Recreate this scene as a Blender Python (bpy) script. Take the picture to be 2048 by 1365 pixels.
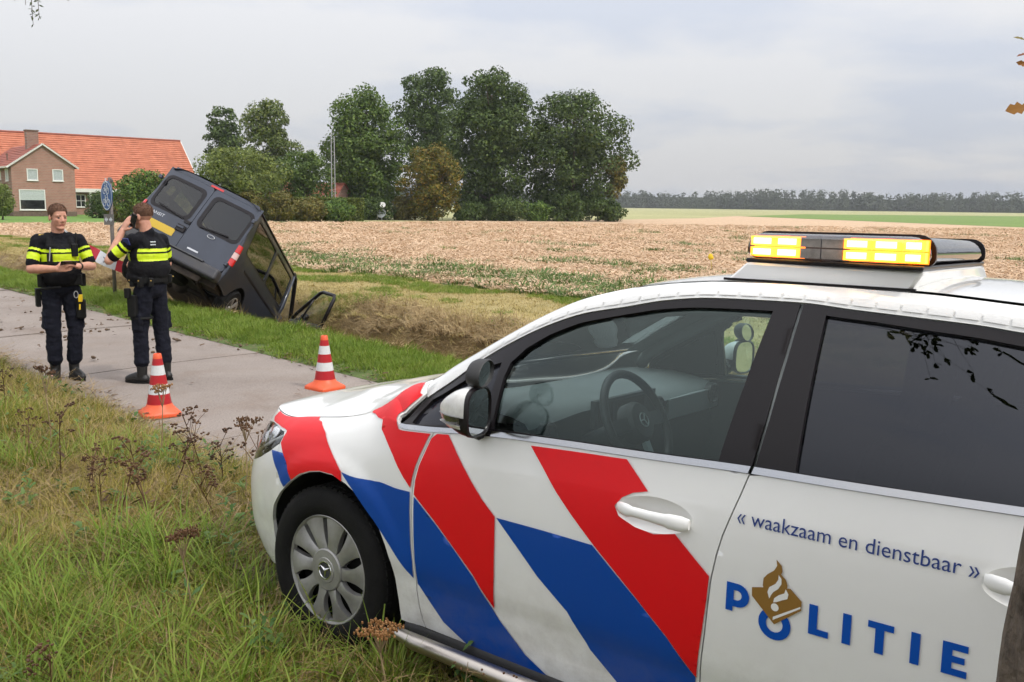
import bpy, bmesh, math, random
import numpy as np
from mathutils import Vector, Matrix, noise
from mathutils.geometry import delaunay_2d_cdt

S = bpy.context.scene
C = S.collection
for _o in list(bpy.data.objects):
    bpy.data.objects.remove(_o)
R = math.radians
rnd = random.Random(7)

# ------------------------------------------------------------------ camera
EYE = 1.7175
FPX = 1860.0                      # focal length in pixels of the 2048 px wide photograph
ROLL, PITCH = 0.0123, math.atan(272.6 / 1860.0)
_fw = Vector((0, math.cos(PITCH), -math.sin(PITCH)))
_r = Vector((1, 0, 0)); _u = _r.cross(_fw)
_r2 = _r * math.cos(ROLL) + _u * math.sin(ROLL)
_u2 = -_r * math.sin(ROLL) + _u * math.cos(ROLL)
cam_d = bpy.data.cameras.new('camera')
cam_d.sensor_width = 36.0
cam_d.lens = FPX / 2048.0 * 36.0
cam_d.clip_start = 0.05
cam_d.clip_end = 6000
cam = bpy.data.objects.new('camera', cam_d)
C.objects.link(cam)
cam.matrix_world = Matrix(((_r2.x, _u2.x, -_fw.x, 0), (_r2.y, _u2.y, -_fw.y, 0), (_r2.z, _u2.z, -_fw.z, EYE), (0, 0, 0, 1)))
S.camera = cam

# ------------------------------------------------------------------ sky, sun, exposure
SUN_EL, SUN_AZ = R(50), R(122)    # azimuth measured clockwise from +Y (the view direction)
W = bpy.data.worlds.new('World')
S.world = W
W.use_nodes = True
_nt = W.node_tree
_nt.nodes.clear()


def _n(t, **k):
    n = _nt.nodes.new(t)
    for a, b in k.items():
        setattr(n, a, b)
    return n


_L = _nt.links.new
_out = _n('ShaderNodeOutputWorld')
_sky = _n('ShaderNodeTexSky', sky_type='NISHITA', sun_disc=False, sun_elevation=SUN_EL, sun_rotation=SUN_AZ, dust_density=3.0)
_bg1 = _n('ShaderNodeBackground'); _bg1.inputs[1].default_value = 0.10
_L(_sky.outputs[0], _bg1.inputs[0])
_tc = _n('ShaderNodeTexCoord')
_sep = _n('ShaderNodeSeparateXYZ'); _L(_tc.outputs['Generated'], _sep.inputs[0])
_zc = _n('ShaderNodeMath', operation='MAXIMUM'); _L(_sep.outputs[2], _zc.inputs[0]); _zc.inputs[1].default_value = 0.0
_za = _n('ShaderNodeMath', operation='ADD'); _L(_zc.outputs[0], _za.inputs[0]); _za.inputs[1].default_value = 0.16
_dv = _n('ShaderNodeVectorMath', operation='DIVIDE'); _L(_tc.outputs['Generated'], _dv.inputs[0])
_cz = _n('ShaderNodeCombineXYZ')
for _i in range(3):
    _L(_za.outputs[0], _cz.inputs[_i])
_L(_cz.outputs[0], _dv.inputs[1])
_no = _n('ShaderNodeTexNoise'); _no.inputs['Scale'].default_value = 0.85; _no.inputs['Detail'].default_value = 8; _no.inputs['Roughness'].default_value = 0.52
_no.inputs['Distortion'].default_value = 0.15
_mp = _n('ShaderNodeMapping'); _mp.inputs['Location'].default_value = (3.1, 0.4, 0.0)
_L(_dv.outputs[0], _mp.inputs[0]); _L(_mp.outputs[0], _no.inputs['Vector'])
_rp = _n('ShaderNodeValToRGB')
_rp.color_ramp.elements[0].position = 0.40; _rp.color_ramp.elements[0].color = (0.545, 0.575, 0.645, 1)
_rp.color_ramp.elements[1].position = 0.53; _rp.color_ramp.elements[1].color = (0.67, 0.67, 0.685, 1)
_L(_no.outputs[0], _rp.inputs[0])
# overcast skies grow brighter towards the zenith (CIE overcast law, unseen zenith raised further to fill shaded sides)
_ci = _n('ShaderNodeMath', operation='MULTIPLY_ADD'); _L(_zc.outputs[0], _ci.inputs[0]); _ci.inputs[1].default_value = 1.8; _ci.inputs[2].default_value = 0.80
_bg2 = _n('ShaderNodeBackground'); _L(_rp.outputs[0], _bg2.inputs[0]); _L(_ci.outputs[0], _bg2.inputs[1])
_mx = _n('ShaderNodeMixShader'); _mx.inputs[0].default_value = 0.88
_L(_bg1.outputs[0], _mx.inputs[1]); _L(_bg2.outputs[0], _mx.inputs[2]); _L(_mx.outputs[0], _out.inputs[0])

sun_d = bpy.data.lights.new('sun', 'SUN')
sun_d.energy = 1.6
sun_d.angle = R(6)
sun_d.color = (1.0, 0.95, 0.87)
sun = bpy.data.objects.new('sun', sun_d)
C.objects.link(sun)
_sd = Vector((math.sin(SUN_AZ) * math.cos(SUN_EL), math.cos(SUN_AZ) * math.cos(SUN_EL), math.sin(SUN_EL)))
sun.rotation_euler = _sd.to_track_quat('Z', 'Y').to_euler()

S.view_settings.view_transform = 'Standard'
S.view_settings.look = 'None'
S.view_settings.exposure = 0.28
S.view_settings.gamma = 1.0
S.render.engine = 'CYCLES'
S.cycles.use_denoising = True
S.cycles.max_bounces = 6
S.cycles.diffuse_bounces = 3
S.cycles.glossy_bounces = 4
S.cycles.transmission_bounces = 4
S.cycles.use_adaptive_sampling = True
S.cycles.adaptive_threshold = 0.035
S.cycles.transparent_max_bounces = 10
S.cycles.caustics_reflective = False
S.cycles.caustics_refractive = False

# ------------------------------------------------------------------ helpers


def link(o, parent=None):
    C.objects.link(o)
    if parent is not None:
        o.parent = parent
    return o


def tag(o, label=None, cat=None, group=None, kind=None):
    if label: o['label'] = label
    if cat: o['category'] = cat
    if group: o['group'] = group
    if kind: o['kind'] = kind
    return o


def empty(name, loc=(0, 0, 0), rz=0.0, parent=None):
    o = bpy.data.objects.new(name, None)
    o.location = loc
    o.rotation_euler = (0, 0, rz)
    o.empty_display_size = 0.1
    return link(o, parent)


def mesh_obj(name, verts, faces, mat, parent=None, smooth=False, mats=None, midx=None, autosmooth=None):
    me = bpy.data.meshes.new(name)
    me.from_pydata([tuple(v) for v in verts], [], [tuple(f) for f in faces])
    for m in (mats or ([mat] if mat else [])):
        me.materials.append(m)
    if midx is not None:
        me.polygons.foreach_set('material_index', list(midx))
    if smooth:
        me.polygons.foreach_set('use_smooth', [True] * len(me.polygons))
    if autosmooth:
        me.polygons.foreach_set('use_smooth', [True] * len(me.polygons))
        me.set_sharp_from_angle(angle=R(autosmooth))
    me.update()
    return link(bpy.data.objects.new(name, me), parent)


class MB:
    """collects shapes into one mesh"""
    def __init__(s): s.v = []; s.f = []; s.m = []

    def add(s, v, f, mi=0):
        b = len(s.v)
        s.v += [tuple(p) for p in v]
        s.f += [tuple(i + b for i in q) for q in f]
        s.m += [mi] * len(f)
        return s

    def box(s, c, d, M=None, mi=0, taper=(1, 1)):
        x, y, z = d[0] / 2, d[1] / 2, d[2] / 2
        tx, ty = taper
        v = [(-x, -y, -z), (x, -y, -z), (x, y, -z), (-x, y, -z), (-x * tx, -y * ty, z), (x * tx, -y * ty, z), (x * tx, y * ty, z), (-x * tx, y * ty, z)]
        v = [Vector(p) + Vector(c) for p in v]
        if M is not None: v = [M @ p for p in v]
        return s.add(v, [(0, 3, 2, 1), (4, 5, 6, 7), (0, 1, 5, 4), (1, 2, 6, 5), (2, 3, 7, 6), (3, 0, 4, 7)], mi)

    def bar(s, a, b, w, h, mi=0, up=(0, 0, 1)):
        a, b = Vector(a), Vector(b); d = (b - a)
        x = d.normalized(); z = Vector(up); y = z.cross(x)
        if y.length < 1e-4: y = Vector((0, 1, 0)).cross(x)
        y.normalize(); z = x.cross(y)
        v = [a + y * (sy * w / 2) + z * (sz * h / 2) for sy, sz in ((-1, -1), (1, -1), (1, 1), (-1, 1))] + [b + y * (sy * w / 2) + z * (sz * h / 2) for sy, sz in ((-1, -1), (1, -1), (1, 1), (-1, 1))]
        return s.add(v, [(0, 3, 2, 1), (4, 5, 6, 7), (0, 1, 5, 4), (1, 2, 6, 5), (2, 3, 7, 6), (3, 0, 4, 7)], mi)

    def tube(s, pts, rad, n=8, mi=0, cap=True):
        pts = [Vector(p) for p in pts]
        rs = rad if isinstance(rad, (list, tuple)) else [rad] * len(pts)
        v = []; f = []
        px = None
        for i, p in enumerate(pts):
            t = (pts[min(i + 1, len(pts) - 1)] - pts[max(i - 1, 0)])
            if t.length < 1e-9: t = Vector((0, 0, 1))
            t.normalize()
            if px is None:
                px = t.orthogonal().normalized()
            else:
                px = (px - t * px.dot(t))
                px = px.normalized() if px.length > 1e-6 else t.orthogonal().normalized()
            py = t.cross(px)
            for k in range(n):
                a = 2 * math.pi * k / n
                v.append(p + (px * math.cos(a) + py * math.sin(a)) * rs[i])
        for i in range(len(pts) - 1):
            for k in range(n):
                a = i * n + k; b = i * n + (k + 1) % n
                f.append((a, b, b + n, a + n))
        if cap:
            f.append(tuple(range(n - 1, -1, -1))); f.append(tuple((len(pts) - 1) * n + k for k in range(n)))
        return s.add(v, f, mi)

    def lathe(s, prof, n=24, M=None, mi=0, cap=True):
        """prof: list of (r, z) revolved about z"""
        v = []; f = []
        for r_, z in prof:
            for k in range(n):
                a = 2 * math.pi * k / n
                v.append(Vector((r_ * math.cos(a), r_ * math.sin(a), z)))
        for i in range(len(prof) - 1):
            for k in range(n):
                a = i * n + k; b = i * n + (k + 1) % n
                f.append((a, b, b + n, a + n))
        if cap:
            f.append(tuple(range(n - 1, -1, -1))); f.append(tuple((len(prof) - 1) * n + k for k in range(n)))
        if M is not None: v = [M @ p for p in v]
        return s.add(v, f, mi)

    def ell(s, c, r, n=12, m=8, M=None, mi=0):
        v = []; f = []
        for i in range(m + 1):
            th = math.pi * i / m
            for k in range(n):
                a = 2 * math.pi * k / n
                p = Vector((r[0] * math.sin(th) * math.cos(a), r[1] * math.sin(th) * math.sin(a), r[2] * math.cos(th)))
                if M is not None: p = M @ p
                v.append(p + Vector(c))
        for i in range(m):
            for k in range(n):
                a = i * n + k; b = i * n + (k + 1) % n
                f.append((a, a + n, b + n, b))
        return s.add(v, f, mi)

    def prism(s, poly, a, b, fn, mi=0):
        """poly 2-D outline, fn(p, h) -> 3-D point, from height a to b"""
        n = len(poly)
        v = [fn(p, a) for p in poly] + [fn(p, b) for p in poly]
        f = [tuple(range(n - 1, -1, -1)), tuple(range(n, 2 * n))] + [(i, (i + 1) % n, n + (i + 1) % n, n + i) for i in range(n)]
        return s.add(v, f, mi)

    def build(s, name, mat, parent=None, smooth=False, mats=None, autosmooth=None):
        return mesh_obj(name, s.v, s.f, mat, parent, smooth, mats, s.m if mats else None, autosmooth)


def cr(xs, ys, x):
    """smooth monotone-ish (Catmull-Rom / Hermite) interpolation of a table"""
    n = len(xs)
    if x <= xs[0]: return ys[0] + (ys[1] - ys[0]) / (xs[1] - xs[0]) * (x - xs[0])
    if x >= xs[-1]: return ys[-1] + (ys[-1] - ys[-2]) / (xs[-1] - xs[-2]) * (x - xs[-1])
    i = 0
    while x > xs[i + 1]: i += 1
    h = xs[i + 1] - xs[i]; t = (x - xs[i]) / h

    def sl(j):
        if j == 0: return (ys[1] - ys[0]) / (xs[1] - xs[0])
        if j == n - 1: return (ys[-1] - ys[-2]) / (xs[-1] - xs[-2])
        a = (ys[j] - ys[j - 1]) / (xs[j] - xs[j - 1]); b = (ys[j + 1] - ys[j]) / (xs[j + 1] - xs[j])
        if a * b <= 0: return 0.0
        return 2 * a * b / (a + b)
    m0, m1 = sl(i), sl(i + 1)
    t2, t3 = t * t, t * t * t
    return (2 * t3 - 3 * t2 + 1) * ys[i] + (t3 - 2 * t2 + t) * h * m0 + (-2 * t3 + 3 * t2) * ys[i + 1] + (t3 - t2) * h * m1


def sstep(a, b, x):
    t = min(1, max(0, (x - a) / (b - a)))
    return t * t * (3 - 2 * t)


# ------------------------------------------------------------------ materials
MATS = {}


def mat(name, col, rough=0.6, metal=0.0, vary=0.0, vscale=6.0, bump=0.0, bscale=40.0, col2=None, spec=0.5, coat=0.0, coords='Object', detail=6, emit=None, estr=0.0, sheen=0.0, trans=0.0):
    """principled material whose colour wanders between col and col2 with noise, plus fine bump"""
    m = bpy.data.materials.new(name); MATS[name] = m
    m.use_nodes = True
    nt = m.node_tree; b = nt.nodes['Principled BSDF']
    b.inputs['Base Color'].default_value = (*col, 1)
    b.inputs['Roughness'].default_value = rough
    b.inputs['Metallic'].default_value = metal
    b.inputs['Specular IOR Level'].default_value = spec
    b.inputs['Coat Weight'].default_value = coat
    b.inputs['Coat Roughness'].default_value = 0.03
    b.inputs['Sheen Weight'].default_value = sheen
    b.inputs['Transmission Weight'].default_value = trans
    if emit:
        b.inputs['Emission Color'].default_value = (*emit, 1); b.inputs['Emission Strength'].default_value = estr
    tc = nt.nodes.new('ShaderNodeTexCoord')
    if vary > 0 or col2:
        no = nt.nodes.new('ShaderNodeTexNoise'); no.inputs['Scale'].default_value = vscale; no.inputs['Detail'].default_value = detail; no.inputs['Roughness'].default_value = 0.6
        nt.links.new(tc.outputs[coords], no.inputs['Vector'])
        rp = nt.nodes.new('ShaderNodeValToRGB')
        c2 = col2 if col2 else tuple(min(1, c * (1 + vary)) for c in col)
        c1 = col if col2 else tuple(c * (1 - vary) for c in col)
        rp.color_ramp.elements[0].position = 0.32; rp.color_ramp.elements[0].color = (*c1, 1)
        rp.color_ramp.elements[1].position = 0.68; rp.color_ramp.elements[1].color = (*c2, 1)
        nt.links.new(no.outputs[0], rp.inputs[0]); nt.links.new(rp.outputs[0], b.inputs['Base Color'])
    if bump > 0:
        n2 = nt.nodes.new('ShaderNodeTexNoise'); n2.inputs['Scale'].default_value = bscale; n2.inputs['Detail'].default_value = 4
        nt.links.new(tc.outputs[coords], n2.inputs['Vector'])
        bp = nt.nodes.new('ShaderNodeBump'); bp.inputs['Strength'].default_value = bump; bp.inputs['Distance'].default_value = 0.02
        nt.links.new(n2.outputs[0], bp.inputs['Height']); nt.links.new(bp.outputs[0], b.inputs['Normal'])
    return m


def leafmat(name, cols, rough=0.55, trans=0.25, inst=True):
    """foliage / blade material: colour picked per leaf island and per tuft, a little light passes through"""
    m = bpy.data.materials.new(name); MATS[name] = m
    m.use_nodes = True
    nt = m.node_tree; b = nt.nodes['Principled BSDF']; out = nt.nodes['Material Output']
    b.inputs['Roughness'].default_value = rough; b.inputs['Specular IOR Level'].default_value = 0.25
    g = nt.nodes.new('ShaderNodeNewGeometry')
    rp = nt.nodes.new('ShaderNodeValToRGB')
    el = rp.color_ramp.elements
    while len(el) < len(cols): el.new(0.5)
    for i, c in enumerate(cols):
        el[i].position = i / max(1, len(cols) - 1); el[i].color = (*c, 1)
    if inst:
        oi = nt.nodes.new('ShaderNodeObjectInfo')
        ma = nt.nodes.new('ShaderNodeMath'); ma.operation = 'MULTIPLY_ADD'; ma.inputs[1].default_value = 0.45
        mb = nt.nodes.new('ShaderNodeMath'); mb.operation = 'MULTIPLY'; mb.inputs[1].default_value = 0.55
        nt.links.new(oi.outputs['Random'], mb.inputs[0])
        nt.links.new(g.outputs['Random Per Island'], ma.inputs[0]); nt.links.new(mb.outputs[0], ma.inputs[2])
        nt.links.new(ma.outputs[0], rp.inputs[0])
    else:
        nt.links.new(g.outputs['Random Per Island'], rp.inputs[0])
    nt.links.new(rp.outputs[0], b.inputs['Base Color'])
    if trans > 0:
        tr = nt.nodes.new('ShaderNodeBsdfTranslucent'); nt.links.new(rp.outputs[0], tr.inputs[0])
        mx = nt.nodes.new('ShaderNodeMixShader'); mx.inputs[0].default_value = trans
        nt.links.new(b.outputs[0], mx.inputs[1]); nt.links.new(tr.outputs[0], mx.inputs[2]); nt.links.new(mx.outputs[0], out.inputs[0])
    return m


def glassmat(name, tint, ior=1.5, rough=0.0, gl=(1, 1, 1)):
    """thin pane: tinted see-through plus fresnel mirror"""
    m = bpy.data.materials.new(name); MATS[name] = m
    m.use_nodes = True
    nt = m.node_tree; nt.nodes.remove(nt.nodes['Principled BSDF']); out = nt.nodes['Material Output']
    t = nt.nodes.new('ShaderNodeBsdfTransparent'); t.inputs[0].default_value = (*tint, 1)
    g = nt.nodes.new('ShaderNodeBsdfGlossy'); g.inputs['Roughness'].default_value = rough; g.inputs['Color'].default_value = (*gl, 1)
    f = nt.nodes.new('ShaderNodeFresnel'); f.inputs[0].default_value = ior
    mx = nt.nodes.new('ShaderNodeMixShader')
    nt.links.new(f.outputs[0], mx.inputs[0]); nt.links.new(t.outputs[0], mx.inputs[1]); nt.links.new(g.outputs[0], mx.inputs[2]); nt.links.new(mx.outputs[0], out.inputs[0])
    return m


# ------------------------------------------------------------------ scatter of tuft meshes (for uncountable stuff)
_libs = {}


def library(name, objs):
    """a collection of source meshes that is not linked to the scene"""
    c = bpy.data.collections.new(name)
    for o in objs: c.objects.link(o)
    _libs[name] = c
    return c


def source(name, verts, faces, m, smooth=True):
    me = bpy.data.meshes.new(name)
    me.from_pydata([tuple(v) for v in verts], [], [tuple(f) for f in faces])
    me.materials.append(m)
    if smooth: me.polygons.foreach_set('use_smooth', [True] * len(me.polygons))
    me.update()
    return bpy.data.objects.new(name, me)


def scatter(name, pts, rots, scls, coll, label, cat, seed=1):
    me = bpy.data.meshes.new(name)
    me.from_pydata(pts, [], [])
    n = len(pts)
    a = me.attributes.new('rot', 'FLOAT_VECTOR', 'POINT'); a.data.foreach_set('vector', np.array(rots, dtype=np.float32).ravel())
    a = me.attributes.new('scl', 'FLOAT', 'POINT'); a.data.foreach_set('value', np.array(scls, dtype=np.float32))
    rr = random.Random(seed)
    k = len(coll.objects)
    a = me.attributes.new('idx', 'INT', 'POINT'); a.data.foreach_set('value', np.array([rr.randrange(k) for _ in range(n)], dtype=np.int32))
    ob = link(bpy.data.objects.new(name, me))
    ng = bpy.data.node_groups.new(name + '_scatter', 'GeometryNodeTree')
    ng.interface.new_socket('Geometry', in_out='INPUT', socket_type='NodeSocketGeometry')
    ng.interface.new_socket('Geometry', in_out='OUTPUT', socket_type='NodeSocketGeometry')
    gi = ng.nodes.new('NodeGroupInput'); go = ng.nodes.new('NodeGroupOutput')
    ip = ng.nodes.new('GeometryNodeInstanceOnPoints')
    ci = ng.nodes.new('GeometryNodeCollectionInfo'); ci.inputs[0].default_value = coll; ci.inputs[1].default_value = True; ci.inputs[2].default_value = True

    def na(nm, ty):
        x = ng.nodes.new('GeometryNodeInputNamedAttribute'); x.data_type = ty; x.inputs[0].default_value = nm
        return x.outputs[0]
    lk = ng.links.new
    lk(gi.outputs[0], ip.inputs['Points']); lk(ci.outputs[0], ip.inputs['Instance'])
    ip.inputs['Pick Instance'].default_value = True
    lk(na('idx', 'INT'), ip.inputs['Instance Index'])
    er = ng.nodes.new('FunctionNodeEulerToRotation'); lk(na('rot', 'FLOAT_VECTOR'), er.inputs[0]); lk(er.outputs[0], ip.inputs['Rotation'])
    lk(na('scl', 'FLOAT'), ip.inputs['Scale'])
    lk(ip.outputs[0], go.inputs[0])
    md = ob.modifiers.new('scatter', 'NODES'); md.node_group = ng
    tag(ob, label, cat, kind='stuff')
    return ob


def copy_tree(o, parent=None):
    c = o.copy(); C.objects.link(c); c.parent = parent
    for ch in list(o.children): copy_tree(ch, c)
    return c


# coordinates along the cycle path: s runs away to the left, n across it (camera at s = n = 0)
ES = Vector((-0.685, 0.728, 0)); EN = Vector((0.728, 0.685, 0))


def sn(s, n, z=0.0):
    p = ES * s + EN * n
    return Vector((p.x, p.y, z))


def tosn(x, y):
    return (ES.x * x + ES.y * y, EN.x * x + EN.y * y)
# ------------------------------------------------------------------ terrain


def road_z(s):
    return -0.058 - 0.022 * sstep(3.5, 7.5, s)


def zt(n, s, rough=1.0):
    zr = road_z(s)
    und = (noise.noise(Vector((s * 0.35, n * 0.5, 3.1))) * 0.035 + noise.noise(Vector((s * 1.7, n * 1.9, 8.0))) * 0.015) * rough
    if n <= 2.85:
        t = sstep(2.85, 2.0, n)
        return (zr + 0.012) * (1 - t) + (0.01 - 0.03 * sstep(6, 14, s)) * t + und * sstep(2.85, 2.3, n)
    if n <= 5.35:
        return zr + 0.015 * (1 - ((n - 4.1) / 1.25) ** 2)
    if n > 6.6: n = n - 0.5 * math.exp(-((s - 16.2) / 1.9) ** 2) * sstep(8.2, 9.2, n) * sstep(11.5, 10.2, n)
    pts_n = [5.35, 5.7, 6.1, 6.5, 6.75, 7.1, 7.55, 8.0, 8.45, 9.0, 9.3, 9.55, 10.2, 11.5, 13.3, 16.0, 60]
    pts_z = [zr, zr + 0.03, zr + 0.06, zr + 0.03, -0.17, -0.62, -1.12, -1.32, -1.3, -0.92, -0.56, -0.22, -0.12, -0.1, -0.09, -0.1, -0.1]
    w = sstep(5.35, 5.9, n)
    k = 1.0 + 3.2 * sstep(7, 7.6, n) * sstep(9.9, 9.3, n)
    return cr(pts_n, pts_z, n) + und * w * (k if n < 14 else 0.8)


def strip(name, n0, n1, nn, s_list, m, lift=0.0):
    v = []; f = []
    ns = [n0 + (n1 - n0) * i / nn for i in range(nn + 1)]
    for s in s_list:
        for n in ns:
            v.append(sn(s, n, zt(n, s) + lift))
    k = nn + 1
    for i in range(len(s_list) - 1):
        for j in range(nn):
            a = i * k + j
            f.append((a, a + 1, a + 1 + k, a + k))
    o = mesh_obj(name, v, f, m, smooth=True)
    tag(o, kind='structure')
    return o


def srange(a, b, st):
    n = int(round((b - a) / st))
    return [a + (b - a) * i / n for i in range(n + 1)]


SL = [-400, -200, -100, -60, -40, -30, -20, -14] + srange(-10, 30, 0.4) + [32, 35, 38, 42, 47, 53, 60, 70, 85, 110, 150, 220, 350, 600]

mat('soil_verge', (0.050, 0.050, 0.018), 0.95, col2=(0.11, 0.10, 0.035), vscale=3.0, bump=0.6, bscale=60)
mat('soil_far_verge', (0.055, 0.085, 0.016), 0.95, col2=(0.10, 0.14, 0.03), vscale=4.0, bump=0.6, bscale=50)
mat('dry_bank', (0.17, 0.115, 0.052), 0.95, col2=(0.33, 0.245, 0.12), vscale=5.0, bump=1.0, bscale=30)
mat('mown_strip_mat', (0.24, 0.20, 0.07), 0.95, col2=(0.42, 0.33, 0.15), vscale=2.5, bump=0.9, bscale=25)
mat('stubble', (0.38, 0.25, 0.15), 0.95, col2=(0.64, 0.46, 0.30), vscale=9.0, bump=1.0, bscale=22, detail=10)
mat('far_field_mat', (0.27, 0.27, 0.11), 0.95, col2=(0.38, 0.36, 0.17), vscale=0.03, bump=0.3, bscale=2)
mat('green_field_mat', (0.115, 0.19, 0.03), 0.95, col2=(0.15, 0.225, 0.042), vscale=0.06, bump=0.3, bscale=2)
mat('lawn_mat', (0.085, 0.185, 0.02), 0.95, col2=(0.13, 0.23, 0.035), vscale=0.7, bump=0.5, bscale=20)
mat('base_mat', (0.12, 0.13, 0.05), 0.95)

ground = mesh_obj('ground', [(-3500, -3500, -1.9), (3500, -3500, -1.9), (3500, 3500, -1.9), (-3500, 3500, -1.9)], [(0, 1, 2, 3)], MATS['base_mat'])
tag(ground, kind='structure')
verge = strip('near_verge', -40, 2.85, 90, SL, MATS['soil_verge'])
far_verge = strip('far_verge', 5.35, 6.75, 8, SL, MATS['soil_far_verge'])
ditch = strip('ditch', 6.75, 9.55, 18, SL, MATS['dry_bank'])
mown = strip('mown_strip', 9.55, 13.4, 10, SL, MATS['mown_strip_mat'])


def sheet(name, poly, z, m):
    o = mesh_obj(name, [(x, y, z) for x, y in poly], [tuple(range(len(poly)))], m)
    bm = bmesh.new(); bm.from_mesh(o.data); bmesh.ops.triangulate(bm, faces=bm.faces[:])
    bm.normal_update()
    for f in bm.faces:
        if f.normal.z < 0: f.normal_flip()
    bm.to_mesh(o.data); bm.free()
    tag(o, kind='structure')
    return o


def SN2(s, n):
    p = sn(s, n); return (p.x, p.y)


sheet('far_field', [SN2(-2200, 13.4), SN2(2200, 13.4), SN2(2200, 2400), SN2(-2200, 2400)], -0.10, MATS['far_field_mat'])
FIELD = [SN2(-330, 13.4), SN2(70, 13.4), (-45, 60.5), (-33, 72), (-22, 81), (-7, 99), (11, 121), (30, 152), (47, 198), (54, 120), (56, 103), (70, 20), (180, -150)]
stubble = sheet('stubble_field', FIELD, -0.085, MATS['stubble'])
sheet('lawn', [(-120, 50), (-46, 61), (-34, 73), (-23.5, 82), (-22, 88), (-32, 125), (-120, 140)], -0.08, MATS['lawn_mat'])
sheet('green_field', [(48, 198), (55, 120), (57, 103), (71, 20), (182, -150), (900, -150), (900, 420), (420, 420), (90, 290)], -0.08, MATS['green_field_mat'])

# cycle path of concrete slabs with open joints on a dark bed
pm = bpy.data.materials.new('concrete'); MATS['concrete'] = pm; pm.use_nodes = True
nt = pm.node_tree; b = nt.nodes['Principled BSDF']; b.inputs['Roughness'].default_value = 0.9; b.inputs['Specular IOR Level'].default_value = 0.2
g = nt.nodes.new('ShaderNodeNewGeometry')


def _tex(scale, detail, vec, rough=0.6):
    t = nt.nodes.new('ShaderNodeTexNoise'); t.inputs['Scale'].default_value = scale; t.inputs['Detail'].default_value = detail; t.inputs['Roughness'].default_value = rough
    nt.links.new(vec, t.inputs['Vector']); return t


def _ramp(inp, stops):
    r_ = nt.nodes.new('ShaderNodeValToRGB'); e = r_.color_ramp.elements
    while len(e) < len(stops): e.new(0.5)
    for i, (p, c) in enumerate(stops): e[i].position = p; e[i].color = (*c, 1)
    nt.links.new(inp, r_.inputs[0]); return r_


def _mix(fac, a, c, mode='MIX'):
    x = nt.nodes.new('ShaderNodeMixRGB'); x.blend_type = mode
    if isinstance(fac, float): x.inputs[0].default_value = fac
    else: nt.links.new(fac, x.inputs[0])
    nt.links.new(a, x.inputs[1]); nt.links.new(c, x.inputs[2]); return x


pos = g.outputs['Position']
big = _ramp(_tex(0.9, 5, pos).outputs[0], [(0.3, (0.235, 0.20, 0.178)), (0.7, (0.29, 0.252, 0.226))])
fine = _ramp(_tex(70, 3, pos, 0.7).outputs[0], [(0.3, (0.70, 0.68, 0.66)), (0.52, (1.0, 1.0, 1.0)), (0.72, (1.22, 1.2, 1.18))])
c1 = _mix(1.0, big.outputs[0], fine.outputs[0], 'MULTIPLY')
dirt = _ramp(_tex(1.6, 8, pos, 0.65).outputs[0], [(0.50, (0, 0, 0)), (0.66, (1, 1, 1))])
dc = nt.nodes.new('ShaderNodeRGB'); dc.outputs[0].default_value = (0.17, 0.115, 0.08, 1)
df = nt.nodes.new('ShaderNodeMath'); df.operation = 'MULTIPLY'; df.inputs[1].default_value = 0.28
nt.links.new(dirt.outputs[0], df.inputs[0])
c2 = _mix(df.outputs[0], c1.outputs[0], dc.outputs[0])
nt.links.new(c2.outputs[0], b.inputs['Base Color'])
bp = nt.nodes.new('ShaderNodeBump'); bp.inputs['Strength'].default_value = 0.35; bp.inputs['Distance'].default_value = 0.01
nt.links.new(_tex(90, 4, pos, 0.7).outputs[0], bp.inputs['Height']); nt.links.new(bp.outputs[0], b.inputs['Normal'])
mat('joint_dark', (0.045, 0.038, 0.03), 0.95)
path = strip('cycle_path', 2.75, 5.45, 8, [-14] + srange(-10, 30, 0.5) + [34, 40, 48, 60], MATS['joint_dark'], lift=-0.02)
s0 = -10.4
k = 0
while s0 < 60:
    v = []; f = []
    s1 = s0 + 3.40; g2 = 0.008
    A = [s0 + g2 + (3.40 - 2 * g2) * i / 8 for i in range(9)]
    N = [2.85 + 2.5 * j / 8 for j in range(9)]
    tilt = rnd.uniform(-0.004, 0.004)
    for a_ in A:
        for n_ in N:
            v.append(sn(a_ + 0.10 * (n_ - 4.1), n_, zt(min(max(n_, 2.86), 5.34), a_) + tilt * (a_ - s0)))
    for i in range(8):
        for j in range(8):
            q = i * 9 + j; f.append((q, q + 1, q + 10, q + 9))
    edge = [i for i in range(9)] + [i * 9 + 8 for i in range(1, 9)] + [72 + i for i in range(7, -1, -1)] + [i * 9 for i in range(7, 0, -1)]
    b0 = len(v)
    for e in edge: v.append(v[e] - Vector((0, 0, 0.018)))
    for i in range(len(edge)):
        j = (i + 1) % len(edge); f.append((edge[i], b0 + i, b0 + j, edge[j]))
    mesh_obj('concrete_slab', v, f, MATS['concrete'], path, autosmooth=30)
    s0 = s1

# ------------------------------------------------------------------ grass and straw


def blade(v, f, base, ang, h, w, lean, rr, droop=0.5, seg=3):
    dx, dy = math.cos(ang), math.sin(ang)
    b0 = len(v)
    wx, wy = -dy * w / 2, dx * w / 2
    for i in range(seg + 1):
        t = i / seg
        out = lean * h * (t ** (1 + droop))
        z = h * (t - 0.35 * lean * t * t)
        p = (base[0] + dx * out, base[1] + dy * out, base[2] + z)
        if i == seg:
            v.append(p)
        else:
            q = (1 - 0.55 * t)
            v.append((p[0] - wx * q, p[1] - wy * q, p[2])); v.append((p[0] + wx * q, p[1] + wy * q, p[2]))
    for i in range(seg - 1):
        a = b0 + 2 * i; f.append((a, a + 1, a + 3, a + 2))
    a = b0 + 2 * (seg - 1); f.append((a, a + 1, a + 2))


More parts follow.
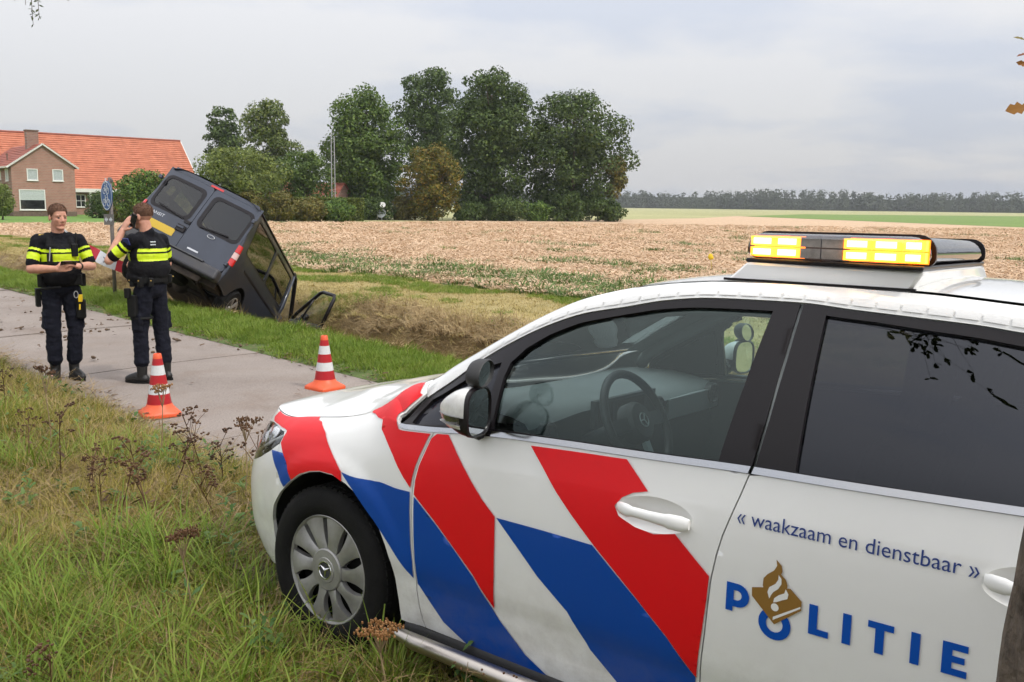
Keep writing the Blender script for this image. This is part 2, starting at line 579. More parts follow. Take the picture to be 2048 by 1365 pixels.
def tuft(name, m, nb, h0, h1, spread, w, lean0, lean1, seed, droop=0.6):
    rr = random.Random(seed); v = []; f = []
    for i in range(nb):
        a = rr.uniform(0, 6.283); r_ = spread * math.sqrt(rr.random())
        blade(v, f, (r_ * math.cos(a), r_ * math.sin(a), -0.02), a + rr.uniform(-0.9, 0.9), rr.uniform(h0, h1), w * rr.uniform(0.7, 1.3), rr.uniform(lean0, lean1), rr, droop)
    return source(name, v, f, m)


leafmat('grass_green', [(0.070, 0.085, 0.013), (0.125, 0.148, 0.020), (0.19, 0.212, 0.030), (0.265, 0.262, 0.045), (0.33, 0.285, 0.085)], trans=0.3)
leafmat('grass_yellow', [(0.16, 0.145, 0.022), (0.27, 0.235, 0.038), (0.37, 0.31, 0.065), (0.45, 0.35, 0.13)], trans=0.3)
leafmat('grass_fresh', [(0.09, 0.155, 0.015), (0.145, 0.228, 0.024), (0.21, 0.285, 0.038), (0.29, 0.32, 0.075)], trans=0.3)
leafmat('grass_straw', [(0.196, 0.132, 0.052), (0.310, 0.218, 0.092), (0.414, 0.305, 0.138), (0.506, 0.391, 0.201)], trans=0.15)
leafmat('grass_mown', [(0.27, 0.23, 0.07), (0.38, 0.305, 0.11), (0.50, 0.39, 0.175), (0.33, 0.31, 0.09)], trans=0.15)
leafmat('straw_bank', [(0.19, 0.125, 0.055), (0.32, 0.225, 0.105), (0.45, 0.33, 0.165), (0.56, 0.43, 0.235)], trans=0.1)
leafmat('stubble_straw', [(0.38, 0.245, 0.145), (0.55, 0.385, 0.24), (0.68, 0.50, 0.335), (0.78, 0.60, 0.42)], trans=0.1)
leafmat('weed_leaf', [(0.035, 0.085, 0.022), (0.065, 0.13, 0.03), (0.10, 0.175, 0.045), (0.15, 0.21, 0.06)])
leafmat('dry_flower', [(0.035, 0.018, 0.010), (0.08, 0.040, 0.020), (0.14, 0.075, 0.035)], trans=0.0)
leafmat('brown_litter', [(0.06, 0.035, 0.02), (0.13, 0.075, 0.04), (0.22, 0.14, 0.07)], trans=0.0)



def patch(name, specs, half, seed, droop=0.6):
    """a square metre fraction of sward: specs = (material, tufts, blades, h0, h1, spread, width, lean0, lean1)"""
    rr = random.Random(seed); v = []; f = []; mi = []; ms = []
    for (m, nt_, nb, h0, h1, sp, w, l0, l1) in specs:
        if m not in ms: ms.append(m)
        k = ms.index(m)
        for t in range(nt_):
            cx, cy = rr.uniform(-half, half), rr.uniform(-half, half); hs = rr.uniform(0.65, 1.2); az = rr.uniform(0, 6.283)
            for i in range(nb):
                a = rr.uniform(0, 6.283); r_ = sp * math.sqrt(rr.random()); n0 = len(f)
                blade(v, f, (cx + r_ * math.cos(a), cy + r_ * math.sin(a), -0.03), az + rr.uniform(-1.9, 1.9), hs * rr.uniform(h0, h1), w * rr.uniform(0.7, 1.3), rr.uniform(l0, l1), rr, droop)
                mi += [k] * (len(f) - n0)
    me = bpy.data.meshes.new(name)
    me.from_pydata(v, [], f)
    for m in ms: me.materials.append(m)
    me.polygons.foreach_set('material_index', mi)
    me.polygons.foreach_set('use_smooth', [True] * len(f))
    me.update()
    return bpy.data.objects.new(name, me)


GG, GY, GF, GS_, GM, SB = (MATS[k] for k in ('grass_green', 'grass_yellow', 'grass_fresh', 'grass_straw', 'grass_mown', 'straw_bank'))
T_LONG = [(GG, 30, 11, 0.08, 0.24, 0.045, 0.0052, 0.2, 1.2), (GY, 18, 10, 0.08, 0.25, 0.05, 0.0042, 0.2, 1.3), (GS_, 12, 6, 0.06, 0.30, 0.06, 0.0030, 0.2, 1.6), (GF, 4, 9, 0.08, 0.2, 0.03, 0.007, 0.3, 1.1)]
T_DRY = [(GG, 16, 10, 0.06, 0.20, 0.045, 0.005, 0.2, 1.3), (GY, 26, 10, 0.07, 0.24, 0.05, 0.0042, 0.2, 1.3), (GS_, 30, 7, 0.05, 0.26, 0.06, 0.0032, 0.3, 1.9)]
lib_long = library('lib_long', [patch('t', T_LONG, 0.27, k) for k in range(6)])
lib_dry = library('lib_dry', [patch('t', T_DRY, 0.27, 10 + k) for k in range(5)])
lib_edge = library('lib_edge', [tuft('t', GG, 12, 0.05, 0.16, 0.05, 0.005, 0.2, 1.1, k) for k in range(3)] + [tuft('t', GY, 12, 0.05, 0.17, 0.05, 0.0042, 0.2, 1.2, 20 + k) for k in range(2)] + [tuft('t', GS_, 8, 0.05, 0.2, 0.06, 0.003, 0.2, 1.4, 30)])
lib_lush = library('lib_lush', [tuft('t', GF, 26, 0.14, 0.36, 0.07, 0.0075, 0.35, 1.25, 60 + k) for k in range(3)])
T_FR = [(GF, 46, 11, 0.05, 0.16, 0.06, 0.007, 0.2, 1.0), (GS_, 8, 6, 0.05, 0.12, 0.07, 0.005, 0.3, 1.3)]
lib_fresh = library('lib_fresh', [patch('t', T_FR, 0.24, 40 + k) for k in range(6)])
lib_bank = library('lib_bank', [patch('t', [(SB, 34, 12, 0.06, 0.22, 0.09, 0.010, 0.6, 1.9)], 0.30, 50 + k) for k in range(6)])
lib_mown = library('lib_mown', [patch('t', [(GM, 34, 9, 0.03, 0.10, 0.10, 0.010, 0.4, 1.8)], 0.42, 70 + k) for k in range(6)])


def lying(name, m, nb, spread, ln, w, seed, up=0.5):
    """loose pieces of straw lying criss-cross"""
    rr = random.Random(seed); v = []; f = []
    for i in range(nb):
        x, y = rr.uniform(-spread, spread), rr.uniform(-spread, spread); z = rr.uniform(0.0, 0.05)
        a = rr.uniform(0, 6.283); l = ln * rr.uniform(0.5, 1.3); e = rr.uniform(-0.1, up)
        d = Vector((math.cos(a) * math.cos(e), math.sin(a) * math.cos(e), math.sin(e))) * l
        sd = Vector((-math.sin(a), math.cos(a), rr.uniform(-0.4, 0.6))).normalized() * w * rr.uniform(0.6, 1.4)
        b0 = len(v); p = Vector((x, y, z))
        v += [p - sd, p + sd, p + d + sd * 0.6, p + d - sd * 0.6]; f.append((b0, b0 + 1, b0 + 2, b0 + 3))
    return source(name, v, f, m, smooth=False)


lib_stub = library('lib_stub', [lying('t', MATS['stubble_straw'], 60, 0.24, 0.075, 0.0085, 80 + k, 0.35) for k in range(5)])


def broad(name, m, nl, seed, ln=0.10, w=0.035, h=0.12, lobes=True):
    """low broad-leaved weed"""
    rr = random.Random(seed); v = []; f = []
    for i in range(nl):
        a = rr.uniform(0, 6.283); e = rr.uniform(0.1, 1.1); l = ln * rr.uniform(0.6, 1.3)
        base = Vector((rr.uniform(-0.02, 0.02), rr.uniform(-0.02, 0.02), rr.uniform(0, h)))
        d = Vector((math.cos(a) * math.cos(e), math.sin(a) * math.cos(e), math.sin(e)))
        sd = Vector((-math.sin(a), math.cos(a), 0)); b0 = len(v)
        prof = [(0, 0.12), (0.3, 0.75), (0.5, 0.6), (0.62, 1.0), (0.8, 0.7), (1.0, 0.0)] if lobes else [(0, 0.1), (0.35, 0.9), (0.6, 1.0), (0.85, 0.6), (1.0, 0.0)]
        for t, q in prof:
            c = base + d * (l * t) - Vector((0, 0, 0.35 * l * t * t))
            v += [c - sd * (w * q), c + sd * (w * q)]
        for j in range(len(prof) - 1):
            a0 = b0 + 2 * j; f.append((a0, a0 + 1, a0 + 3, a0 + 2))
    return source(name, v, f, m)


leafmat('thatch', [(0.09, 0.06, 0.03), (0.17, 0.115, 0.055), (0.27, 0.19, 0.09), (0.36, 0.27, 0.14)], trans=0.05)
lib_thatch = library('lib_thatch', [lying('t', MATS['thatch'], 70, 0.28, 0.16, 0.0022, 400 + k, 0.45) for k in range(5)])
lib_weed = library('lib_weed', [broad('t', MATS['weed_leaf'], 9, 90 + k, .06, .016, .10) for k in range(3)] + [broad('t', MATS['weed_leaf'], 16, 95 + k, 0.06, 0.009, 0.18, True) for k in range(2)])


def stalk(name, seed, h=0.6, heads=7):
    """dead upright weed: thin brown stem, side twigs, clusters of dark seed buttons"""
    rr = random.Random(seed); mb = MB()
    top = Vector((rr.uniform(-0.08, 0.08), rr.uniform(-0.08, 0.08), h))
    mb.tube([(0, 0, 0), top * 0.5 + Vector((rr.uniform(-.02, .02), 0, 0)), top], [0.004, 0.003, 0.002], 4, cap=False)
    for i in range(heads):
        t = rr.uniform(0.55, 1.0); a = rr.uniform(0, 6.283)
        p = top * t; q = p + Vector((math.cos(a) * 0.06, math.sin(a) * 0.06, rr.uniform(0.02, 0.10)))
        mb.tube([p, q], [0.002, 0.0012], 3, cap=False)
        for j in range(5):
            c = q + Vector((rr.uniform(-.025, .025), rr.uniform(-.025, .025), rr.uniform(-.008, .012)))
            mb.ell(c, (0.008, 0.008, 0.006), 5, 3)
    for i in range(5):
        a = rr.uniform(0, 6.283); p = top * rr.uniform(0.1, 0.6)
        q = p + Vector((math.cos(a) * .07, math.sin(a) * .07, rr.uniform(-.04, .05)))
        s_ = Vector((-math.sin(a), math.cos(a), 0.4)) * 0.008
        mb.add([p, p * .5 + q * .5 - s_, q, p * .5 + q * .5 + s_], [(0, 1, 2, 3)])
    return source(name, mb.v, mb.f, MATS['dry_flower'], smooth=False)


lib_dead = library('lib_dead', [stalk('t', 200 + k, 0.26 + 0.06 * (k % 3), 6 + k % 4) for k in range(6)])
lib_litter = library('lib_litter', [lying('t', MATS['brown_litter'], 1 + k % 2, 0.04, 0.04, 0.011, 300 + k, 0.25) for k in range(6)])

CARO = Vector((-0.170, 4.103, 0)); CARTH = R(52.19)
CARF = Vector((-math.sin(CARTH), math.cos(CARTH), 0)); CARL = Vector((-math.cos(CARTH), -math.sin(CARTH), 0))


def in_car(x, y, mg=0.0):
    d = Vector((x, y, 0)) - CARO
    a = -d.dot(CARF); l = d.dot(CARL)
    return -0.85 - mg < a < 3.5 + mg and -0.9 - mg < l < 0.80 + mg


def in_view(x, y, z, mg=120):
    if y < 0.4: return False
    d = Vector((x, y, z - EYE)); zf = d.dot(_fw)
    if zf < 0.3: return False
    px = 1024 + FPX * d.dot(_r2) / zf; py = 682.5 - FPX * d.dot(_u2) / zf
    return -mg < px < 2048 + mg and -200 < py < 1365 + 3 * mg


def spread(count, srg, nrg, accept, seed, tilt=0.2, s0=0.8, s1=1.25, sink=0.0):
    rr = random.Random(seed); P = []; Q = []; K = []
    for i in range(count):
        s = rr.uniform(*srg); n = rr.uniform(*nrg)
        p = sn(s, n)
        sc = accept(s, n, p.x, p.y, rr)
        if not sc: continue
        P.append((p.x, p.y, zt(n, s) - sink)); Q.append((rr.uniform(-tilt, tilt), rr.uniform(-tilt, tilt), rr.uniform(0, 6.283))); K.append(sc * rr.uniform(s0, s1))
    return P, Q, K


def lay(step, srg, nrg, accept, seed, s0=0.85, s1=1.2):
    """patches on a jittered grid, tilted to follow the slope"""
    rr = random.Random(seed); P = []; Q = []; K = []
    s = srg[0]
    while s < srg[1]:
        n = nrg[0]
        while n < nrg[1]:
            ss, nn = s + rr.uniform(-.4, .4) * step, n + rr.uniform(-.4, .4) * step
            n += step
            p = sn(ss, nn); sc = accept(ss, nn, p.x, p.y, rr)
            if not sc: continue
            e = 0.12
            gs = (zt(nn, ss + e) - zt(nn, ss - e)) / (2 * e); gn = (zt(nn + e, ss) - zt(nn - e, ss)) / (2 * e)
            up = (Vector((0, 0, 1)) - ES * gs - EN * gn).normalized()
            q = up.to_track_quat('Z', 'Y').to_matrix() @ Matrix.Rotation(rr.uniform(0, 6.283), 3, 'Z')
            P.append((p.x, p.y, zt(nn, ss))); Q.append(tuple(q.to_euler())); K.append(sc * rr.uniform(s0, s1))
        s += step
    return P, Q, K


def verge_mask(s, n, x, y):
    """0 green sward .. 1 dry and yellow"""
    return 0.5 + 0.9 * noise.noise(Vector((s * 0.45, n * 0.6, 21))) + 0.35 * sstep(4, 10, s)


def near_acc(dry):
    def acc(s, n, x, y, rr):
        if in_car(x, y, 0.16) or not in_view(x, y, 0.1, 200) or n > 2.62: return 0
        if (verge_mask(s, n, x, y) + rr.uniform(-.2, .2) > 0.5) != dry: return 0
        return 0.85 + 0.3 * noise.noise(Vector((s * 0.8, n * 0.8, 5)))
    return acc


scatter('verge_grass', *lay(0.215, (-3.6, 16), (-3.2, 2.7), near_acc(False), 11), lib_long, 'tangled long green grass on the near verge', 'grass', 3)
scatter('dry_verge_grass', *lay(0.215, (-3.6, 16), (-3.2, 2.7), near_acc(True), 31), lib_dry, 'yellowing dry grass in patches on the near verge', 'grass', 3)


def thatch_acc(s, n, x, y, rr):
    if in_car(x, y, 0.0) or not in_view(x, y, 0.05, 200) or n > 2.8: return 0
    return 1.0 if verge_mask(s, n, x, y) + rr.uniform(-.3, .3) > .30 else 0


scatter('thatch', *lay(0.20, (-3.6, 14), (-3.2, 2.85), thatch_acc, 33), lib_thatch, 'dead brown thatch matted under the verge grass', 'thatch', 3)


def edge_acc(s, n, x, y, rr):
    if in_car(x, y, -0.02) or not in_view(x, y, 0.1): return 0
    nearcar = in_car(x, y, 0.34)
    if not nearcar and n < 2.45: return 0
    e = sstep(2.99, 2.6, n + 0.14 * noise.noise(Vector((s * 2, n * 2, 1))))
    if nearcar and rr.random() < 0.35: return 0
    return (0.6 + 0.5 * e) if rr.random() < e else 0


scatter('edge_grass', *spread(16000, (-3.5, 15), (0.6, 3.0), edge_acc, 32, 0.25), lib_edge, 'short ragged grass along the path edge and round the parked car', 'grass', 3)


def lush_acc(s, n, x, y, rr):
    if in_car(x, y, 0.0) or not in_view(x, y, .1): return 0
    v_ = noise.noise(Vector((x * 0.9 + 4.3, y * 0.9, 2.2)))
    d = math.hypot(x + 1.75, y - 3.5)
    if v_ < 0.12 and d > 0.55: return 0
    return 0.9 if n < 2.5 else 0


scatter('lush_grass', *spread(4200, (-3, 8), (-3, 2.7), lush_acc, 12, 0.25), lib_lush, 'bright green clumps of broad lush grass on the near verge', 'grass', 4)


def weed_acc(s, n, x, y, rr):
    if in_car(x, y, 0.0) or not in_view(x, y, .1): return 0
    return 1.0 if noise.noise(Vector((x * 1.3, y * 1.3, 7))) > -0.05 and n < 2.75 else 0


scatter('verge_weeds', *spread(1500, (-3, 10), (-3, 2.8), weed_acc, 13, 0.3), lib_weed, 'low broad leaved green weeds among the verge grass', 'weeds', 5)


def dead_acc(s, n, x, y, rr):
    if in_car(x, y, 0.04) or not in_view(x, y, .2, 40): return 0
    c = math.hypot((x + 1.75) / 0.95, (y - 5.35) / 0.75)
    p = 0.6 * math.exp(-c * c * 1.1) + 0.02
    if s > 7.5: p *= 0.2
    return (1.0 if c < 1.2 else 0.8) if rr.random() < p and n < 2.78 else 0


scatter('dead_weeds', *spread(1500, (-1, 10), (-2, 2.9), dead_acc, 14, 0.22), lib_dead, 'dead brown weeds with dark seed heads crowding the verge edge', 'weeds', 6)


def fresh_acc(s, n, x, y, rr):
    if not in_view(x, y, -.1) or in_car(x, y): return 0
    e = sstep(5.50, 5.66, n + 0.06 * noise.noise(Vector((s * 2.5, n, 4)))) * sstep(7.1, 6.75, n + 0.2 * noise.noise(Vector((s * 1.1, n, 9))))
    return (0.6 + 0.4 * e) * (0.95 + 0.45 * noise.noise(Vector((s * .9, n * .9, 2)))) if rr.random() < e else 0


scatter('far_verge_grass', *lay(0.19, (-4, 45), (5.4, 7.2), fresh_acc, 15), lib_fresh, 'bright green short grass between the cycle path and the ditch', 'grass', 7)


def bank_acc(s, n, x, y, rr):
    if not in_view(x, y, -.3): return 0
    return 1.0


scatter('ditch_straw', *lay(0.25, (-8, 34), (6.9, 9.7), bank_acc, 16), lib_bank, 'matted brown dead grass on the ditch bank', 'dead grass', 8)


def mown_acc(s, n, x, y, rr):
    if not in_view(x, y, -.1): return 0
    return 1.0 + 0.5 * max(0, noise.noise(Vector((s * .5, n * .8, 3))))


scatter('mown_straw', *lay(0.36, (-10, 60), (9.5, 13.5), mown_acc, 17), lib_mown, 'pale yellow mown dry grass beyond the ditch', 'dead grass', 9)


def mgreen_acc(s, n, x, y, rr):
    if not in_view(x, y, -.1): return 0
    return 0.8 if noise.noise(Vector((s * .35, n * .9, 41))) + 0.25 * sstep(11.6, 12.8, n) + rr.uniform(-.12, .12) > 0.22 else 0


scatter('mown_regrowth', *lay(0.30, (-8, 50), (9.9, 13.3), mgreen_acc, 34), lib_fresh, 'light green regrowth in patches on the mown strip', 'grass', 9)


def stub_pts(count, seed):
    rr = random.Random(seed); P = []; Q = []; K = []
    while count > 0:
        count -= 1
        d = 14 + 75 * rr.random() ** 1.25
        px = rr.uniform(-0.60, 0.62)
        x, y = px * d, d
        s, n = tosn(x, y)
        if n < 13.5: continue
        if y > 95 + x * 0.85 and x < 0: continue
        P.append((x, y, -0.085)); Q.append((rr.uniform(-.1, .1), rr.uniform(-.1, .1), rr.uniform(0, 6.28))); K.append(rr.uniform(0.8, 1.3) * (1 + d / 60))
    return P, Q, K


scatter('stubble_straw', *stub_pts(26000, 18), lib_stub, 'pale stubble and loose straw covering the harvested field', 'stubble', 10)


def fieldweed(count, seed):
    rr = random.Random(seed); P = []; Q = []; K = []
    for i in range(count):
        d = 16 + 75 * rr.random() ** 1.4; x, y = rr.uniform(-0.36, 0.62) * d, d
        s, n = tosn(x, y)
        if n < 13.3: continue
        band = math.exp(-((n - 15.6) / 1.9) ** 2)
        v_ = noise.noise(Vector((s * 0.22, n * 0.35, 12))) + 0.5 * noise.noise(Vector((s * 0.9, n * 0.9, 2)))
        if not (rr.random() < band * (1.15 + 1.1 * v_) or v_ > 0.27 + 0.0025 * d): continue
        P.append((x, y, -0.09)); Q.append((rr.uniform(-.2, .2), rr.uniform(-.2, .2), rr.uniform(0, 6.28))); K.append(rr.uniform(0.8, 1.7) * (1 + 0.006 * d))
    return P, Q, K


leafmat('field_weed', [(0.06, 0.115, 0.028), (0.095, 0.165, 0.04), (0.14, 0.21, 0.055), (0.20, 0.25, 0.08)])
lib_fweed = library('lib_fweed', [tuft('t', MATS['field_weed'], 34, 0.05, 0.15, 0.20, 0.020, 0.5, 1.5, 100 + k) for k in range(4)])
scatter('field_weeds', *fieldweed(22000, 19), lib_fweed, 'green weeds in patches along the edge of the stubble field', 'weeds', 11)


mat('clod_soil', (0.075, 0.048, 0.030), 0.95, col2=(0.14, 0.095, 0.06), vscale=20)


def clod(name, seed):
    rr = random.Random(seed); mb_ = MB()
    for i in range(5):
        r_ = rr.uniform(.008, .030); mb_.ell((rr.uniform(-.10, .10), rr.uniform(-.10, .10), r_ * .3), (r_, r_ * rr.uniform(.7, 1.2), r_ * .6), 6, 4)
    return source(name, [(x + .004 * noise.noise(Vector((x * 60, y * 60, z * 60))), y, z) for x, y, z in mb_.v], mb_.f, MATS['clod_soil'])


lib_clod = library('lib_clod', [clod('t', 500 + k) for k in range(4)])


def clod_acc(s, n, x, y, rr):
    if not in_view(x, y, -.1): return 0
    e = math.exp(-((s - 14.8) / 1.6) ** 2 - ((n - 6.35) / .55) ** 2) + .10 * math.exp(-((s - 14.0) / 2.6) ** 2 - ((n - 4.6) / .9) ** 2)
    return 1.0 if rr.random() < e else 0


scatter('soil_clods', *spread(1600, (10, 19), (2.9, 7.0), clod_acc, 35, 0.4), lib_clod, 'torn brown soil clods strewn where the van left the path', 'soil', 12)


def litter_acc(s, n, x, y, rr):
    if not in_view(x, y, -.1) or in_car(x, y): return 0
    e = math.exp(-((n - 5.38) / 0.10) ** 2) + 0.7 * math.exp(-((n - 2.9) / 0.12) ** 2) + 0.018 + 0.10 * sstep(11, 15, s)
    return 1.0 if rr.random() < e else 0


def lit_spread():
    P, Q, K = spread(9000, (0, 24), (2.75, 5.6), litter_acc, 21, 0.15)
    return [(x, y, z + 0.006) for x, y, z in P], Q, K


scatter('path_litter', *lit_spread(), lib_litter, 'brown leaf litter and twigs strewn on the cycle path', 'litter', 12)
# ------------------------------------------------------------------ police car: body surface (X back from the front axle, Y left, Z up)
LEAN = math.radians(2.0)                # the car leans: its right wheels stand on the lower path
LCOS, LSIN = math.cos(LEAN), math.sin(LEAN)
_plan = [(-0.875, 0.0), (-0.872, 0.14), (-0.862, 0.28), (-0.84, 0.42), (-0.803, 0.54), (-0.742, 0.642), (-0.66, 0.725), (-0.55, 0.786), (-0.407, 0.83), (-0.22, 0.862), (0.0, 0.883), (0.3, 0.893), (0.7, 0.898), (1.2, 0.90), (1.7, 0.90), (2.2, 0.899), (2.6, 0.893), (2.9, 0.88), (3.15, 0.85), (3.33, 0.79), (3.45, 0.68), (3.51, 0.52), (3.54, 0.3), (3.55, 0.0)]


def _dense_plan():
    P = []
    pts = [(_plan[1][0], -_plan[1][1])] + _plan + [(_plan[-2][0], -_plan[-2][1])]
    for i in range(1, len(pts) - 2):
        p0, p1, p2, p3 = pts[i - 1], pts[i], pts[i + 1], pts[i + 2]
        for j in range(12):
            t = j / 12.0
            P.append(tuple(0.5 * (2 * p1[k] + (p2[k] - p0[k]) * t + (2 * p0[k] - 5 * p1[k] + 4 * p2[k] - p3[k]) * t * t + (3 * p1[k] - p0[k] - 3 * p2[k] + p3[k]) * t ** 3) for k in (0, 1)))
    P.append(_plan[-1])
    s = [0.0]
    for a, b_ in zip(P, P[1:]): s.append(s[-1] + math.hypot(b_[0] - a[0], b_[1] - a[1]))
    z = min(range(len(P)), key=lambda i: abs(P[i][0]) + (0 if P[i][1] > .7 else 9))
    off = s[z] - P[z][0]
    return [x - off for x in s], P


PU, PP = _dense_plan()
U_NOSE, U_TAIL = PU[0], PU[-1]
_PX = np.array([p[0] for p in PP]); _PY = np.array([p[1] for p in PP]); _PUa = np.array(PU)


def plan(u):
    x = float(np.interp(u, _PUa, _PX)); y = float(np.interp(u, _PUa, _PY))
    e = 0.02
    x1, y1 = float(np.interp(u - e, _PUa, _PX)), float(np.interp(u - e, _PUa, _PY))
    x2, y2 = float(np.interp(u + e, _PUa, _PX)), float(np.interp(u + e, _PUa, _PY))
    tx, ty = x2 - x1, y2 - y1
    l = math.hypot(tx, ty) or 1.0
    return x, y, ty / l, -tx / l          # point and inward normal (towards the car's middle)


# key curves: (X, Y, Z)
_K2 = [(0.30, 0.866, 0.938), (0.39, 0.864, 0.950), (0.53, 0.864, 0.962), (0.77, 0.864, 0.989), (1.035, 0.864, 1.006), (1.385, 0.864, 1.022), (1.69, 0.864, 1.038), (1.947, 0.864, 1.046), (2.33, 0.862, 1.062), (2.7, 0.852, 1.078), (3.0, 0.83, 1.095), (3.3, 0.76, 1.11), (3.6, 0.7, 1.12)]
_K3 = [(0.30, 0.85, 0.962), (0.40, 0.842, 0.972), (0.43, 0.785, 1.030), (0.445, 0.765, 1.045), (0.53, 0.755, 1.103), (0.657, 0.745, 1.192), (0.797, 0.735, 1.274), (0.93, 0.725, 1.338), (1.058, 0.715, 1.384), (1.195, 0.705, 1.413), (1.328, 0.70, 1.4425), (1.47, 0.695, 1.4595), (1.588, 0.69, 1.463), (1.738, 0.69, 1.465), (1.865, 0.69, 1.457), (2.027, 0.69, 1.449), (2.176, 0.685, 1.441), (2.27, 0.68, 1.431), (2.7, 0.655, 1.40), (3.0, 0.625, 1.365), (3.3, 0.58, 1.32), (3.6, 0.55, 1.30)]
_K4 = [(-0.467, 0.68, 0.83), (-0.38, 0.70, 0.84), (-0.193, 0.725, 0.868), (-0.028, 0.74, 0.896), (0.09, 0.745, 0.926), (0.185, 0.74, 0.964), (0.256, 0.725, 1.011), (0.30, 0.71, 1.05), (0.36, 0.70, 1.08), (0.43, 0.695, 1.105), (0.472, 0.69, 1.136), (0.598, 0.675, 1.212), (0.743, 0.665, 1.295), (0.88, 0.655, 1.367), (1.01, 0.645, 1.423), (1.133, 0.635, 1.458), (1.237, 0.63, 1.480), (1.36, 0.62, 1.497), (1.5, 0.615, 1.508), (1.75, 0.615, 1.513), (2.0, 0.615, 1.511), (2.26, 0.61, 1.496), (2.7, 0.59, 1.465), (3.0, 0.57, 1.43), (3.3, 0.53, 1.385), (3.6, 0.5, 1.36)]


def _tab(T, x, k):
    return cr([p[0] for p in T], [p[k] for p in T], x)


_DOORZ = [0.15, 0.20, 0.24, 0.30, 0.36, 0.405, 0.42, 0.46, 0.52, 0.60, 0.68, 0.76, 0.84, 0.90]
_DOORD = [0.070, 0.062, 0.054, 0.045, 0.036, 0.029, 0.024, 0.014, 0.007, 0.002, 0.0, 0.001, 0.006, 0.013]
_NOSEZ = [0.12, 0.15, 0.18, 0.25, 0.30, 0.35, 0.45, 0.5]
_NOSED = [0.12, 0.095, 0.062, 0.033, 0.015, 0.006, 0.0, 0.0]
NV1, NV2, NV3 = 26, 12, 10
_seccache = {}


def section(u):
    """profile (d, Z) from the bottom edge to the roof ditch / bonnet gap: d is measured inwards from the plan curve"""
    key = round(u, 4)
    if key in _seccache: return _seccache[key]
    x, y, nx, ny = plan(u)
    rear = u > 3.2
    # fender / nose version
    if u < 0.46:
        wn = sstep(-0.25, -0.75, u)                      # 1 on the nose
        if u > -0.62:
            d4s = y - _tab(_K4, max(x, -0.467), 1) if x > -0.35 else 0.128
            z4s = _tab(_K4, max(x, -0.55), 2)
        else: d4s, z4s = 0.128, 0.825
        q = sstep(-0.25, -0.62, u)
        d4 = d4s * (1 - q) + 0.128 * q + 0.03 * sstep(-0.9, -1.4, u)
        z4 = z4s * (1 - q) + (0.828 - 0.03 * sstep(-0.7, -1.3, u)) * q
        zm = 0.66 * (1 - wn) + 0.48 * wn
        z0 = 0.215 * (1 - wn) + 0.15 * wn

        def top(th):                                     # th 0..1
            zz = zm + (z4 - zm) * math.sin(th * math.pi / 2)
            de = d4 * (1 - math.cos(th * math.pi / 2))
            dn = d4 * ((zz - zm) / (z4 - zm)) ** 1.95
            return de * (1 - wn) + dn * wn, zz
        k2 = top(0.56)
        F = []
        for i in range(NV1 + 1):
            z = z0 + (k2[1] - z0) * i / NV1
            if z > zm:
                t = math.asin(min(1, (z - zm) / (z4 - zm))) / (math.pi / 2)
                d = top(t)[0]
            else:
                d = cr(_DOORZ, _DOORD, z) * (1 - wn) + cr(_NOSEZ, _NOSED, min(z, 0.5)) * wn
            F.append((d, z))
        for i in range(1, NV2 + 1): F.append(top(0.56 + 0.26 * i / NV2))
        for i in range(1, NV3 + 1): F.append(top(0.82 + 0.18 * i / NV3))
    if u > 0.24:
        xx = x if not rear else 3.2 + (u - 3.2) * 0.3
        d2 = 0.9 - _tab(_K2, xx, 1); z2 = _tab(_K2, xx, 2)
        d3 = 0.9 - _tab(_K3, xx, 1); z3 = _tab(_K3, xx, 2)
        d4 = 0.9 - _tab(_K4, xx, 1); z4 = _tab(_K4, xx, 2)
        if rear:
            r_ = sstep(3.2, 3.9, u)
            d2 = d2 * (1 - r_) + 0.06 * r_; d3 = d3 * (1 - r_) + 0.30 * r_; d4 = d4 * (1 - r_) + 0.42 * r_
        if u < 0.46 and False: pass
        G = []
        z0 = 0.215
        for i in range(NV1 + 1):
            z = z0 + (z2 - z0) * i / NV1
            zz = z - (z2 - 1.03) * sstep(0.6, 1.0, z) * 0.9          # shoulder crease follows the belt
            if zz <= 0.9: d = cr(_DOORZ, _DOORD, zz)
            else: d = 0.013 + (d2 - 0.013) * ((zz - 0.9) / 0.123)
            G.append((d, z))
        for i in range(1, NV2 + 1):
            t = i / NV2
            G.append((d2 + (d3 - d2) * t - 0.014 * 4 * t * (1 - t) * min(1, (z3 - z2) / 0.3), z2 + (z3 - z2) * t))
        cd, cz = d3 + 0.2 * (d4 - d3), z3 + 0.8 * (z4 - z3)
        for i in range(1, NV3 + 1):
            t = i / NV3
            G.append(((1 - t) ** 2 * d3 + 2 * t * (1 - t) * cd + t * t * d4, (1 - t) ** 2 * z3 + 2 * t * (1 - t) * cz + t * t * z4))
    if u <= 0.24: out = F
    elif u >= 0.46: out = G
    else:
        w = sstep(0.24, 0.42, u)
        out = [(a[0] * (1 - w) + c[0] * w, a[1] * (1 - w) + c[1] * w) for a, c in zip(F, G)]
    # wheel arch flares
    res = []
    for d, z in out:
        for xc in (0.035, 2.74):
            r_ = math.hypot(x - xc, z - 0.345)
            if r_ < 0.46: d -= 0.010 * sstep(0.46, 0.40, r_)
        res.append((d, z))
    _seccache[key] = res
    return res


WL = (0.0, 0.80, 1.28, 1.38)          # domain height w: sill, belt, rail, ditch


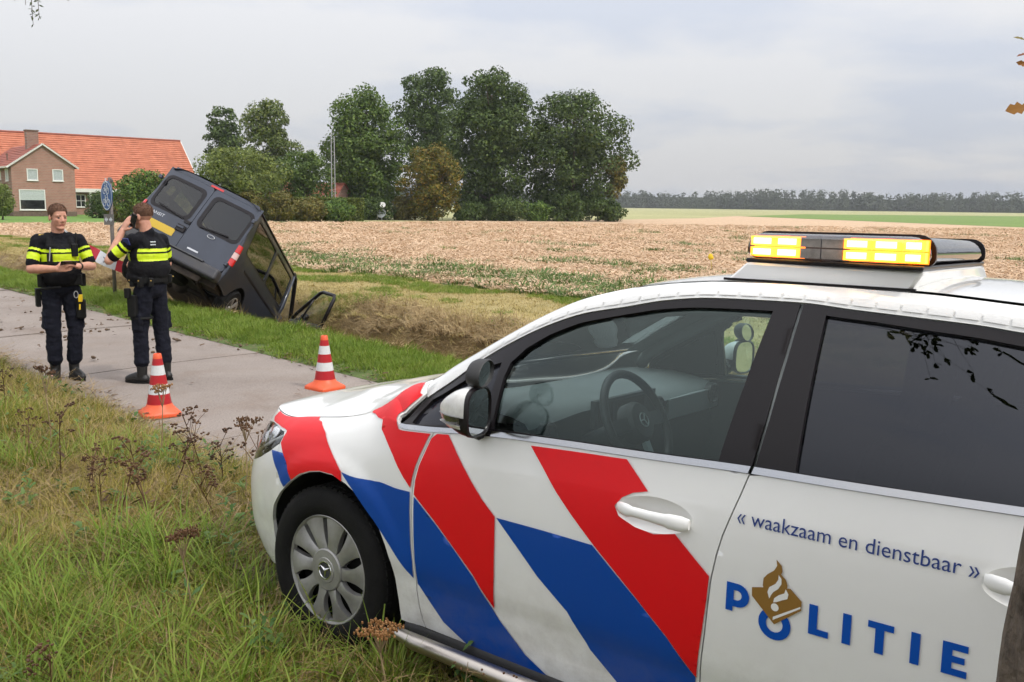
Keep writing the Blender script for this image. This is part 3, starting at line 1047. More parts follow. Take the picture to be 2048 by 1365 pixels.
def P_uv(u, w, lift=0.0):
    """body surface point for plan parameter u and height parameter w, in car space (X, Y, Z)"""
    sc = section(u)
    if w <= WL[1]: t = w / WL[1] * NV1
    elif w <= WL[2]: t = NV1 + (w - WL[1]) / (WL[2] - WL[1]) * NV2
    else: t = NV1 + NV2 + (w - WL[2]) / (WL[3] - WL[2]) * NV3
    t = min(max(t, 0), len(sc) - 1.0001); i = int(t); q = t - i
    d = sc[i][0] * (1 - q) + sc[i + 1][0] * q; z = sc[i][1] * (1 - q) + sc[i + 1][1] * q
    x, y, nx, ny = plan(u)
    if lift:
        dd = sc[i + 1][0] - sc[i][0]; dz = sc[i + 1][1] - sc[i][1]; l = math.hypot(dd, dz) or 1
        d -= lift * dz / l; z += lift * dd / l
    yy = y + ny * d - 0.88; zz = z - 0.30                # the outlines were measured on the leaning car: stand the body upright again
    return Vector((x + nx * d, 0.88 + yy * LCOS + zz * LSIN, 0.30 - yy * LSIN + zz * LCOS))


def w_of_z(u, z):
    sc = section(u)
    for i in range(len(sc) - 1):
        if sc[i][1] <= z <= sc[i + 1][1]:
            t = i + (z - sc[i][1]) / max(1e-6, sc[i + 1][1] - sc[i][1])
            if t <= NV1: return t / NV1 * WL[1]
            if t <= NV1 + NV2: return WL[1] + (t - NV1) / NV2 * (WL[2] - WL[1])
            return WL[2] + (t - NV1 - NV2) / NV3 * (WL[3] - WL[2])
    return 0.0 if z < sc[0][1] else WL[3]
# ------------------------------------------------------------------ police car: build
mat('car_white', (0.83, 0.83, 0.815), 0.36, spec=0.4, coat=0.9, vary=0.02, vscale=3)
def dirty(m, z0, z1, amount):
    """road dust thrown up on the lower flanks"""
    nt = m.node_tree; b = nt.nodes['Principled BSDF']
    tc = nt.nodes.new('ShaderNodeTexCoord'); sx = nt.nodes.new('ShaderNodeSeparateXYZ'); nt.links.new(tc.outputs['Object'], sx.inputs[0])
    mr = nt.nodes.new('ShaderNodeMapRange'); mr.inputs[1].default_value = z1; mr.inputs[2].default_value = z0; nt.links.new(sx.outputs[2], mr.inputs[0])
    no = nt.nodes.new('ShaderNodeTexNoise'); no.inputs['Scale'].default_value = 7; no.inputs['Detail'].default_value = 9; no.inputs['Roughness'].default_value = .7; nt.links.new(tc.outputs['Object'], no.inputs['Vector'])
    rp = nt.nodes.new('ShaderNodeValToRGB'); rp.color_ramp.elements[0].position = .40; rp.color_ramp.elements[1].position = .72; nt.links.new(no.outputs[0], rp.inputs[0])
    mu = nt.nodes.new('ShaderNodeMath'); mu.operation = 'MULTIPLY'; nt.links.new(mr.outputs[0], mu.inputs[0]); nt.links.new(rp.outputs[0], mu.inputs[1])
    m2 = nt.nodes.new('ShaderNodeMath'); m2.operation = 'MULTIPLY'; m2.inputs[1].default_value = amount; nt.links.new(mu.outputs[0], m2.inputs[0])
    mx = nt.nodes.new('ShaderNodeMixRGB'); mx.inputs[2].default_value = (0.23, 0.19, 0.14, 1); nt.links.new(m2.outputs[0], mx.inputs[0])
    src = b.inputs['Base Color'].links[0].from_socket if b.inputs['Base Color'].links else None
    if src: nt.links.new(src, mx.inputs[1])
    else: mx.inputs[1].default_value = b.inputs['Base Color'].default_value
    nt.links.new(mx.outputs[0], b.inputs['Base Color'])


mat('car_red', (0.72, 0.004, 0.010), 0.42, spec=0.35, coat=0.06)
mat('car_blue', (0.0, 0.058, 0.33), 0.42, spec=0.35, coat=0.06)
dirty(MATS['car_white'], .20, .62, .55); dirty(MATS['car_blue'], .18, .50, .35)
mat('car_gold', (0.26, 0.135, 0.025), 0.45)
mat('ink_blue', (0.012, 0.04, 0.20), 0.45)
mat('letter_blue', (0.0, 0.075, 0.42), 0.45, spec=0.3)
mat('trim_black', (0.014, 0.012, 0.014), 0.33, spec=0.28)
mat('trim_gloss', (0.016, 0.016, 0.022), 0.12, spec=0.4)
mat('rubber', (0.008, 0.0078, 0.0075), 0.8, spec=0.2, bump=0.15, bscale=120, vary=0.3, vscale=9)
mat('dark_void', (0.006, 0.006, 0.006), 0.9)
mat('plastic_dark', (0.022, 0.022, 0.023), 0.55, bump=0.1, bscale=300)
mat('chrome', (0.72, 0.72, 0.74), 0.12, metal=1.0)
mat('satin_steel', (0.50, 0.46, 0.42), 0.34, metal=1.0, vary=0.12, vscale=4)
mat('wheel_silver', (0.33, 0.325, 0.315), 0.42, metal=0.55, vary=0.16, vscale=14, bump=0.05)
mat('sticker_grey', (0.79, 0.79, 0.78), 0.4)
mat('dash_grey', (0.20, 0.22, 0.22), 0.6, bump=0.1, bscale=200)
mat('dash_dark', (0.03, 0.033, 0.035), 0.5)
mat('dash_silver', (0.46, 0.50, 0.51), 0.4, metal=0.4)
mat('seat_cloth', (0.018, 0.018, 0.02), 0.9)
mat('screen_grey', (0.075, 0.065, 0.062), 0.25)
mat('mirror_glass', (0.62, 0.66, 0.66), 0.02, metal=1.0)
glassmat('car_glass', (0.74, 0.88, 0.855), 1.62, gl=(0.86, 1.0, 0.97))
glassmat('car_glass_clear', (0.90, 0.95, 0.93), 1.42)
glassmat('privacy_glass', (0.035, 0.036, 0.042), 1.9, gl=(0.50, 0.52, 0.58))
glassmat('lamp_glass', (0.92, 0.93, 0.93), 1.45)

car = empty('police_car')
car.matrix_world = Matrix.Translation(CARO) @ Matrix.Rotation(math.pi / 2 + CARTH, 4, 'Z') @ Matrix.Translation((0, .88, .30)) @ Matrix.Rotation(LEAN, 4, 'X') @ Matrix.Translation((0, -.88, -.30))
tag(car, 'white police car with red and blue stripes, parked on the verge, amber roof lights lit', 'car')


def LC(p):
    return Vector((-p[0], p[1], p[2]))


def inpoly(P, poly):
    x, y = P[:, 0], P[:, 1]; c = np.zeros(len(P), bool); n = len(poly)
    for i in range(n):
        x1, y1 = poly[i]; x2, y2 = poly[(i + 1) % n]
        if y1 == y2: continue
        m = (y1 > y) != (y2 > y)
        c ^= m & (x < (x2 - x1) * (y - y1) / (y2 - y1) + x1)
    return c


def densify(poly, st):
    out = []
    for a, b_ in zip(poly, poly[1:] + poly[:1]):
        k = max(1, int(math.ceil(math.hypot(b_[0] - a[0], b_[1] - a[1]) / st)))
        out += [(a[0] + (b_[0] - a[0]) * i / k, a[1] + (b_[1] - a[1]) * i / k) for i in range(k)]
    return out


def tri_fill(poly, holes, st):
    loops = [densify(list(p), st) for p in [poly] + list(holes)]
    V = []; Ed = []
    for lp in loops:
        b0 = len(V); V += lp; n = len(lp)
        Ed += [(b0 + i, b0 + (i + 1) % n) for i in range(n)]
    A = np.array(V)
    x0, y0 = A.min(0); x1, y1 = A.max(0)
    gx, gy = np.meshgrid(np.arange(x0 + st * .5, x1, st), np.arange(y0 + st * .5, y1, st))
    Gp = np.stack([gx.ravel() + (np.arange(gx.size) % 7) * 1e-5, gy.ravel()], 1)
    if len(Gp):
        keep = inpoly(Gp, poly)
        for h in holes: keep &= ~inpoly(Gp, h)
        Gp = Gp[keep]
        if len(Gp):
            dd = np.full(len(Gp), 9.0)
            for i in range(0, len(A), 200): dd = np.minimum(dd, np.sqrt(((Gp[:, None, :] - A[None, i:i + 200, :]) ** 2).sum(-1)).min(1))
            Gp = Gp[dd > st * 0.45]
        V = V + [tuple(p) for p in Gp]
    r_ = delaunay_2d_cdt([Vector(p) for p in V], Ed, [], 0, 1e-6)
    vs = [tuple(p) for p in r_[0]]
    cen = np.array([np.mean([vs[i] for i in t], 0) for t in r_[2]])
    ok = inpoly(cen, poly)
    for h in holes: ok &= ~inpoly(cen, h)
    tris = []
    for t, k in zip(r_[2], ok):
        if not k: continue
        (ax, ay), (bx, by), (cx, cy) = (vs[i] for i in t)
        ar = (bx - ax) * (cy - ay) - (by - ay) * (cx - ax)
        if abs(ar) < 1e-10: continue
        tris.append(tuple(t) if ar > 0 else (t[0], t[2], t[1]))
    return vs, tris, loops


def panel(name, poly, m, parent, lift=0.0, st=0.035, holes=(), flange=0.014, mirror=False, surf=None, smooth=True, aw=1.0):
    surf = surf or P_uv
    # aw > 1 packs more rows along the height, so that the body creases stay crisp
    vs, tris, loops = tri_fill([(u, w * aw) for u, w in poly], [[(u, w * aw) for u, w in h] for h in holes], st)
    if aw != 1.0: vs = [(u, w / aw) for u, w in vs]; loops = [[(u, w / aw) for u, w in lp] for lp in loops]
    V = [surf(u, w, lift) for u, w in vs]
    # outward orientation
    a, b_, c = tris[len(tris) // 2]
    nrm = (LC(V[b_]) - LC(V[a])).cross(LC(V[c]) - LC(V[a]))
    cc = LC(V[a]); outw = Vector((0.0, cc.y, max(0, cc.z - 0.9) * 2)) if abs(cc.y) > .3 else Vector((cc.x, 0, .2))
    if nrm.dot(outw) < 0: tris = [(t[0], t[2], t[1]) for t in tris]
    F = list(tris)
    if flange > 0:
        for lp in loops:
            b0 = len(V); n = len(lp)
            V += [surf(u, w, lift) for u, w in lp] + [surf(u, w, lift - flange) for u, w in lp]
            F += [(b0 + i, b0 + (i + 1) % n, b0 + n + (i + 1) % n, b0 + n + i) for i in range(n)]
    out = []
    nt_ = len(tris)
    for sgn in ((1, -1) if mirror else (1,)):
        me_v = [(-p[0], p[1] * sgn, p[2]) for p in V]
        me_f = F if sgn == 1 else [tuple(reversed(t)) for t in F]
        o = mesh_obj(name, me_v, me_f, m, parent)
        o.data.polygons.foreach_set('use_smooth', [i < nt_ for i in range(len(F))])
        out.append(o)
    return out[0] if len(out) == 1 else out


def rows(name, us_, edge, m, parent, bow, bulge, nv=16, pw=2.2, extra=None, zoff=0.0):
    """surface spanned between the left edge curve and its mirror image"""
    v = []; f = []
    for u in us_:
        e = edge(u); bw = bow(u); bg = bulge(u)
        for j in range(nv + 1):
            t = -1 + 2 * j / nv; k = 1 - abs(t) ** pw
            v.append((-(e[0] - bw * (1 - t * t)), e[1] * t, e[2] + bg * k + (extra(u, t) if extra else 0) + zoff))
    for i in range(len(us_) - 1):
        for j in range(nv):
            a = i * (nv + 1) + j; f.append((a, a + 1, a + nv + 2, a + nv + 1))
    o = mesh_obj(name, v, f, m, parent, smooth=True)
    return o


def lin(a, b_, n): return [a + (b_ - a) * i / n for i in range(n + 1)]


edge4 = lambda u: P_uv(u, 1.38)
# --- bonnet, windscreen, roof
BU = ([U_NOSE, -1.2, -0.9, -0.6, -0.4, -0.2, 0.0, 0.15, 0.25, 0.34], [0.0, 0.006, 0.022, 0.056, 0.086, 0.102, 0.104, 0.075, 0.03, -0.022])
bonnet = rows('bonnet', lin(U_NOSE, -0.4, 30) + lin(-0.38, 0.33, 24), lambda u: P_uv(u, 1.38) + Vector((0, -0.004, 0.001)), MATS['car_white'], car,
              lambda u: 0.17 * sstep(-0.1, 0.34, u), lambda u: cr(BU[0], BU[1], u), 28, 2.4, lambda u, t: 0.007 * math.exp(-((abs(t) - 0.52) / 0.07) ** 2) * sstep(-0.8, -0.3, u))
cowl = rows('cowl', lin(0.335, 0.375, 3), lambda u: P_uv(u, 1.38) + Vector((0, -0.004, -0.006)), MATS['plastic_dark'], car, lambda u: 0.17, lambda u: -0.024, 20, 2.4)
rows('windscreen', lin(0.375, 1.20, 20), lambda u: P_uv(u, 1.375), MATS['car_glass_clear'], car, lambda u: 0.17 - 0.12 * sstep(0.37, 1.2, u), lambda u: -0.022 + 0.04 * sstep(0.37, 1.2, u), 20, 2.2)
roof = rows('roof_panel', lin(1.205, 3.15, 40), lambda u: P_uv(u, 1.38) + Vector((0, -0.005, 0)), MATS['car_white'], car, lambda u: 0.05 * sstep(1.6, 1.2, u), lambda u: 0.018, 20, 2.6)
rows('headliner', lin(1.215, 3.1, 12), lambda u: P_uv(u, 1.36) + Vector((0, -0.02, -0.03)), MATS['dash_grey'], car, lambda u: 0.05 * sstep(1.6, 1.2, u), lambda u: 0.014, 12, 2.6)
panel('roof_ditch', [(1.2, 1.366), (3.14, 1.366), (3.14, 1.379), (1.2, 1.379)], MATS['trim_black'], car, -0.012, 0.05, flange=0, mirror=True)

# --- side panels, outlines in (u, w)
FCUT = [(0.556, 0.785), (0.541, 0.758), (0.518, 0.702), (0.501, 0.658), (0.488, 0.609), (0.483, 0.569), (0.48, 0.523), (0.478, 0.442), (0.478, 0.351), (0.481, 0.288), (0.478, 0.221), (0.472, 0.16), (0.474, 0.09), (0.482, 0.03), (0.49, 0.004)]
BCUT = [(1.738, 1.28), (1.727, 1.115), (1.712, 0.941), (1.696, 0.799), (1.687, 0.779), (1.671, 0.728), (1.65, 0.667), (1.632, 0.613), (1.619, 0.558), (1.607, 0.489), (1.594, 0.336), (1.575, 0.186), (1.57, 0.10), (1.585, 0.004)]
ARCH = [(-0.455, 0.004), (-0.415, 0.14), (-0.40, 0.29), (-0.352, 0.393), (-0.287, 0.473), (-0.204, 0.547), (-0.131, 0.598), (-0.065, 0.622), (-0.005, 0.629), (0.07, 0.617), (0.143, 0.58), (0.213, 0.524), (0.272, 0.451), (0.319, 0.382), (0.347, 0.317), (0.366, 0.25), (0.374, 0.174), (0.378, 0.09), (0.378, 0.004)]
LAMP = [(-0.331, 0.776), (-0.337, 0.744), (-0.40, 0.699), (-0.50, 0.658), (-0.60, 0.628), (-0.72, 0.60), (-0.86, 0.60), (-0.93, 0.64), (-0.93, 0.72), (-0.86, 0.80), (-0.74, 0.88), (-0.62, 0.98), (-0.55, 1.02), (-0.465, 0.985), (-0.40, 0.88), (-0.357, 0.80)]


def off(pl, du, dw=0.0): return [(u + du, w + dw) for u, w in pl]


G_ = 0.0022
arch_f = [p for p in ARCH if p[0] < -0.28]
panel('front_bumper', [(U_NOSE + 0.001, 0.004)] + arch_f + [(-0.300, 0.60), (-0.335, 0.735)] + [(u - 0.001, w - 0.003) for u, w in LAMP[2:8]] + [(u - 0.004, w + 0.002) for u, w in LAMP[8:13]] + [(-0.60, 1.15), (-0.62, 1.372), (U_NOSE + 0.001, 1.372)], MATS['car_white'], car, mirror=True)
panel('front_wing', [(-0.616, 1.374)] + [(u, 1.374) for u in lin(-0.58, 0.36, 20)] + [(0.41, 1.37), (0.432, 1.30), (0.402, 1.296), (0.378, 1.275), (0.368, 1.05), (0.368, 0.88), (0.377, 0.80), (0.390, 0.783)] + off(FCUT, -G_) + [p for p in reversed(ARCH) if p[0] > -0.29] + [(-0.296, 0.60), (-0.331, 0.738), (-0.327, 0.776), (-0.352, 0.803), (-0.396, 0.885), (-0.462, 0.992), (-0.55, 1.03), (-0.598, 1.15)], MATS['car_white'], car, mirror=True, st=0.03, aw=2.0)
HND = lambda uc: [(uc + 0.122 * math.cos(a), 0.634 + 0.050 * math.sin(a)) for a in lin(0, 2 * math.pi * 31 / 32, 31)]
door_f = panel('front_door', off(FCUT, G_) + [(u, 0.004) for u in lin(0.6, 1.5, 12)] + off(list(reversed(BCUT[4:])), -G_) + [(1.687 - G_, 0.780), (1.689, 0.782)] + [(u, 0.783) for u in lin(1.6, 0.6, 14)], MATS['car_white'], car, st=0.028, holes=[HND(1.42)], mirror=True, aw=2.6)
RCUT = [(2.66, 0.783), (2.64, 0.70), (2.58, 0.62), (2.50, 0.585), (2.42, 0.50), (2.37, 0.40), (2.345, 0.28), (2.335, 0.10), (2.33, 0.004)]
door_r = panel('rear_door', off(BCUT[4:], G_) + [(u, 0.004) for u in lin(1.65, 2.3, 10)] + off(list(reversed(RCUT)), -G_) + [(u, 0.783) for u in lin(2.6, 1.72, 14)], MATS['car_white'], car, st=0.028, holes=[HND(2.385)], mirror=True, aw=2.6)
ARCHR = [(2.73 + 0.372 * math.cos(a), 0.13 + 0.49 * math.sin(a)) for a in lin(math.pi, 0, 20)]
panel('rear_quarter', off(RCUT, G_) + [(2.345, 0.004)] + [p for p in ARCHR if p[1] > 0.02 and p[0] > 2.352] + [(3.102, 0.004), (3.45, 0.004), (3.50, 0.5), (3.46, 0.8), (3.30, 1.1), (3.10, 1.278), (2.98, 1.278), (2.90, 1.1), (2.86, 0.95), (2.72, 0.82)], MATS['car_white'], car, mirror=True)
panel('tailgate', [(3.456, 0.30), (U_TAIL - 0.001, 0.30), (U_TAIL - 0.001, 0.80), (3.47, 0.80)], MATS['car_white'], car, mirror=True)
panel('rear_bumper', [(3.454, 0.004), (U_TAIL - 0.001, 0.004), (U_TAIL - 0.001, 0.296), (3.456, 0.296)], MATS['car_white'], car, mirror=True)
panel('rear_window', [(3.472, 0.804), (U_TAIL - 0.001, 0.804), (U_TAIL - 0.001, 1.376), (3.13, 1.376), (3.32, 1.1)], MATS['privacy_glass'], car, mirror=True)
panel('tail_lamp', [(3.30, 0.62), (3.44, 0.56), (3.60, 0.56), (3.60, 0.72), (3.42, 0.77), (3.30, 0.76)], MATS['car_red'], car, 0.006, mirror=True)
panel('roof_rail', [(u, 1.2825) for u in lin(0.436, 3.1, 50)] + [(u, 1.364) for u in lin(3.1, 1.21, 34)] + [(u, 1.372) for u in lin(1.19, 0.415, 16)], MATS['car_white'], car, mirror=True, st=0.03)
panel('grille', [(U_NOSE + 0.001, 0.34), (-0.98, 0.34), (-0.96, 0.58), (U_NOSE + 0.001, 0.64)], MATS['trim_black'], car, 0.006, mirror=True)
panel('lower_grille', [(U_NOSE + 0.001, 0.06), (-0.80, 0.06), (-0.76, 0.16), (U_NOSE + 0.001, 0.22)], MATS['trim_black'], car, 0.006, mirror=True)

# --- window frames and glass
QTR = [(0.455, 0.83), (0.437, 0.86), (0.445, 1.02), (0.47, 1.17), (0.56, 1.185), (0.727, 1.193), (0.768, 1.183), (0.765, 1.0), (0.76, 0.83)]
WIN1 = [(0.80, 0.815), (0.80, 1.09), (0.81, 1.16), (0.86, 1.208), (0.942, 1.234), (1.048, 1.247), (1.201, 1.255), (1.351, 1.254), (1.492, 1.252), (1.662, 1.253), (1.595, 0.806), (1.386, 0.806), (1.036, 0.807)]
WIN2 = [(1.807, 1.255), (1.934, 1.256), (2.068, 1.251), (2.268, 1.246), (2.45, 1.235), (2.60, 1.20), (2.66, 1.10), (2.66, 0.95), (2.62, 0.806), (2.322, 0.805), (1.948, 0.805), (1.808, 0.805)]
QTR3 = [(2.74, 0.83), (2.74, 1.12), (2.80, 1.14), (2.86, 1.02), (2.80, 0.88)]
panel('front_window_frame', [(0.405, 0.806), (0.395, 0.86), (0.40, 1.05), (0.415, 1.26), (0.44, 1.278)] + [(u, 1.279) for u in lin(0.5, 1.70, 30)] + off([(1.736, 1.278), BCUT[1], BCUT[2], (1.694, 0.804)], -0.004) + [(u, 0.804) for u in lin(1.6, 0.5, 20)], MATS['trim_black'], car, -0.003, 0.03, holes=[QTR, WIN1], flange=0.02, mirror=True)
panel('rear_window_frame', off([(1.737, 1.279), BCUT[1], BCUT[2], (1.696, 0.804)], 0.005) + [(u, 0.804) for u in lin(1.75, 2.68, 20)] + [(2.75, 0.83), (2.86, 0.95), (2.90, 1.1), (2.96, 1.278)] + [(u, 1.279) for u in lin(2.9, 1.80, 30)], MATS['trim_black'], car, -0.003, 0.03, holes=[WIN2, QTR3], flange=0.02, mirror=True)


def grow(pl, k):
    c = np.mean(np.array(pl), 0)
    return [(c[0] + (u - c[0]) * k, c[1] + (w - c[1]) * k) for u, w in pl]


panel('quarter_glass', grow(QTR, 1.04), MATS['trim_gloss'], car, -0.017, flange=0, mirror=True)
panel('front_window', grow(WIN1, 1.025), MATS['car_glass'], car, -0.017, flange=0, mirror=True)
panel('rear_door_window', grow(WIN2, 1.025), MATS['privacy_glass'], car, -0.017, flange=0, mirror=True)
panel('rear_quarter_glass', grow(QTR3, 1.05), MATS['privacy_glass'], car, -0.017, flange=0, mirror=True)
panel('belt_moulding', [(0.392, 0.786), (0.384, 0.793), (0.392, 0.802)] + [(u, 0.803) for u in lin(0.42, 1.690, 36)] + [(1.684, 0.784)] + [(u, 0.7845) for u in lin(1.66, 0.42, 36)], MATS['chrome'], car, 0.004, 0.03, flange=0.01, mirror=True)
panel('belt_moulding', [(u, 0.803) for u in lin(1.700, 2.72, 30)] + [(2.70, 0.785)] + [(u, 0.7845) for u in lin(2.68, 1.694, 30)], MATS['chrome'], car, 0.004, 0.03, flange=0.01, mirror=True)
# --- door handles in their cups
for uc in (1.42, 2.385):
    for sg in (1, -1):
        v = []; f = []
        nr, na_ = 7, 32
        for i in range(nr + 1):
            r_ = i / nr
            for k in range(na_):
                a = 2 * math.pi * k / na_
                p = P_uv(uc + 0.122 * r_ * math.cos(a), 0.634 + 0.050 * r_ * math.sin(a), -0.024 * (1 - r_ ** 3))
                v.append((-p[0], p[1] * sg, p[2]))
        for i in range(nr):
            for k in range(na_):
                a = i * na_ + k; b_ = i * na_ + (k + 1) % na_; q = (a, b_, b_ + na_, a + na_)
                f.append(q if sg == 1 else q[::-1])
        cup = mesh_obj('handle_cup', v, f, MATS['car_white'], car, smooth=True)
        mb = MB(); prof = [(-0.115, .004, .010), (-0.10, .016, .015), (-0.07, .026, .0155), (-0.055, .026, .012), (0.0, .028, .0125), (0.05, .027, .0145), (0.062, .027, .0175), (0.10, .022, .018), (0.118, .010, .013)]
        rings = []
        for du, lf, hh in prof:
            for k in range(10):
                a = 2 * math.pi * k / 10
                p = P_uv(uc + du, 0.634 - du * 0.06 + 1.15 * hh * math.cos(a), lf + 0.008 * math.sin(a))
                rings.append((-p[0], p[1] * sg, p[2]))
        ff = []
        for i in range(len(prof) - 1):
            for k in range(10):
                a = i * 10 + k; b_ = i * 10 + (k + 1) % 10; q = (a, b_, b_ + 10, a + 10); ff.append(q if sg == -1 else q[::-1])
        ff += [tuple(range(10)), tuple(range(len(rings) - 10, len(rings)))]
        mesh_obj('door_handle', rings, ff, MATS['car_white'], car, autosmooth=50)

# --- livery (printed film)
def decal(name, poly, m, lift=0.0040): return panel(name, poly, m, car, lift, 0.026, flange=0, aw=2.6)


decal('red_stripe', [(-0.585, 1.355), (-0.53, 1.345), (-0.48, 1.34), (-0.40, 1.345), (-0.30, 1.352), (-0.195, 1.357), (-0.122, 1.199), (-0.097, 1.058), (-0.036, 0.795), (0.021, 0.737), (0.079, 0.679), (0.119, 0.634), (0.126, 0.589), (0.07, 0.622), (-0.005, 0.634), (-0.065, 0.627), (-0.131, 0.604), (-0.19, 0.562), (-0.24, 0.643), (-0.268, 0.677), (-0.318, 0.741), (-0.314, 0.792), (-0.36, 0.90), (-0.45, 1.02), (-0.545, 1.06), (-0.59, 1.15)], MATS['car_red'])
decal('blue_stripe', [(-0.378, 0.702), (-0.278, 0.688), (-0.227, 0.63), (-0.193, 0.56), (-0.25, 0.512), (-0.302, 0.578)], MATS['car_blue'], 0.0046)
decal('red_stripe', [(0.149, 1.36), (0.20, 1.362), (0.26, 1.364), (0.31, 1.365), (0.394, 1.36), (0.425, 1.302), (0.40, 1.302), (0.370, 1.28), (0.360, 1.05), (0.360, 0.88), (0.370, 0.797), (0.388, 0.778), (0.544, 0.778), (0.535, 0.766), (0.511, 0.706), (0.493, 0.657), (0.481, 0.609), (0.4755, 0.572), (0.439, 0.608), (0.379, 0.678), (0.291, 0.759), (0.24, 0.93), (0.20, 1.15)], MATS['car_red'])
decal('red_stripe', [(0.573, 0.779), (0.625, 0.779), (0.678, 0.712), (0.746, 0.632), (0.798, 0.575), (0.854, 0.525), (0.853, 0.437), (0.847, 0.313), (0.833, 0.191), (0.756, 0.299), (0.668, 0.389), (0.587, 0.468), (0.493, 0.550), (0.498, 0.604), (0.511, 0.66), (0.528, 0.704), (0.55, 0.761)], MATS['car_red'])
decal('blue_stripe', [(0.121, 0.631), (0.293, 0.562), (0.473, 0.557), (0.4715, 0.482), (0.4705, 0.35), (0.473, 0.283), (0.468, 0.211), (0.374, 0.325), (0.277, 0.431), (0.191, 0.547)], MATS['car_blue'])
decal('blue_stripe', [(0.493, 0.542), (0.587, 0.461), (0.668, 0.383), (0.755, 0.291), (0.83, 0.179), (0.85, 0.152), (0.947, 0.055), (1.03, 0.006), (0.86, 0.006), (0.69, 0.006), (0.588, 0.063), (0.531, 0.13), (0.482, 0.191), (0.487, 0.261), (0.488, 0.354), (0.49, 0.445)], MATS['car_blue'])
decal('blue_stripe', [(0.86, 0.523), (1.05, 0.516), (1.225, 0.508), (1.383, 0.375), (1.479, 0.287), (1.563, 0.19), (1.555, 0.10), (1.565, 0.006), (1.37, 0.006), (1.315, 0.066), (1.208, 0.16), (1.134, 0.272), (1.025, 0.36), (0.953, 0.433)], MATS['car_blue'])
decal('red_stripe', [(0.971, 0.772), (1.152, 0.774), (1.317, 0.775), (1.398, 0.696), (1.35, 0.685), (1.318, 0.668), (1.294, 0.640), (1.31, 0.612), (1.367, 0.590), (1.427, 0.581), (1.494, 0.594), (1.603, 0.499), (1.599, 0.435), (1.586, 0.33), (1.566, 0.19), (1.479, 0.29), (1.383, 0.378), (1.305, 0.446), (1.228, 0.511), (1.144, 0.588), (1.084, 0.647), (1.026, 0.712)], MATS['car_red'])
# reflective patches along the roof rail
for i in range(27):
    u0 = 0.62 + i * 0.0625
    decal('reflective_patch', [(u0, 1.293), (u0 + 0.056, 1.293), (u0 + 0.056, 1.318), (u0, 1.318)], MATS['sticker_grey'], 0.0026)


def uz(X, Z): return (X, w_of_z(X, Z))


def letter(name, poly, m, holes=(), lift=0.0040):
    return panel(name, [uz(*p) for p in densify(poly, 0.01)], m, car, lift, 0.02, holes=[[uz(*p) for p in h] for h in holes], flange=0)


def arc(cx, cz, r_, a0, a1, n=14, rz=None): return [(cx + r_ * math.cos(R(a)), cz + (rz or r_) * math.sin(R(a))) for a in lin(a0, a1, n)]


zb, zt_ = 0.6475, 0.7265
LB = MATS['letter_blue']
letter('letter_p', [(1.655, zb), (1.675, zb), (1.675, zb + 0.014), (1.688, zb + 0.014)] + arc(1.688, zb + 0.0465, 0.0325, -90, 90) + [(1.656, zt_)], LB, holes=[[(1.677, zb + 0.033), (1.686, zb + 0.033)] + arc(1.686, zb + 0.0465, 0.0135, -80, 80, 8) + [(1.677, zb + 0.06)]])
letter('letter_o', arc(1.792, 0.645, 0.0435, -180, 179.9 - 12, 36), LB, holes=[arc(1.792, 0.645, 0.0225, -180, 168, 24)])
letter('letter_l', [(1.881, zb), (1.932, zb), (1.932, zb + 0.017), (1.903, zb + 0.017), (1.903, zt_), (1.881, zt_)], LB)
letter('letter_i', [(1.966, zb), (1.987, zb), (1.987, zt_), (1.966, zt_)], LB)
letter('letter_t', [(2.045, zb), (2.066, zb), (2.066, zt_ - 0.017), (2.088, zt_ - 0.017), (2.088, zt_), (2.027, zt_), (2.027, zt_ - 0.017), (2.045, zt_ - 0.017)], LB)
letter('letter_i', [(2.127, zb), (2.148, zb), (2.148, zt_), (2.127, zt_)], LB)
letter('letter_e', [(2.197, zb), (2.252, zb), (2.252, zb + 0.017), (2.219, zb + 0.017), (2.219, zb + 0.032), (2.246, zb + 0.032), (2.246, zb + 0.048), (2.219, zb + 0.048), (2.219, zt_ - 0.017), (2.252, zt_ - 0.017), (2.252, zt_), (2.197, zt_)], LB)
GD = MATS['car_gold']
letter('emblem_book', [(1.727, 0.729), (1.750, 0.735), (1.83, 0.752), (1.861, 0.726), (1.861, 0.702), (1.792, 0.645), (1.728, 0.706)], GD, lift=0.0050)
letter('emblem_page', [(1.788, 0.665), (1.859, 0.712), (1.859, 0.7065), (1.788, 0.656)], MATS['car_white'], lift=0.0056)
letter('emblem_flame', [(1.764, 0.722), (1.756, 0.742), (1.757, 0.762), (1.768, 0.776), (1.784, 0.789), (1.791, 0.803), (1.788, 0.819), (1.803, 0.806), (1.806, 0.791), (1.803, 0.783), (1.816, 0.773), (1.822, 0.758), (1.820, 0.745), (1.826, 0.752), (1.829, 0.735), (1.812, 0.716), (1.79, 0.705)], GD, lift=0.0052)
letter('emblem_flame_gap', [(1.776, 0.711), (1.770, 0.728), (1.774, 0.742), (1.790, 0.755), (1.797, 0.768), (1.797, 0.781), (1.805, 0.772), (1.806, 0.758), (1.798, 0.743), (1.786, 0.732), (1.780, 0.722)], MATS['car_white'], lift=0.0060)
letter('emblem_flame_gap', [(1.787, 0.704), (1.789, 0.716), (1.800, 0.727), (1.815, 0.736), (1.818, 0.748), (1.826, 0.736), (1.824, 0.723), (1.810, 0.716), (1.797, 0.708)], MATS['car_white'], lift=0.0060)
letter('emblem_dot', arc(1.792, 0.692, 0.0105, -180, 165, 20), MATS['car_white'], lift=0.0060)


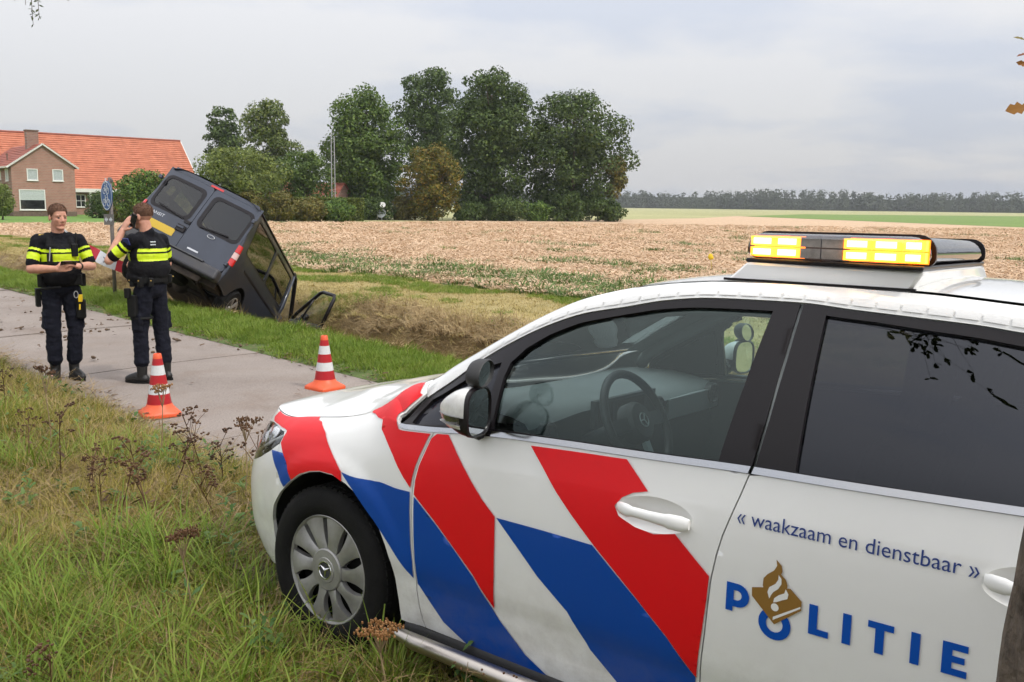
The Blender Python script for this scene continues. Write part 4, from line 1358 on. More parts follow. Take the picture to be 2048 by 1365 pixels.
def textline(name, body, x0, x1, z, height, m, wide=0.0):
    cu = bpy.data.curves.new(name, 'FONT'); cu.body = body; cu.size = 1.0; cu.resolution_u = 3
    to = bpy.data.objects.new(name, cu); C.objects.link(to)
    dg = bpy.context.evaluated_depsgraph_get()
    me = bpy.data.meshes.new_from_object(to.evaluated_get(dg))
    bpy.data.objects.remove(to)
    bm = bmesh.new(); bm.from_mesh(me)
    bmesh.ops.triangulate(bm, faces=bm.faces[:])
    xs = [v.co.x for v in bm.verts]; a, b_ = min(xs), max(xs)
    sc = (x1 - x0) / (b_ - a)
    for v in bm.verts:
        X = x0 + (v.co.x - a) * sc; Z = z + v.co.y * height
        p = P_uv(X, w_of_z(X, Z), 0.0042); v.co = LC(p)
    bm.to_mesh(me); bm.free()
    me.materials.clear(); me.materials.append(m)
    return link(bpy.data.objects.new(name, me), car)


textline('motto_lettering', '\u00ab waakzaam en dienstbaar \u00bb', 1.671, 2.259, 0.8895, 0.054, MATS['ink_blue'])

# --- sill, side tube, arch liners, underbody
mb = MB()
for sg in (1, -1):
    pr = [(0.842, 0.222), (0.856, 0.196), (0.845, 0.150), (0.80, 0.13), (0.60, 0.13)]
    v = [(-x, sg * y, z) for x in lin(0.40, 2.34, 8) for y, z in pr]
    f = [(i * 5 + j, i * 5 + j + 1, i * 5 + j + 6, i * 5 + j + 5) for i in range(8) for j in range(4)]
    mb.add(v, f if sg == 1 else [q[::-1] for q in f])
mb.build('sill', MATS['plastic_dark'], car, smooth=True)
for sg in (1, -1):
    mb = MB()
    xs = lin(0.375, 2.33, 14)
    mb.tube([(-x, sg * (0.915 - 0.02 * sstep(0.42, 0.37, x)), 0.200) for x in xs], [0.018] + [0.029] * (len(xs) - 2) + [0.018], 16)
    mb.build('side_tube', MATS['satin_steel'], car, autosmooth=40)
    for x in (0.75, 1.9):
        mb = MB(); mb.bar((-x, sg * 0.70, 0.16), (-x, sg * 0.905, 0.195), 0.04, 0.02); mb.build('tube_bracket', MATS['plastic_dark'], car)
for A_ in (ARCH, [p for p in ARCHR if p[1] > 0.004]):
    for sg in (1, -1):
        v = []; f = []
        for u, w in A_:
            p = P_uv(u, w, -0.002); q = Vector((p[0], 0.48, p[2] + 0.01))
            for t in (0, 0.15, 0.6, 1.0):
                c = p.lerp(q, t); v.append((-c[0], sg * c[1], c[2] + 0.02 * math.sin(t * 3)))
        k = 4
        for i in range(len(A_) - 1):
            for j in range(3): f.append((i * k + j, i * k + j + 1, (i + 1) * k + j + 1, (i + 1) * k + j))
        f.append(tuple(i * k + 3 for i in range(len(A_))))
        mesh_obj('wheel_arch_liner', v, f, MATS['dark_void'], car)
mb = MB(); mb.box((-1.35, 0, 0.24), (3.3, 1.1, 0.16)); mb.box((0.1, 0, 0.42), (1.0, 0.9, 0.5)); mb.box((-2.85, 0, 0.40), (0.9, 0.9, 0.4))
mb.build('underbody', MATS['dark_void'], car)
panel('door_lining', [(0.43, 0.01), (0.49, 0.01), (2.9, 0.10), (2.9, 0.78), (0.50, 0.78)], MATS['dash_dark'], car, -0.035, 0.08, flange=0, mirror=True)

# --- headlamps
for sg in (1, -1):
    pass
hl = panel('headlamp', LAMP, MATS['lamp_glass'], car, 0.0, 0.03, flange=0.03, mirror=True)
for o_, sg in zip(hl, (1, -1)):
    vs, tris, _ = tri_fill(grow(LAMP, 0.96), [], 0.03)
    V = [P_uv(u, w, -0.045) for u, w in vs]
    mesh_obj('lamp_bowl', [(-p[0], sg * p[1], p[2]) for p in V], tris if sg == 1 else [t[::-1] for t in tris], mat('lamp_bowl_%d' % sg, (0.16, 0.15, 0.13), 0.25, metal=0.6, vary=0.3, vscale=20), o_, smooth=True)
    for uc, wc, r_ in ((-0.52, 0.86, 0.045), (-0.68, 0.76, 0.055)):
        mb = MB(); c = P_uv(uc, wc, -0.03); n_ = (P_uv(uc, wc, 0.02) - P_uv(uc, wc, 0)).normalized()
        M_ = Matrix.Translation((-c[0], sg * c[1], c[2])) @ Vector((-n_[0], sg * n_[1], n_[2])).to_track_quat('Z', 'Y').to_matrix().to_4x4()
        mb.lathe([(r_, 0.0), (r_, 0.012), (r_ * .86, 0.016), (r_ * .75, 0.010), (r_ * .4, 0.022), (0.002, 0.026)], 20, M_)
        mb.build('lamp_projector', MATS['chrome'], o_, autosmooth=40)
    mb = MB()
    pts = [P_uv(u, w, -0.02) for u, w in ((-0.36, 0.79), (-0.45, 0.76), (-0.56, 0.72), (-0.70, 0.68))]
    mb.tube([(-p[0], sg * p[1], p[2]) for p in pts], 0.007, 6)
    mb.build('light_guide', MATS['car_white'], o_, smooth=True)

# --- wheels
def wheel(x, sg):
    w = empty('wheel', (-x, sg * 0.785, 0.318), 0 if sg == 1 else math.pi, car)
    A_ = Matrix.Rotation(-math.pi / 2, 4, 'X')          # lathe axis z -> +y (outwards)
    mb = MB()
    mb.lathe([(0.205, -0.09), (0.26, -0.10), (0.302, -0.098), (0.318, -0.08), (0.322, -0.05), (0.316, -0.047), (0.316, -0.041), (0.3225, -0.038), (0.3235, -0.004), (0.317, -0.001), (0.317, 0.004), (0.3235, 0.007), (0.3225, 0.038), (0.316, 0.041), (0.316, 0.047), (0.322, 0.05), (0.318, 0.075), (0.306, 0.092), (0.285, 0.101), (0.26, 0.103), (0.25, 0.1035), (0.235, 0.099), (0.222, 0.094), (0.214, 0.086)], 64, A_, cap=False)
    for k in range(64):                                   # shoulder tread blocks
        a = 2 * math.pi * k / 64
        for z_ in (0.062, -0.062):
            Mx = A_ @ Matrix.Rotation(a, 4, 'Z')
            mb.box((0.3195, 0, z_), (0.009, 0.021, 0.026), Mx)
    mb.build('tyre', MATS['rubber'], w, autosmooth=35)
    mb = MB(); mb.lathe([(0.212, -0.06), (0.21, 0.03), (0.05, 0.02), (0.001, 0.02)], 32, A_, cap=False)
    mb.build('rim_well', MATS['dark_void'], w, smooth=True)
    mb = MB()
    mb.lathe([(0.198, 0.070), (0.203, 0.083), (0.211, 0.088), (0.217, 0.084), (0.217, 0.07)], 64, A_, cap=False)
    mb.lathe([(0.085, 0.055), (0.083, 0.086), (0.078, 0.090), (0.050, 0.0915), (0.048, 0.0945), (0.036, 0.0945), (0.034, 0.092), (0.001, 0.092)], 40, A_, cap=False)
    NB = 10
    for k in range(NB):
        a0 = 2 * math.pi * k / NB
        v = []; f = []
        nr, nq = 8, 6
        for i in range(nr + 1):
            t = i / nr; r_ = 0.076 + (0.206 - 0.076) * t
            half = (0.5 - (0.035 + 0.15 * math.sin(math.pi * min(1, t * 0.93) ** 0.8) + 0.02 * t)) * 2 * math.pi / NB
            if t < 0.22: half = 0.5 * 2 * math.pi / NB * (0.94 - 0.5 * t)
            sweep = 0.10 * t
            for j in range(nq + 1):
                q = -1 + 2 * j / nq
                z_ = 0.084 + 0.004 * math.sin(math.pi * t) + 0.006 * q * (t > 0.05) * math.sin(math.pi * t) - 0.004 * abs(q) ** 3
                a = a0 + sweep + half * q
                v.append(A_ @ Vector((r_ * math.cos(a), r_ * math.sin(a), z_)))
        for i in range(nr):
            for j in range(nq):
                q = i * (nq + 1) + j; f.append((q, q + nq + 1, q + nq + 2, q + 1))
        b0 = len(v)
        ring = [i * (nq + 1) for i in range(nr + 1)]; ring2 = [i * (nq + 1) + nq for i in range(nr + 1)]
        for rg in (ring, ring2):
            b0 = len(v); v += [v[i] - A_ @ Vector((0, 0, 0.022)) for i in rg]
            f += [(rg[i], rg[i + 1], b0 + i + 1, b0 + i) for i in range(nr)]
        mb.add(v, f)
    cover = mb.build('wheel_cover', MATS['wheel_silver'], w, autosmooth=35)
    mb = MB()
    for k in range(3):
        a = math.pi / 2 + 2 * math.pi * k / 3
        p = lambda r_, q, z_: A_ @ Vector((r_ * math.cos(a + q), r_ * math.sin(a + q), z_))
        mb.add([p(0.001, 0, 0.098), p(0.008, 0.9, 0.0935), p(0.033, 0, 0.0945), p(0.008, -0.9, 0.0935)], [(0, 1, 2), (0, 2, 3)])
    mb.lathe([(0.031, 0.093), (0.0325, 0.0965), (0.0355, 0.0965), (0.037, 0.093)], 32, A_, cap=False)
    mb.build('hub_star', MATS['chrome'], cover, autosmooth=30)
    mb = MB(); mb.lathe([(0.0325, 0.0932), (0.001, 0.0936)], 32, A_, cap=False)
    mb.build('hub_disc', MATS['dash_dark'], cover)
    return w


for x_ in (0.0, 2.729):
    for sg in (1, -1): wheel(x_, sg)

# --- door mirrors (main mirror and a second instructor-style mirror above)
def mirror(sg):
    mx = empty('door_mirror', (-0.785, sg * 1.000, 1.075), sg * R(11), car); mx.scale = (0.90, 0.78, 0.94)
    def sup(c, r_, x0, x1, n, e, zlo=-9, zhi=9):
        """housing swept along x: cross-section superellipse in y-z"""
        v = []; f = []; K_ = 28; st_ = 9
        for i in range(st_ + 1):
            t = i / st_; s_ = math.sin(math.pi / 2 * (0.12 + 0.88 * t)) ** 0.8
            x = x0 + (x1 - x0) * t
            for k in range(K_):
                a = 2 * math.pi * k / K_; ca, sa = math.cos(a), math.sin(a)
                y = r_[0] * s_ * math.copysign(abs(ca) ** e, ca); z = r_[1] * s_ * math.copysign(abs(sa) ** e, sa)
                y *= 1 - 0.22 * (z / r_[1]) * (1 if z < 0 else 0.4) * (1 if z > 0 else -1) * 0.6
                v.append((c[0] + x, c[1] + y * sg, c[2] + min(max(z, zlo), zhi)))
        for i in range(st_):
            for k in range(K_):
                a = i * K_ + k; b_ = i * K_ + (k + 1) % K_; q = (a, b_, b_ + K_, a + K_); f.append(q if sg == 1 else q[::-1])
        f.append(tuple(range(K_)))
        return v, f
    # local x points forward, housing opens to the rear (-x)
    v, f = sup((0, 0, 0), (0.100, 0.084), 0.085, -0.045, 28, 0.62, zlo=-0.012)
    mesh_obj('mirror_cap', v, f, MATS['car_white'], mx, autosmooth=50)
    v, f = sup((0.0, 0, 0), (0.0985, 0.083), 0.083, -0.045, 28, 0.62, zhi=-0.012)
    mesh_obj('mirror_base', v, f, MATS['trim_black'], mx, autosmooth=50)
    v, f = sup((0.002, 0, 0), (0.1015, 0.085), 0.087, -0.030, 28, 0.62, zlo=-0.036, zhi=-0.010)
    mesh_obj('indicator', v, f, mat('indicator_%d' % sg, (0.05, 0.045, 0.045), 0.1, coat=1.0, vary=0.5, vscale=60), mx, autosmooth=50)
    v, f = sup((0.001, 0, 0), (0.1025, 0.086), 0.086, -0.030, 28, 0.62, zlo=-0.052, zhi=-0.038)
    mesh_obj('mirror_strip', v, f, MATS['car_white'], mx, autosmooth=50)

    def face(c, ry, rz, name, m, e=0.8, n=28, tilt=0.0, sq=0.0):
        mb_ = MB(); pts = []
        for k in range(n):
            a = 2 * math.pi * k / n; ca, sa = math.cos(a), math.sin(a)
            y = ry * math.copysign(abs(ca) ** e, ca); z = rz * math.copysign(abs(sa) ** e, sa)
            pts.append((y, z))
        mb_.add([(c[0] - y * tilt * sg * 0 , c[1] + sg * y, c[2] + z) for y, z in pts], [tuple(range(n)) if sg == -1 else tuple(range(n - 1, -1, -1))])
        return mb_.build(name, m, mx)
    # bezel ring
    mb_ = MB(); K_ = 28
    for (ry, rz, x) in ((0.100, 0.084, -0.045), (0.100, 0.084, -0.060), (0.094, 0.078, -0.063), (0.093, 0.077, -0.055)):
        for k in range(K_):
            a = 2 * math.pi * k / K_; ca, sa = math.cos(a), math.sin(a)
            mb_.v.append((x, sg * ry * math.copysign(abs(ca) ** .62, ca), rz * math.copysign(abs(sa) ** .62, sa)))
    for i in range(3):
        for k in range(K_):
            a = i * K_ + k; b_ = i * K_ + (k + 1) % K_; q = (a, b_, b_ + K_, a + K_); mb_.f.append(q); mb_.m.append(0)
    mb_.build('mirror_bezel', MATS['trim_black'], mx, autosmooth=50)
    face((-0.0565, 0, 0), 0.093, 0.077, 'mirror_glass', MATS['mirror_glass'], 0.62)
    # foot to the door
    mb_ = MB(); mb_.tube([(0.01, -sg * 0.05, -0.055), (0.01, -sg * 0.11, -0.075), (0.0, -sg * 0.135, -0.085)], [0.03, 0.028, 0.04], 10)
    mb_.build('mirror_foot', MATS['trim_black'], mx, smooth=True)
    # second mirror
    c2 = (-0.045, -sg * 0.012, 0.128)
    v = []; f = []; K_ = 26
    for (ry, rz, x) in ((0.040, 0.024, 0.030), (0.058, 0.036, 0.024), (0.068, 0.043, 0.008), (0.070, 0.045, -0.028), (0.066, 0.041, -0.032), (0.063, 0.039, -0.024)):
        for k in range(K_):
            a = 2 * math.pi * k / K_ + 0.0; y, z = ry * math.cos(a), rz * math.sin(a)
            y, z = y * math.cos(.30) - z * math.sin(.30), y * math.sin(.30) * (1) + z * math.cos(.30)
            v.append((c2[0] + x, c2[1] - sg * y, c2[2] + z))
    for i in range(5):
        for k in range(K_):
            a = i * K_ + k; b_ = i * K_ + (k + 1) % K_; f.append((a, b_, b_ + K_, a + K_))
    f.append(tuple(range(K_)))
    mesh_obj('upper_mirror_housing', v, f, MATS['plastic_dark'], mx, autosmooth=50)
    mb_ = MB(); mb_.add([v[5 * K_ + k] for k in range(K_)], [tuple(range(K_))]); mb_.build('upper_mirror_glass', MATS['mirror_glass'], mx)
    mb_ = MB(); mb_.tube([(c2[0] - 0.01, c2[1], c2[2] - 0.03), (-0.01, -sg * 0.02, 0.07)], 0.014, 8); mb_.build('upper_mirror_stem', MATS['plastic_dark'], mx, smooth=True)


mirror(1); mirror(-1)

# --- light bar on a white plinth
mat('amber_lens', (0.75, 0.36, 0.10), 0.12, trans=0.6)
mat('amber_lit', (1.0, 0.45, 0.08), 0.4, emit=(1.0, 0.37, 0.03), estr=1.9)
mat('amber_core', (1.0, 0.75, 0.25), 0.4, emit=(1.0, 0.72, 0.22), estr=6.0)
mat('clear_lens', (0.30, 0.30, 0.32), 0.14, coat=1.0, vary=0.25, vscale=30)
glassmat('lens_cover', (1.0, 0.93, 0.84), 1.55)
glassmat('smoke_lens', (0.40, 0.40, 0.43), 1.7)
BX0, BX1, BZ0, BZ1 = 1.508, 2.035, 1.581, 1.658


def rr_sect(x0, x1, z0, z1, r_, n=5):
    P = []
    for cx, cz, a0 in ((x1 - r_, z0 + r_ * 0.5, -90), (x1 - r_, z1 - r_, 0), (x0 + r_, z1 - r_, 90), (x0 + r_, z0 + r_ * 0.5, 180)):
        for i in range(n + 1):
            a = R(a0 + 90 * i / n); P.append((cx + r_ * math.cos(a), cz + (r_ if a0 in (0, 90) else r_ * 0.5) * math.sin(a)))
    return P


lb = empty('light_bar', (0, 0, 0), 0, car)
BSK = 0.095                              # the bar sits slightly askew on its plinth


def bar_piece(name, ys, scl, m, zsh=0.0, grow_=0.0):
    """loft of the bar section along y with per-station scale"""
    base = rr_sect(BX0 - grow_, BX1 + grow_, BZ0 - grow_, BZ1 + grow_, 0.048); cx, cz = (BX0 + BX1) / 2, BZ0 + 0.02
    v = []; f = []; n = len(base)
    for y, s_ in zip(ys, scl):
        for X, Z in base: v.append((-(cx + (X - cx) * s_[0] - BSK * (0.66 - y)), y * (1.055 + (.28 * (cx + (X - cx) * s_[0] - 1.77) if y > 0 else 0.0)), cz + (Z - cz) * s_[1] + zsh))
    for i in range(len(ys) - 1):
        for k in range(n):
            a = i * n + k; b_ = i * n + (k + 1) % n; f.append((a, b_, b_ + n, a + n))
    f.append(tuple(range(n))); f.append(tuple((len(ys) - 1) * n + k for k in range(n)))
    return mesh_obj(name, v, f, m, lb, autosmooth=45)


bar_piece('centre_lens', [-0.49, 0.49], [(1, 1), (1, 1)], MATS['smoke_lens'])
for sg in (1, -1):
    cap_y = [sg * y for y in (0.50, 0.56, 0.60, 0.625, 0.638)]
    if sg == 1:
        bar_piece('end_lens', cap_y, [(1, 1), (0.995, 0.99), (0.97, 0.95), (0.93, 0.86), (0.88, 0.74)], MATS['lens_cover'])
    else:
        bar_piece('end_lens', cap_y, [(1, 1), (0.995, 0.99), (0.97, 0.95), (0.93, 0.86), (0.88, 0.74)], MATS['smoke_lens'])
    bar_piece('lens_gasket', [sg * 0.488, sg * 0.502], [(1, 1), (1, 1)], MATS['trim_black'], 0.0, 0.006)
bar_piece('reflector_core', [-0.47, 0.47], [(0.9, 0.72), (0.9, 0.72)], MATS['clear_lens'], 0.002)
mb = MB(); mb.box((-(BX0 + BX1) / 2, 0, 1.5765), (BX1 - BX0 - 0.01, 1.30, 0.013)); mb.v = [(x + BSK * (0.66 - y), y * (1 + (.28 * (-x - 1.77) if y > 0 else 0)), z) for x, y, z in mb.v]
o_ = mb.build('bar_tray', MATS['trim_black'], lb)
bv = o_.modifiers.new('bev', 'BEVEL'); bv.width = 0.005; bv.segments = 3
# lit amber modules behind the left lens, with clear modules between
X = 1.522
for wdt, lit in ((0.078, 1), (0.078, 1), (0.062, 0), (0.062, 0), (0.078, 1), (0.078, 1), (0.062, 1)):
    mb = MB()
    for r_ in range(2):
        mb.box((-(X + wdt / 2), 0.624 * (1 + .28 * (X + wdt / 2 - 1.77)), 1.603 + 0.031 * r_ ), (wdt - 0.006, 0.03, 0.027))
    mo = mb.build('light_module', MATS['amber_lit'] if lit else MATS['clear_lens'], lb)
    if lit:
        mb = MB()
        for r_ in range(2):
            mb.box((-(X + wdt / 2), 0.6425 * (1 + .28 * (X + wdt / 2 - 1.77)), 1.603 + 0.031 * r_), (wdt - 0.026, 0.004, 0.017))
        mb.build('led_row', MATS['amber_core'], mo)
    X += wdt + 0.0015
for xa, xb in ((1.520, 1.684), (1.815, 2.030)):           # added glowing plate: paints orange lamp light into the gaps between lit modules
    k = lambda x: 0.606 * (1 + .28 * (x - 1.77))
    mesh_obj('amber_glow_plate', [(-xa, k(xa), 1.587), (-xb, k(xb), 1.587), (-xb, k(xb), 1.650), (-xa, k(xa), 1.650)], [(0, 1, 2, 3)], mat('amber_glow', (0.9, 0.30, 0.04), 0.4, emit=(1.0, 0.27, 0.015), estr=1.1), lb)
# plinth
pb = MB()
zs_ = [(1.50, 0.022), (1.535, 0.0), (1.552, -0.03)]
ybot, ytop = 0.655, 0.645
V8 = []
for x_, xt in ((BX0 - 0.035, BX0 + 0.012), (BX1 - 0.045, BX1 - 0.006)):
    for y in lin(-1, 1, 14):
        zr = P_uv((BX0 + BX1) / 2, 1.38)[2] - 0.010 + 0.020 * (1 - abs(y) ** 2.6)
        V8.append((-(x_ - .05 * .66 * (1 - y)), y * ybot, zr))
    for y in lin(-1, 1, 14): V8.append((-(xt - BSK * .66 * (1 - y)), y * ytop * (1 + (.2 * (xt - 1.77) if y > 0 else 0)), 1.571))
F8 = []
for j in range(14):
    F8 += [(j, j + 1, 16 + j, 15 + j), (30 + j + 1, 30 + j, 45 + j, 46 + j), (15 + j, 16 + j, 46 + j, 45 + j), (j + 1, j, 30 + j, 31 + j)]
F8 += [(0, 15, 45, 30), (14, 44, 59, 29)]
pl_ = mesh_obj('bar_plinth', V8, F8, MATS['car_white'], car, autosmooth=30)
bv = pl_.modifiers.new('bev', 'BEVEL'); bv.width = 0.01; bv.segments = 3; bv.limit_method = 'ANGLE'
for sg in (1, -1):
    mb = MB(); mb.bar((-(BX0 - 0.034), sg * 0.657, 1.5205), (-(BX1 - 0.03), sg * 0.657, 1.5205), 0.010, 0.007); mb.build('plinth_seal', MATS['trim_black'], car)

# --- interior
it = MB()
v = []; f = []
prof = [(0.30, 0.99), (0.42, 1.005), (0.60, 1.015), (0.74, 1.000), (0.80, 0.985), (0.815, 0.965), (0.80, 0.93), (0.81, 0.85), (0.83, 0.74), (0.78, 0.60)]
ny = 24
for j in range(ny + 1):
    y = -0.70 + 1.40 * j / ny
    for x_, z_ in prof:
        b_ = 0.035 * math.exp(-((y - 0.37) / 0.22) ** 2) * (1 if x_ > 0.5 else 0.3)
        v.append((-(x_ - 0.10 * (y / 0.7) ** 2 * 0 + 0.04 * (1 - (y / .7) ** 2)), y, z_ + b_))
for j in range(ny):
    for i in range(len(prof) - 1):
        a = j * len(prof) + i; f.append((a, a + 1, a + 1 + len(prof), a + len(prof)))
mesh_obj('dashboard', v, f, None, car, autosmooth=40, mats=[MATS['dash_grey'], MATS['dash_dark']], midx=[0 if (i % (len(prof) - 1)) < 5 else 1 for i in range(len(f))])
mb = MB(); mb.box((-0.845, -0.45, 0.925), (0.02, 0.46, 0.085)); mb.build('dash_trim', MATS['dash_silver'], car)
for y_ in (-0.62, -0.12, 0.02, 0.64):
    M_ = Matrix.Translation((-0.855, y_, 0.95)) @ Matrix.Rotation(-math.pi / 2, 4, 'Y')
    mb = MB(); mb.lathe([(0.045, -0.02), (0.045, 0.008), (0.040, 0.012), (0.034, 0.004), (0.010, 0.004), (0.009, 0.012), (0.001, 0.012)], 24, M_)
    for k in range(6): mb.bar(M_ @ Vector((0, 0, 0.006)), M_ @ Vector((0.036 * math.cos(k * 1.047), 0.036 * math.sin(k * 1.047), 0.006)), 0.004, 0.004)
    mb.build('air_vent', MATS['dash_dark'], car, autosmooth=40)
mb = MB(); mb.box((-0.865, 0.16, 0.985), (0.02, 0.44, 0.10)); o_ = mb.build('display_panel', MATS['dash_dark'], car)
mb = MB(); mb.box((-0.8765, 0.13, 0.985), (0.002, 0.20, 0.075)); mb.box((-0.8765, 0.31, 0.985), (0.002, 0.10, 0.075)); mb.build('display_screen', MATS['screen_grey'], o_)
sw = empty('steering_wheel', (-1.045, 0.37, 0.985), 0, car); sw.rotation_euler = (0, R(-62), 0)
mb = MB(); mb.tube([(0.182 * math.cos(a), 0.182 * math.sin(a), 0) for a in lin(0, 2 * math.pi, 40)], 0.0155, 10, cap=False); mb.build('rim', MATS['plastic_dark'], sw, smooth=True)
mb = MB(); mb.lathe([(0.075, -0.03), (0.075, 0.01), (0.062, 0.026), (0.001, 0.030)], 28); mb.build('hub', MATS['plastic_dark'], sw, autosmooth=40)
for a in (-90, 90, 180):
    mb = MB(); d = Vector((math.cos(R(a)), math.sin(R(a)), 0)); mb.bar(d * 0.06 + Vector((0, 0, 0.004)), d * 0.172, 0.05 if a != 180 else 0.03, 0.016); mb.build('spoke', MATS['dash_silver' if a == 180 else 'plastic_dark'], sw)
mb = MB(); mb.tube([(0, 0, -0.02), (0, 0, -0.26)], 0.035, 12); mb.build('column', MATS['dash_dark'], sw, smooth=True)
mb = MB()
for k in range(3):
    a = math.pi / 2 + 2.094 * k
    mb.bar((0, 0, 0.031), (0.024 * math.cos(a), 0.024 * math.sin(a), 0.031), 0.004, 0.003)
mb.tube([(0.025 * math.cos(a), 0.025 * math.sin(a), 0.031) for a in lin(0, 2 * math.pi, 20)], 0.0018, 5, cap=False)
mb.build('wheel_star', MATS['dash_silver'], sw)
for y_ in (0.37, -0.37):
    st_ = empty('front_seat', (-1.62, y_, 0.0), 0, car)
    mb = MB(); mb.box((0.10, 0, 0.50), (0.52, 0.50, 0.16)); o_ = mb.build('seat_cushion', MATS['seat_cloth'], st_); o_.modifiers.new('b', 'BEVEL').width = 0.05
    mb = MB(); mb.box((0, 0, 0.30), (0.13, 0.48, 0.60), Matrix.Translation((-0.16, 0, 0.52)) @ Matrix.Rotation(R(-18), 4, 'Y')); o_ = mb.build('seat_back', MATS['seat_cloth'], st_); o_.modifiers.new('b', 'BEVEL').width = 0.05
    mb = MB(); mb.box((0, 0, 0.70), (0.10, 0.26, 0.16), Matrix.Translation((-0.17, 0, 0.52)) @ Matrix.Rotation(R(-16), 4, 'Y')); o_ = mb.build('headrest', MATS['seat_cloth'], st_); o_.modifiers.new('b', 'BEVEL').width = 0.04
    for o_ in st_.children:
        for m_ in o_.modifiers: m_.segments = 3
mb = MB(); mb.box((-2.55, 0, 0.55), (0.5, 1.25, 0.2)); mb.box((0, 0, 0.3), (0.14, 1.25, 0.6), Matrix.Translation((-2.78, 0, 0.55)) @ Matrix.Rotation(R(-20), 4, 'Y')); mb.build('rear_bench', MATS['seat_cloth'], car)
mb = MB(); mb.box((-1.6, 0, 0.33), (2.9, 1.4, 0.04)); mb.build('cabin_floor', MATS['dark_void'], car)
mb = MB(); mb.box((-1.25, 0, 0.55), (0.9, 0.22, 0.35)); mb.build('centre_console', MATS['dash_dark'], car)
for sg in (1, -1):                                       # inner trim of the pillars
    mb = MB(); pts = []
    for u in lin(0.40, 1.22, 14):
        p = P_uv(u, 1.335, -0.055); pts.append((-p[0], sg * p[1], p[2]))
    mb.tube(pts, 0.030, 8); mb.build('pillar_trim', MATS['dash_grey'], car, smooth=True)
    mb = MB(); pts = []
    for w_ in lin(0.78, 1.27, 6):
        p = P_uv(1.72, w_, -0.055); pts.append((-p[0], sg * p[1], p[2]))
    mb.tube(pts, 0.05, 8); mb.build('pillar_trim', MATS['dash_grey'], car, smooth=True)
    mb = MB(); pts = []
    for u in lin(1.15, 2.9, 14):
        p = P_uv(u, 1.30, -0.045); pts.append((-p[0], sg * p[1], p[2]))
    mb.tube(pts, 0.036, 8); mb.build('roof_trim', MATS['dash_grey'], car, smooth=True)
for sg in (1, -1):                                       # broad inner lining of the windscreen pillars
    v = []; f = []
    for u in lin(0.43, 1.20, 16):
        e = P_uv(u, 1.372); bw = 0.17 - 0.12 * sstep(0.37, 1.2, u); bg = -0.022 + 0.04 * sstep(0.37, 1.2, u)
        for q in (0.0, .05, .115):
            t = 1 - q / e.y; v.append((-(e.x - bw * (1 - t * t) + .012), sg * e.y * t, e.z + bg * (1 - abs(t) ** 2.2) - .016 - .02 * (q < .01)))
    f = [(3 * i + j, 3 * i + j + 1, 3 * i + j + 4, 3 * i + j + 3) for i in range(16) for j in range(2)]
    mesh_obj('pillar_lining', v, f, MATS['dash_grey'], car, smooth=True)
v = []; f = []
for u in (1.06, 1.13, 1.205):
    e = P_uv(u, 1.372); bw = 0.17 - 0.12 * sstep(0.37, 1.2, u); bg = -0.022 + 0.04 * sstep(0.37, 1.2, u)
    for j in range(13):
        t = -1 + j / 6; v.append((-(e.x - bw * (1 - t * t) + .015), e.y * t, e.z + bg * (1 - abs(t) ** 2.2) - .018))
f = [(13 * i + j, 13 * i + j + 1, 13 * i + j + 14, 13 * i + j + 13) for i in range(2) for j in range(12)]
mesh_obj('windscreen_header', v, f, MATS['dash_grey'], car, smooth=True)
mb = MB(); mb.box((-1.17, 0.0, 1.405), (0.03, 0.22, 0.06)); mb.build('inner_mirror', MATS['dash_dark'], car)
# ------------------------------------------------------------------ farm, trees, forest
def brickmat(name, c1, c2, mortar, scale=1.0):
    m = bpy.data.materials.new(name); MATS[name] = m; m.use_nodes = True
    nt = m.node_tree; b = nt.nodes['Principled BSDF']; b.inputs['Roughness'].default_value = 0.9
    tc = nt.nodes.new('ShaderNodeTexCoord')
    br = nt.nodes.new('ShaderNodeTexBrick'); br.inputs['Scale'].default_value = scale
    br.inputs['Color1'].default_value = (*c1, 1); br.inputs['Color2'].default_value = (*c2, 1); br.inputs['Mortar'].default_value = (*mortar, 1)
    br.inputs['Brick Width'].default_value = 0.44; br.inputs['Row Height'].default_value = 0.16; br.inputs['Mortar Size'].default_value = 0.03
    sx = nt.nodes.new('ShaderNodeSeparateXYZ'); nt.links.new(tc.outputs['Object'], sx.inputs[0])
    ad = nt.nodes.new('ShaderNodeMath'); nt.links.new(sx.outputs[0], ad.inputs[0]); nt.links.new(sx.outputs[1], ad.inputs[1])
    cx = nt.nodes.new('ShaderNodeCombineXYZ'); nt.links.new(ad.outputs[0], cx.inputs[0]); nt.links.new(sx.outputs[2], cx.inputs[1])
    nt.links.new(cx.outputs[0], br.inputs['Vector'])
    no = nt.nodes.new('ShaderNodeTexNoise'); no.inputs['Scale'].default_value = 1.3; no.inputs['Detail'].default_value = 6; nt.links.new(tc.outputs['Object'], no.inputs['Vector'])
    rp = nt.nodes.new('ShaderNodeValToRGB'); rp.color_ramp.elements[0].color = (0.78, 0.78, 0.78, 1); rp.color_ramp.elements[1].color = (1.15, 1.15, 1.15, 1); nt.links.new(no.outputs[0], rp.inputs[0])
    mx = nt.nodes.new('ShaderNodeMixRGB'); mx.blend_type = 'MULTIPLY'; mx.inputs[0].default_value = 1.0
    nt.links.new(br.outputs[0], mx.inputs[1]); nt.links.new(rp.outputs[0], mx.inputs[2]); nt.links.new(mx.outputs[0], b.inputs['Base Color'])
    return m


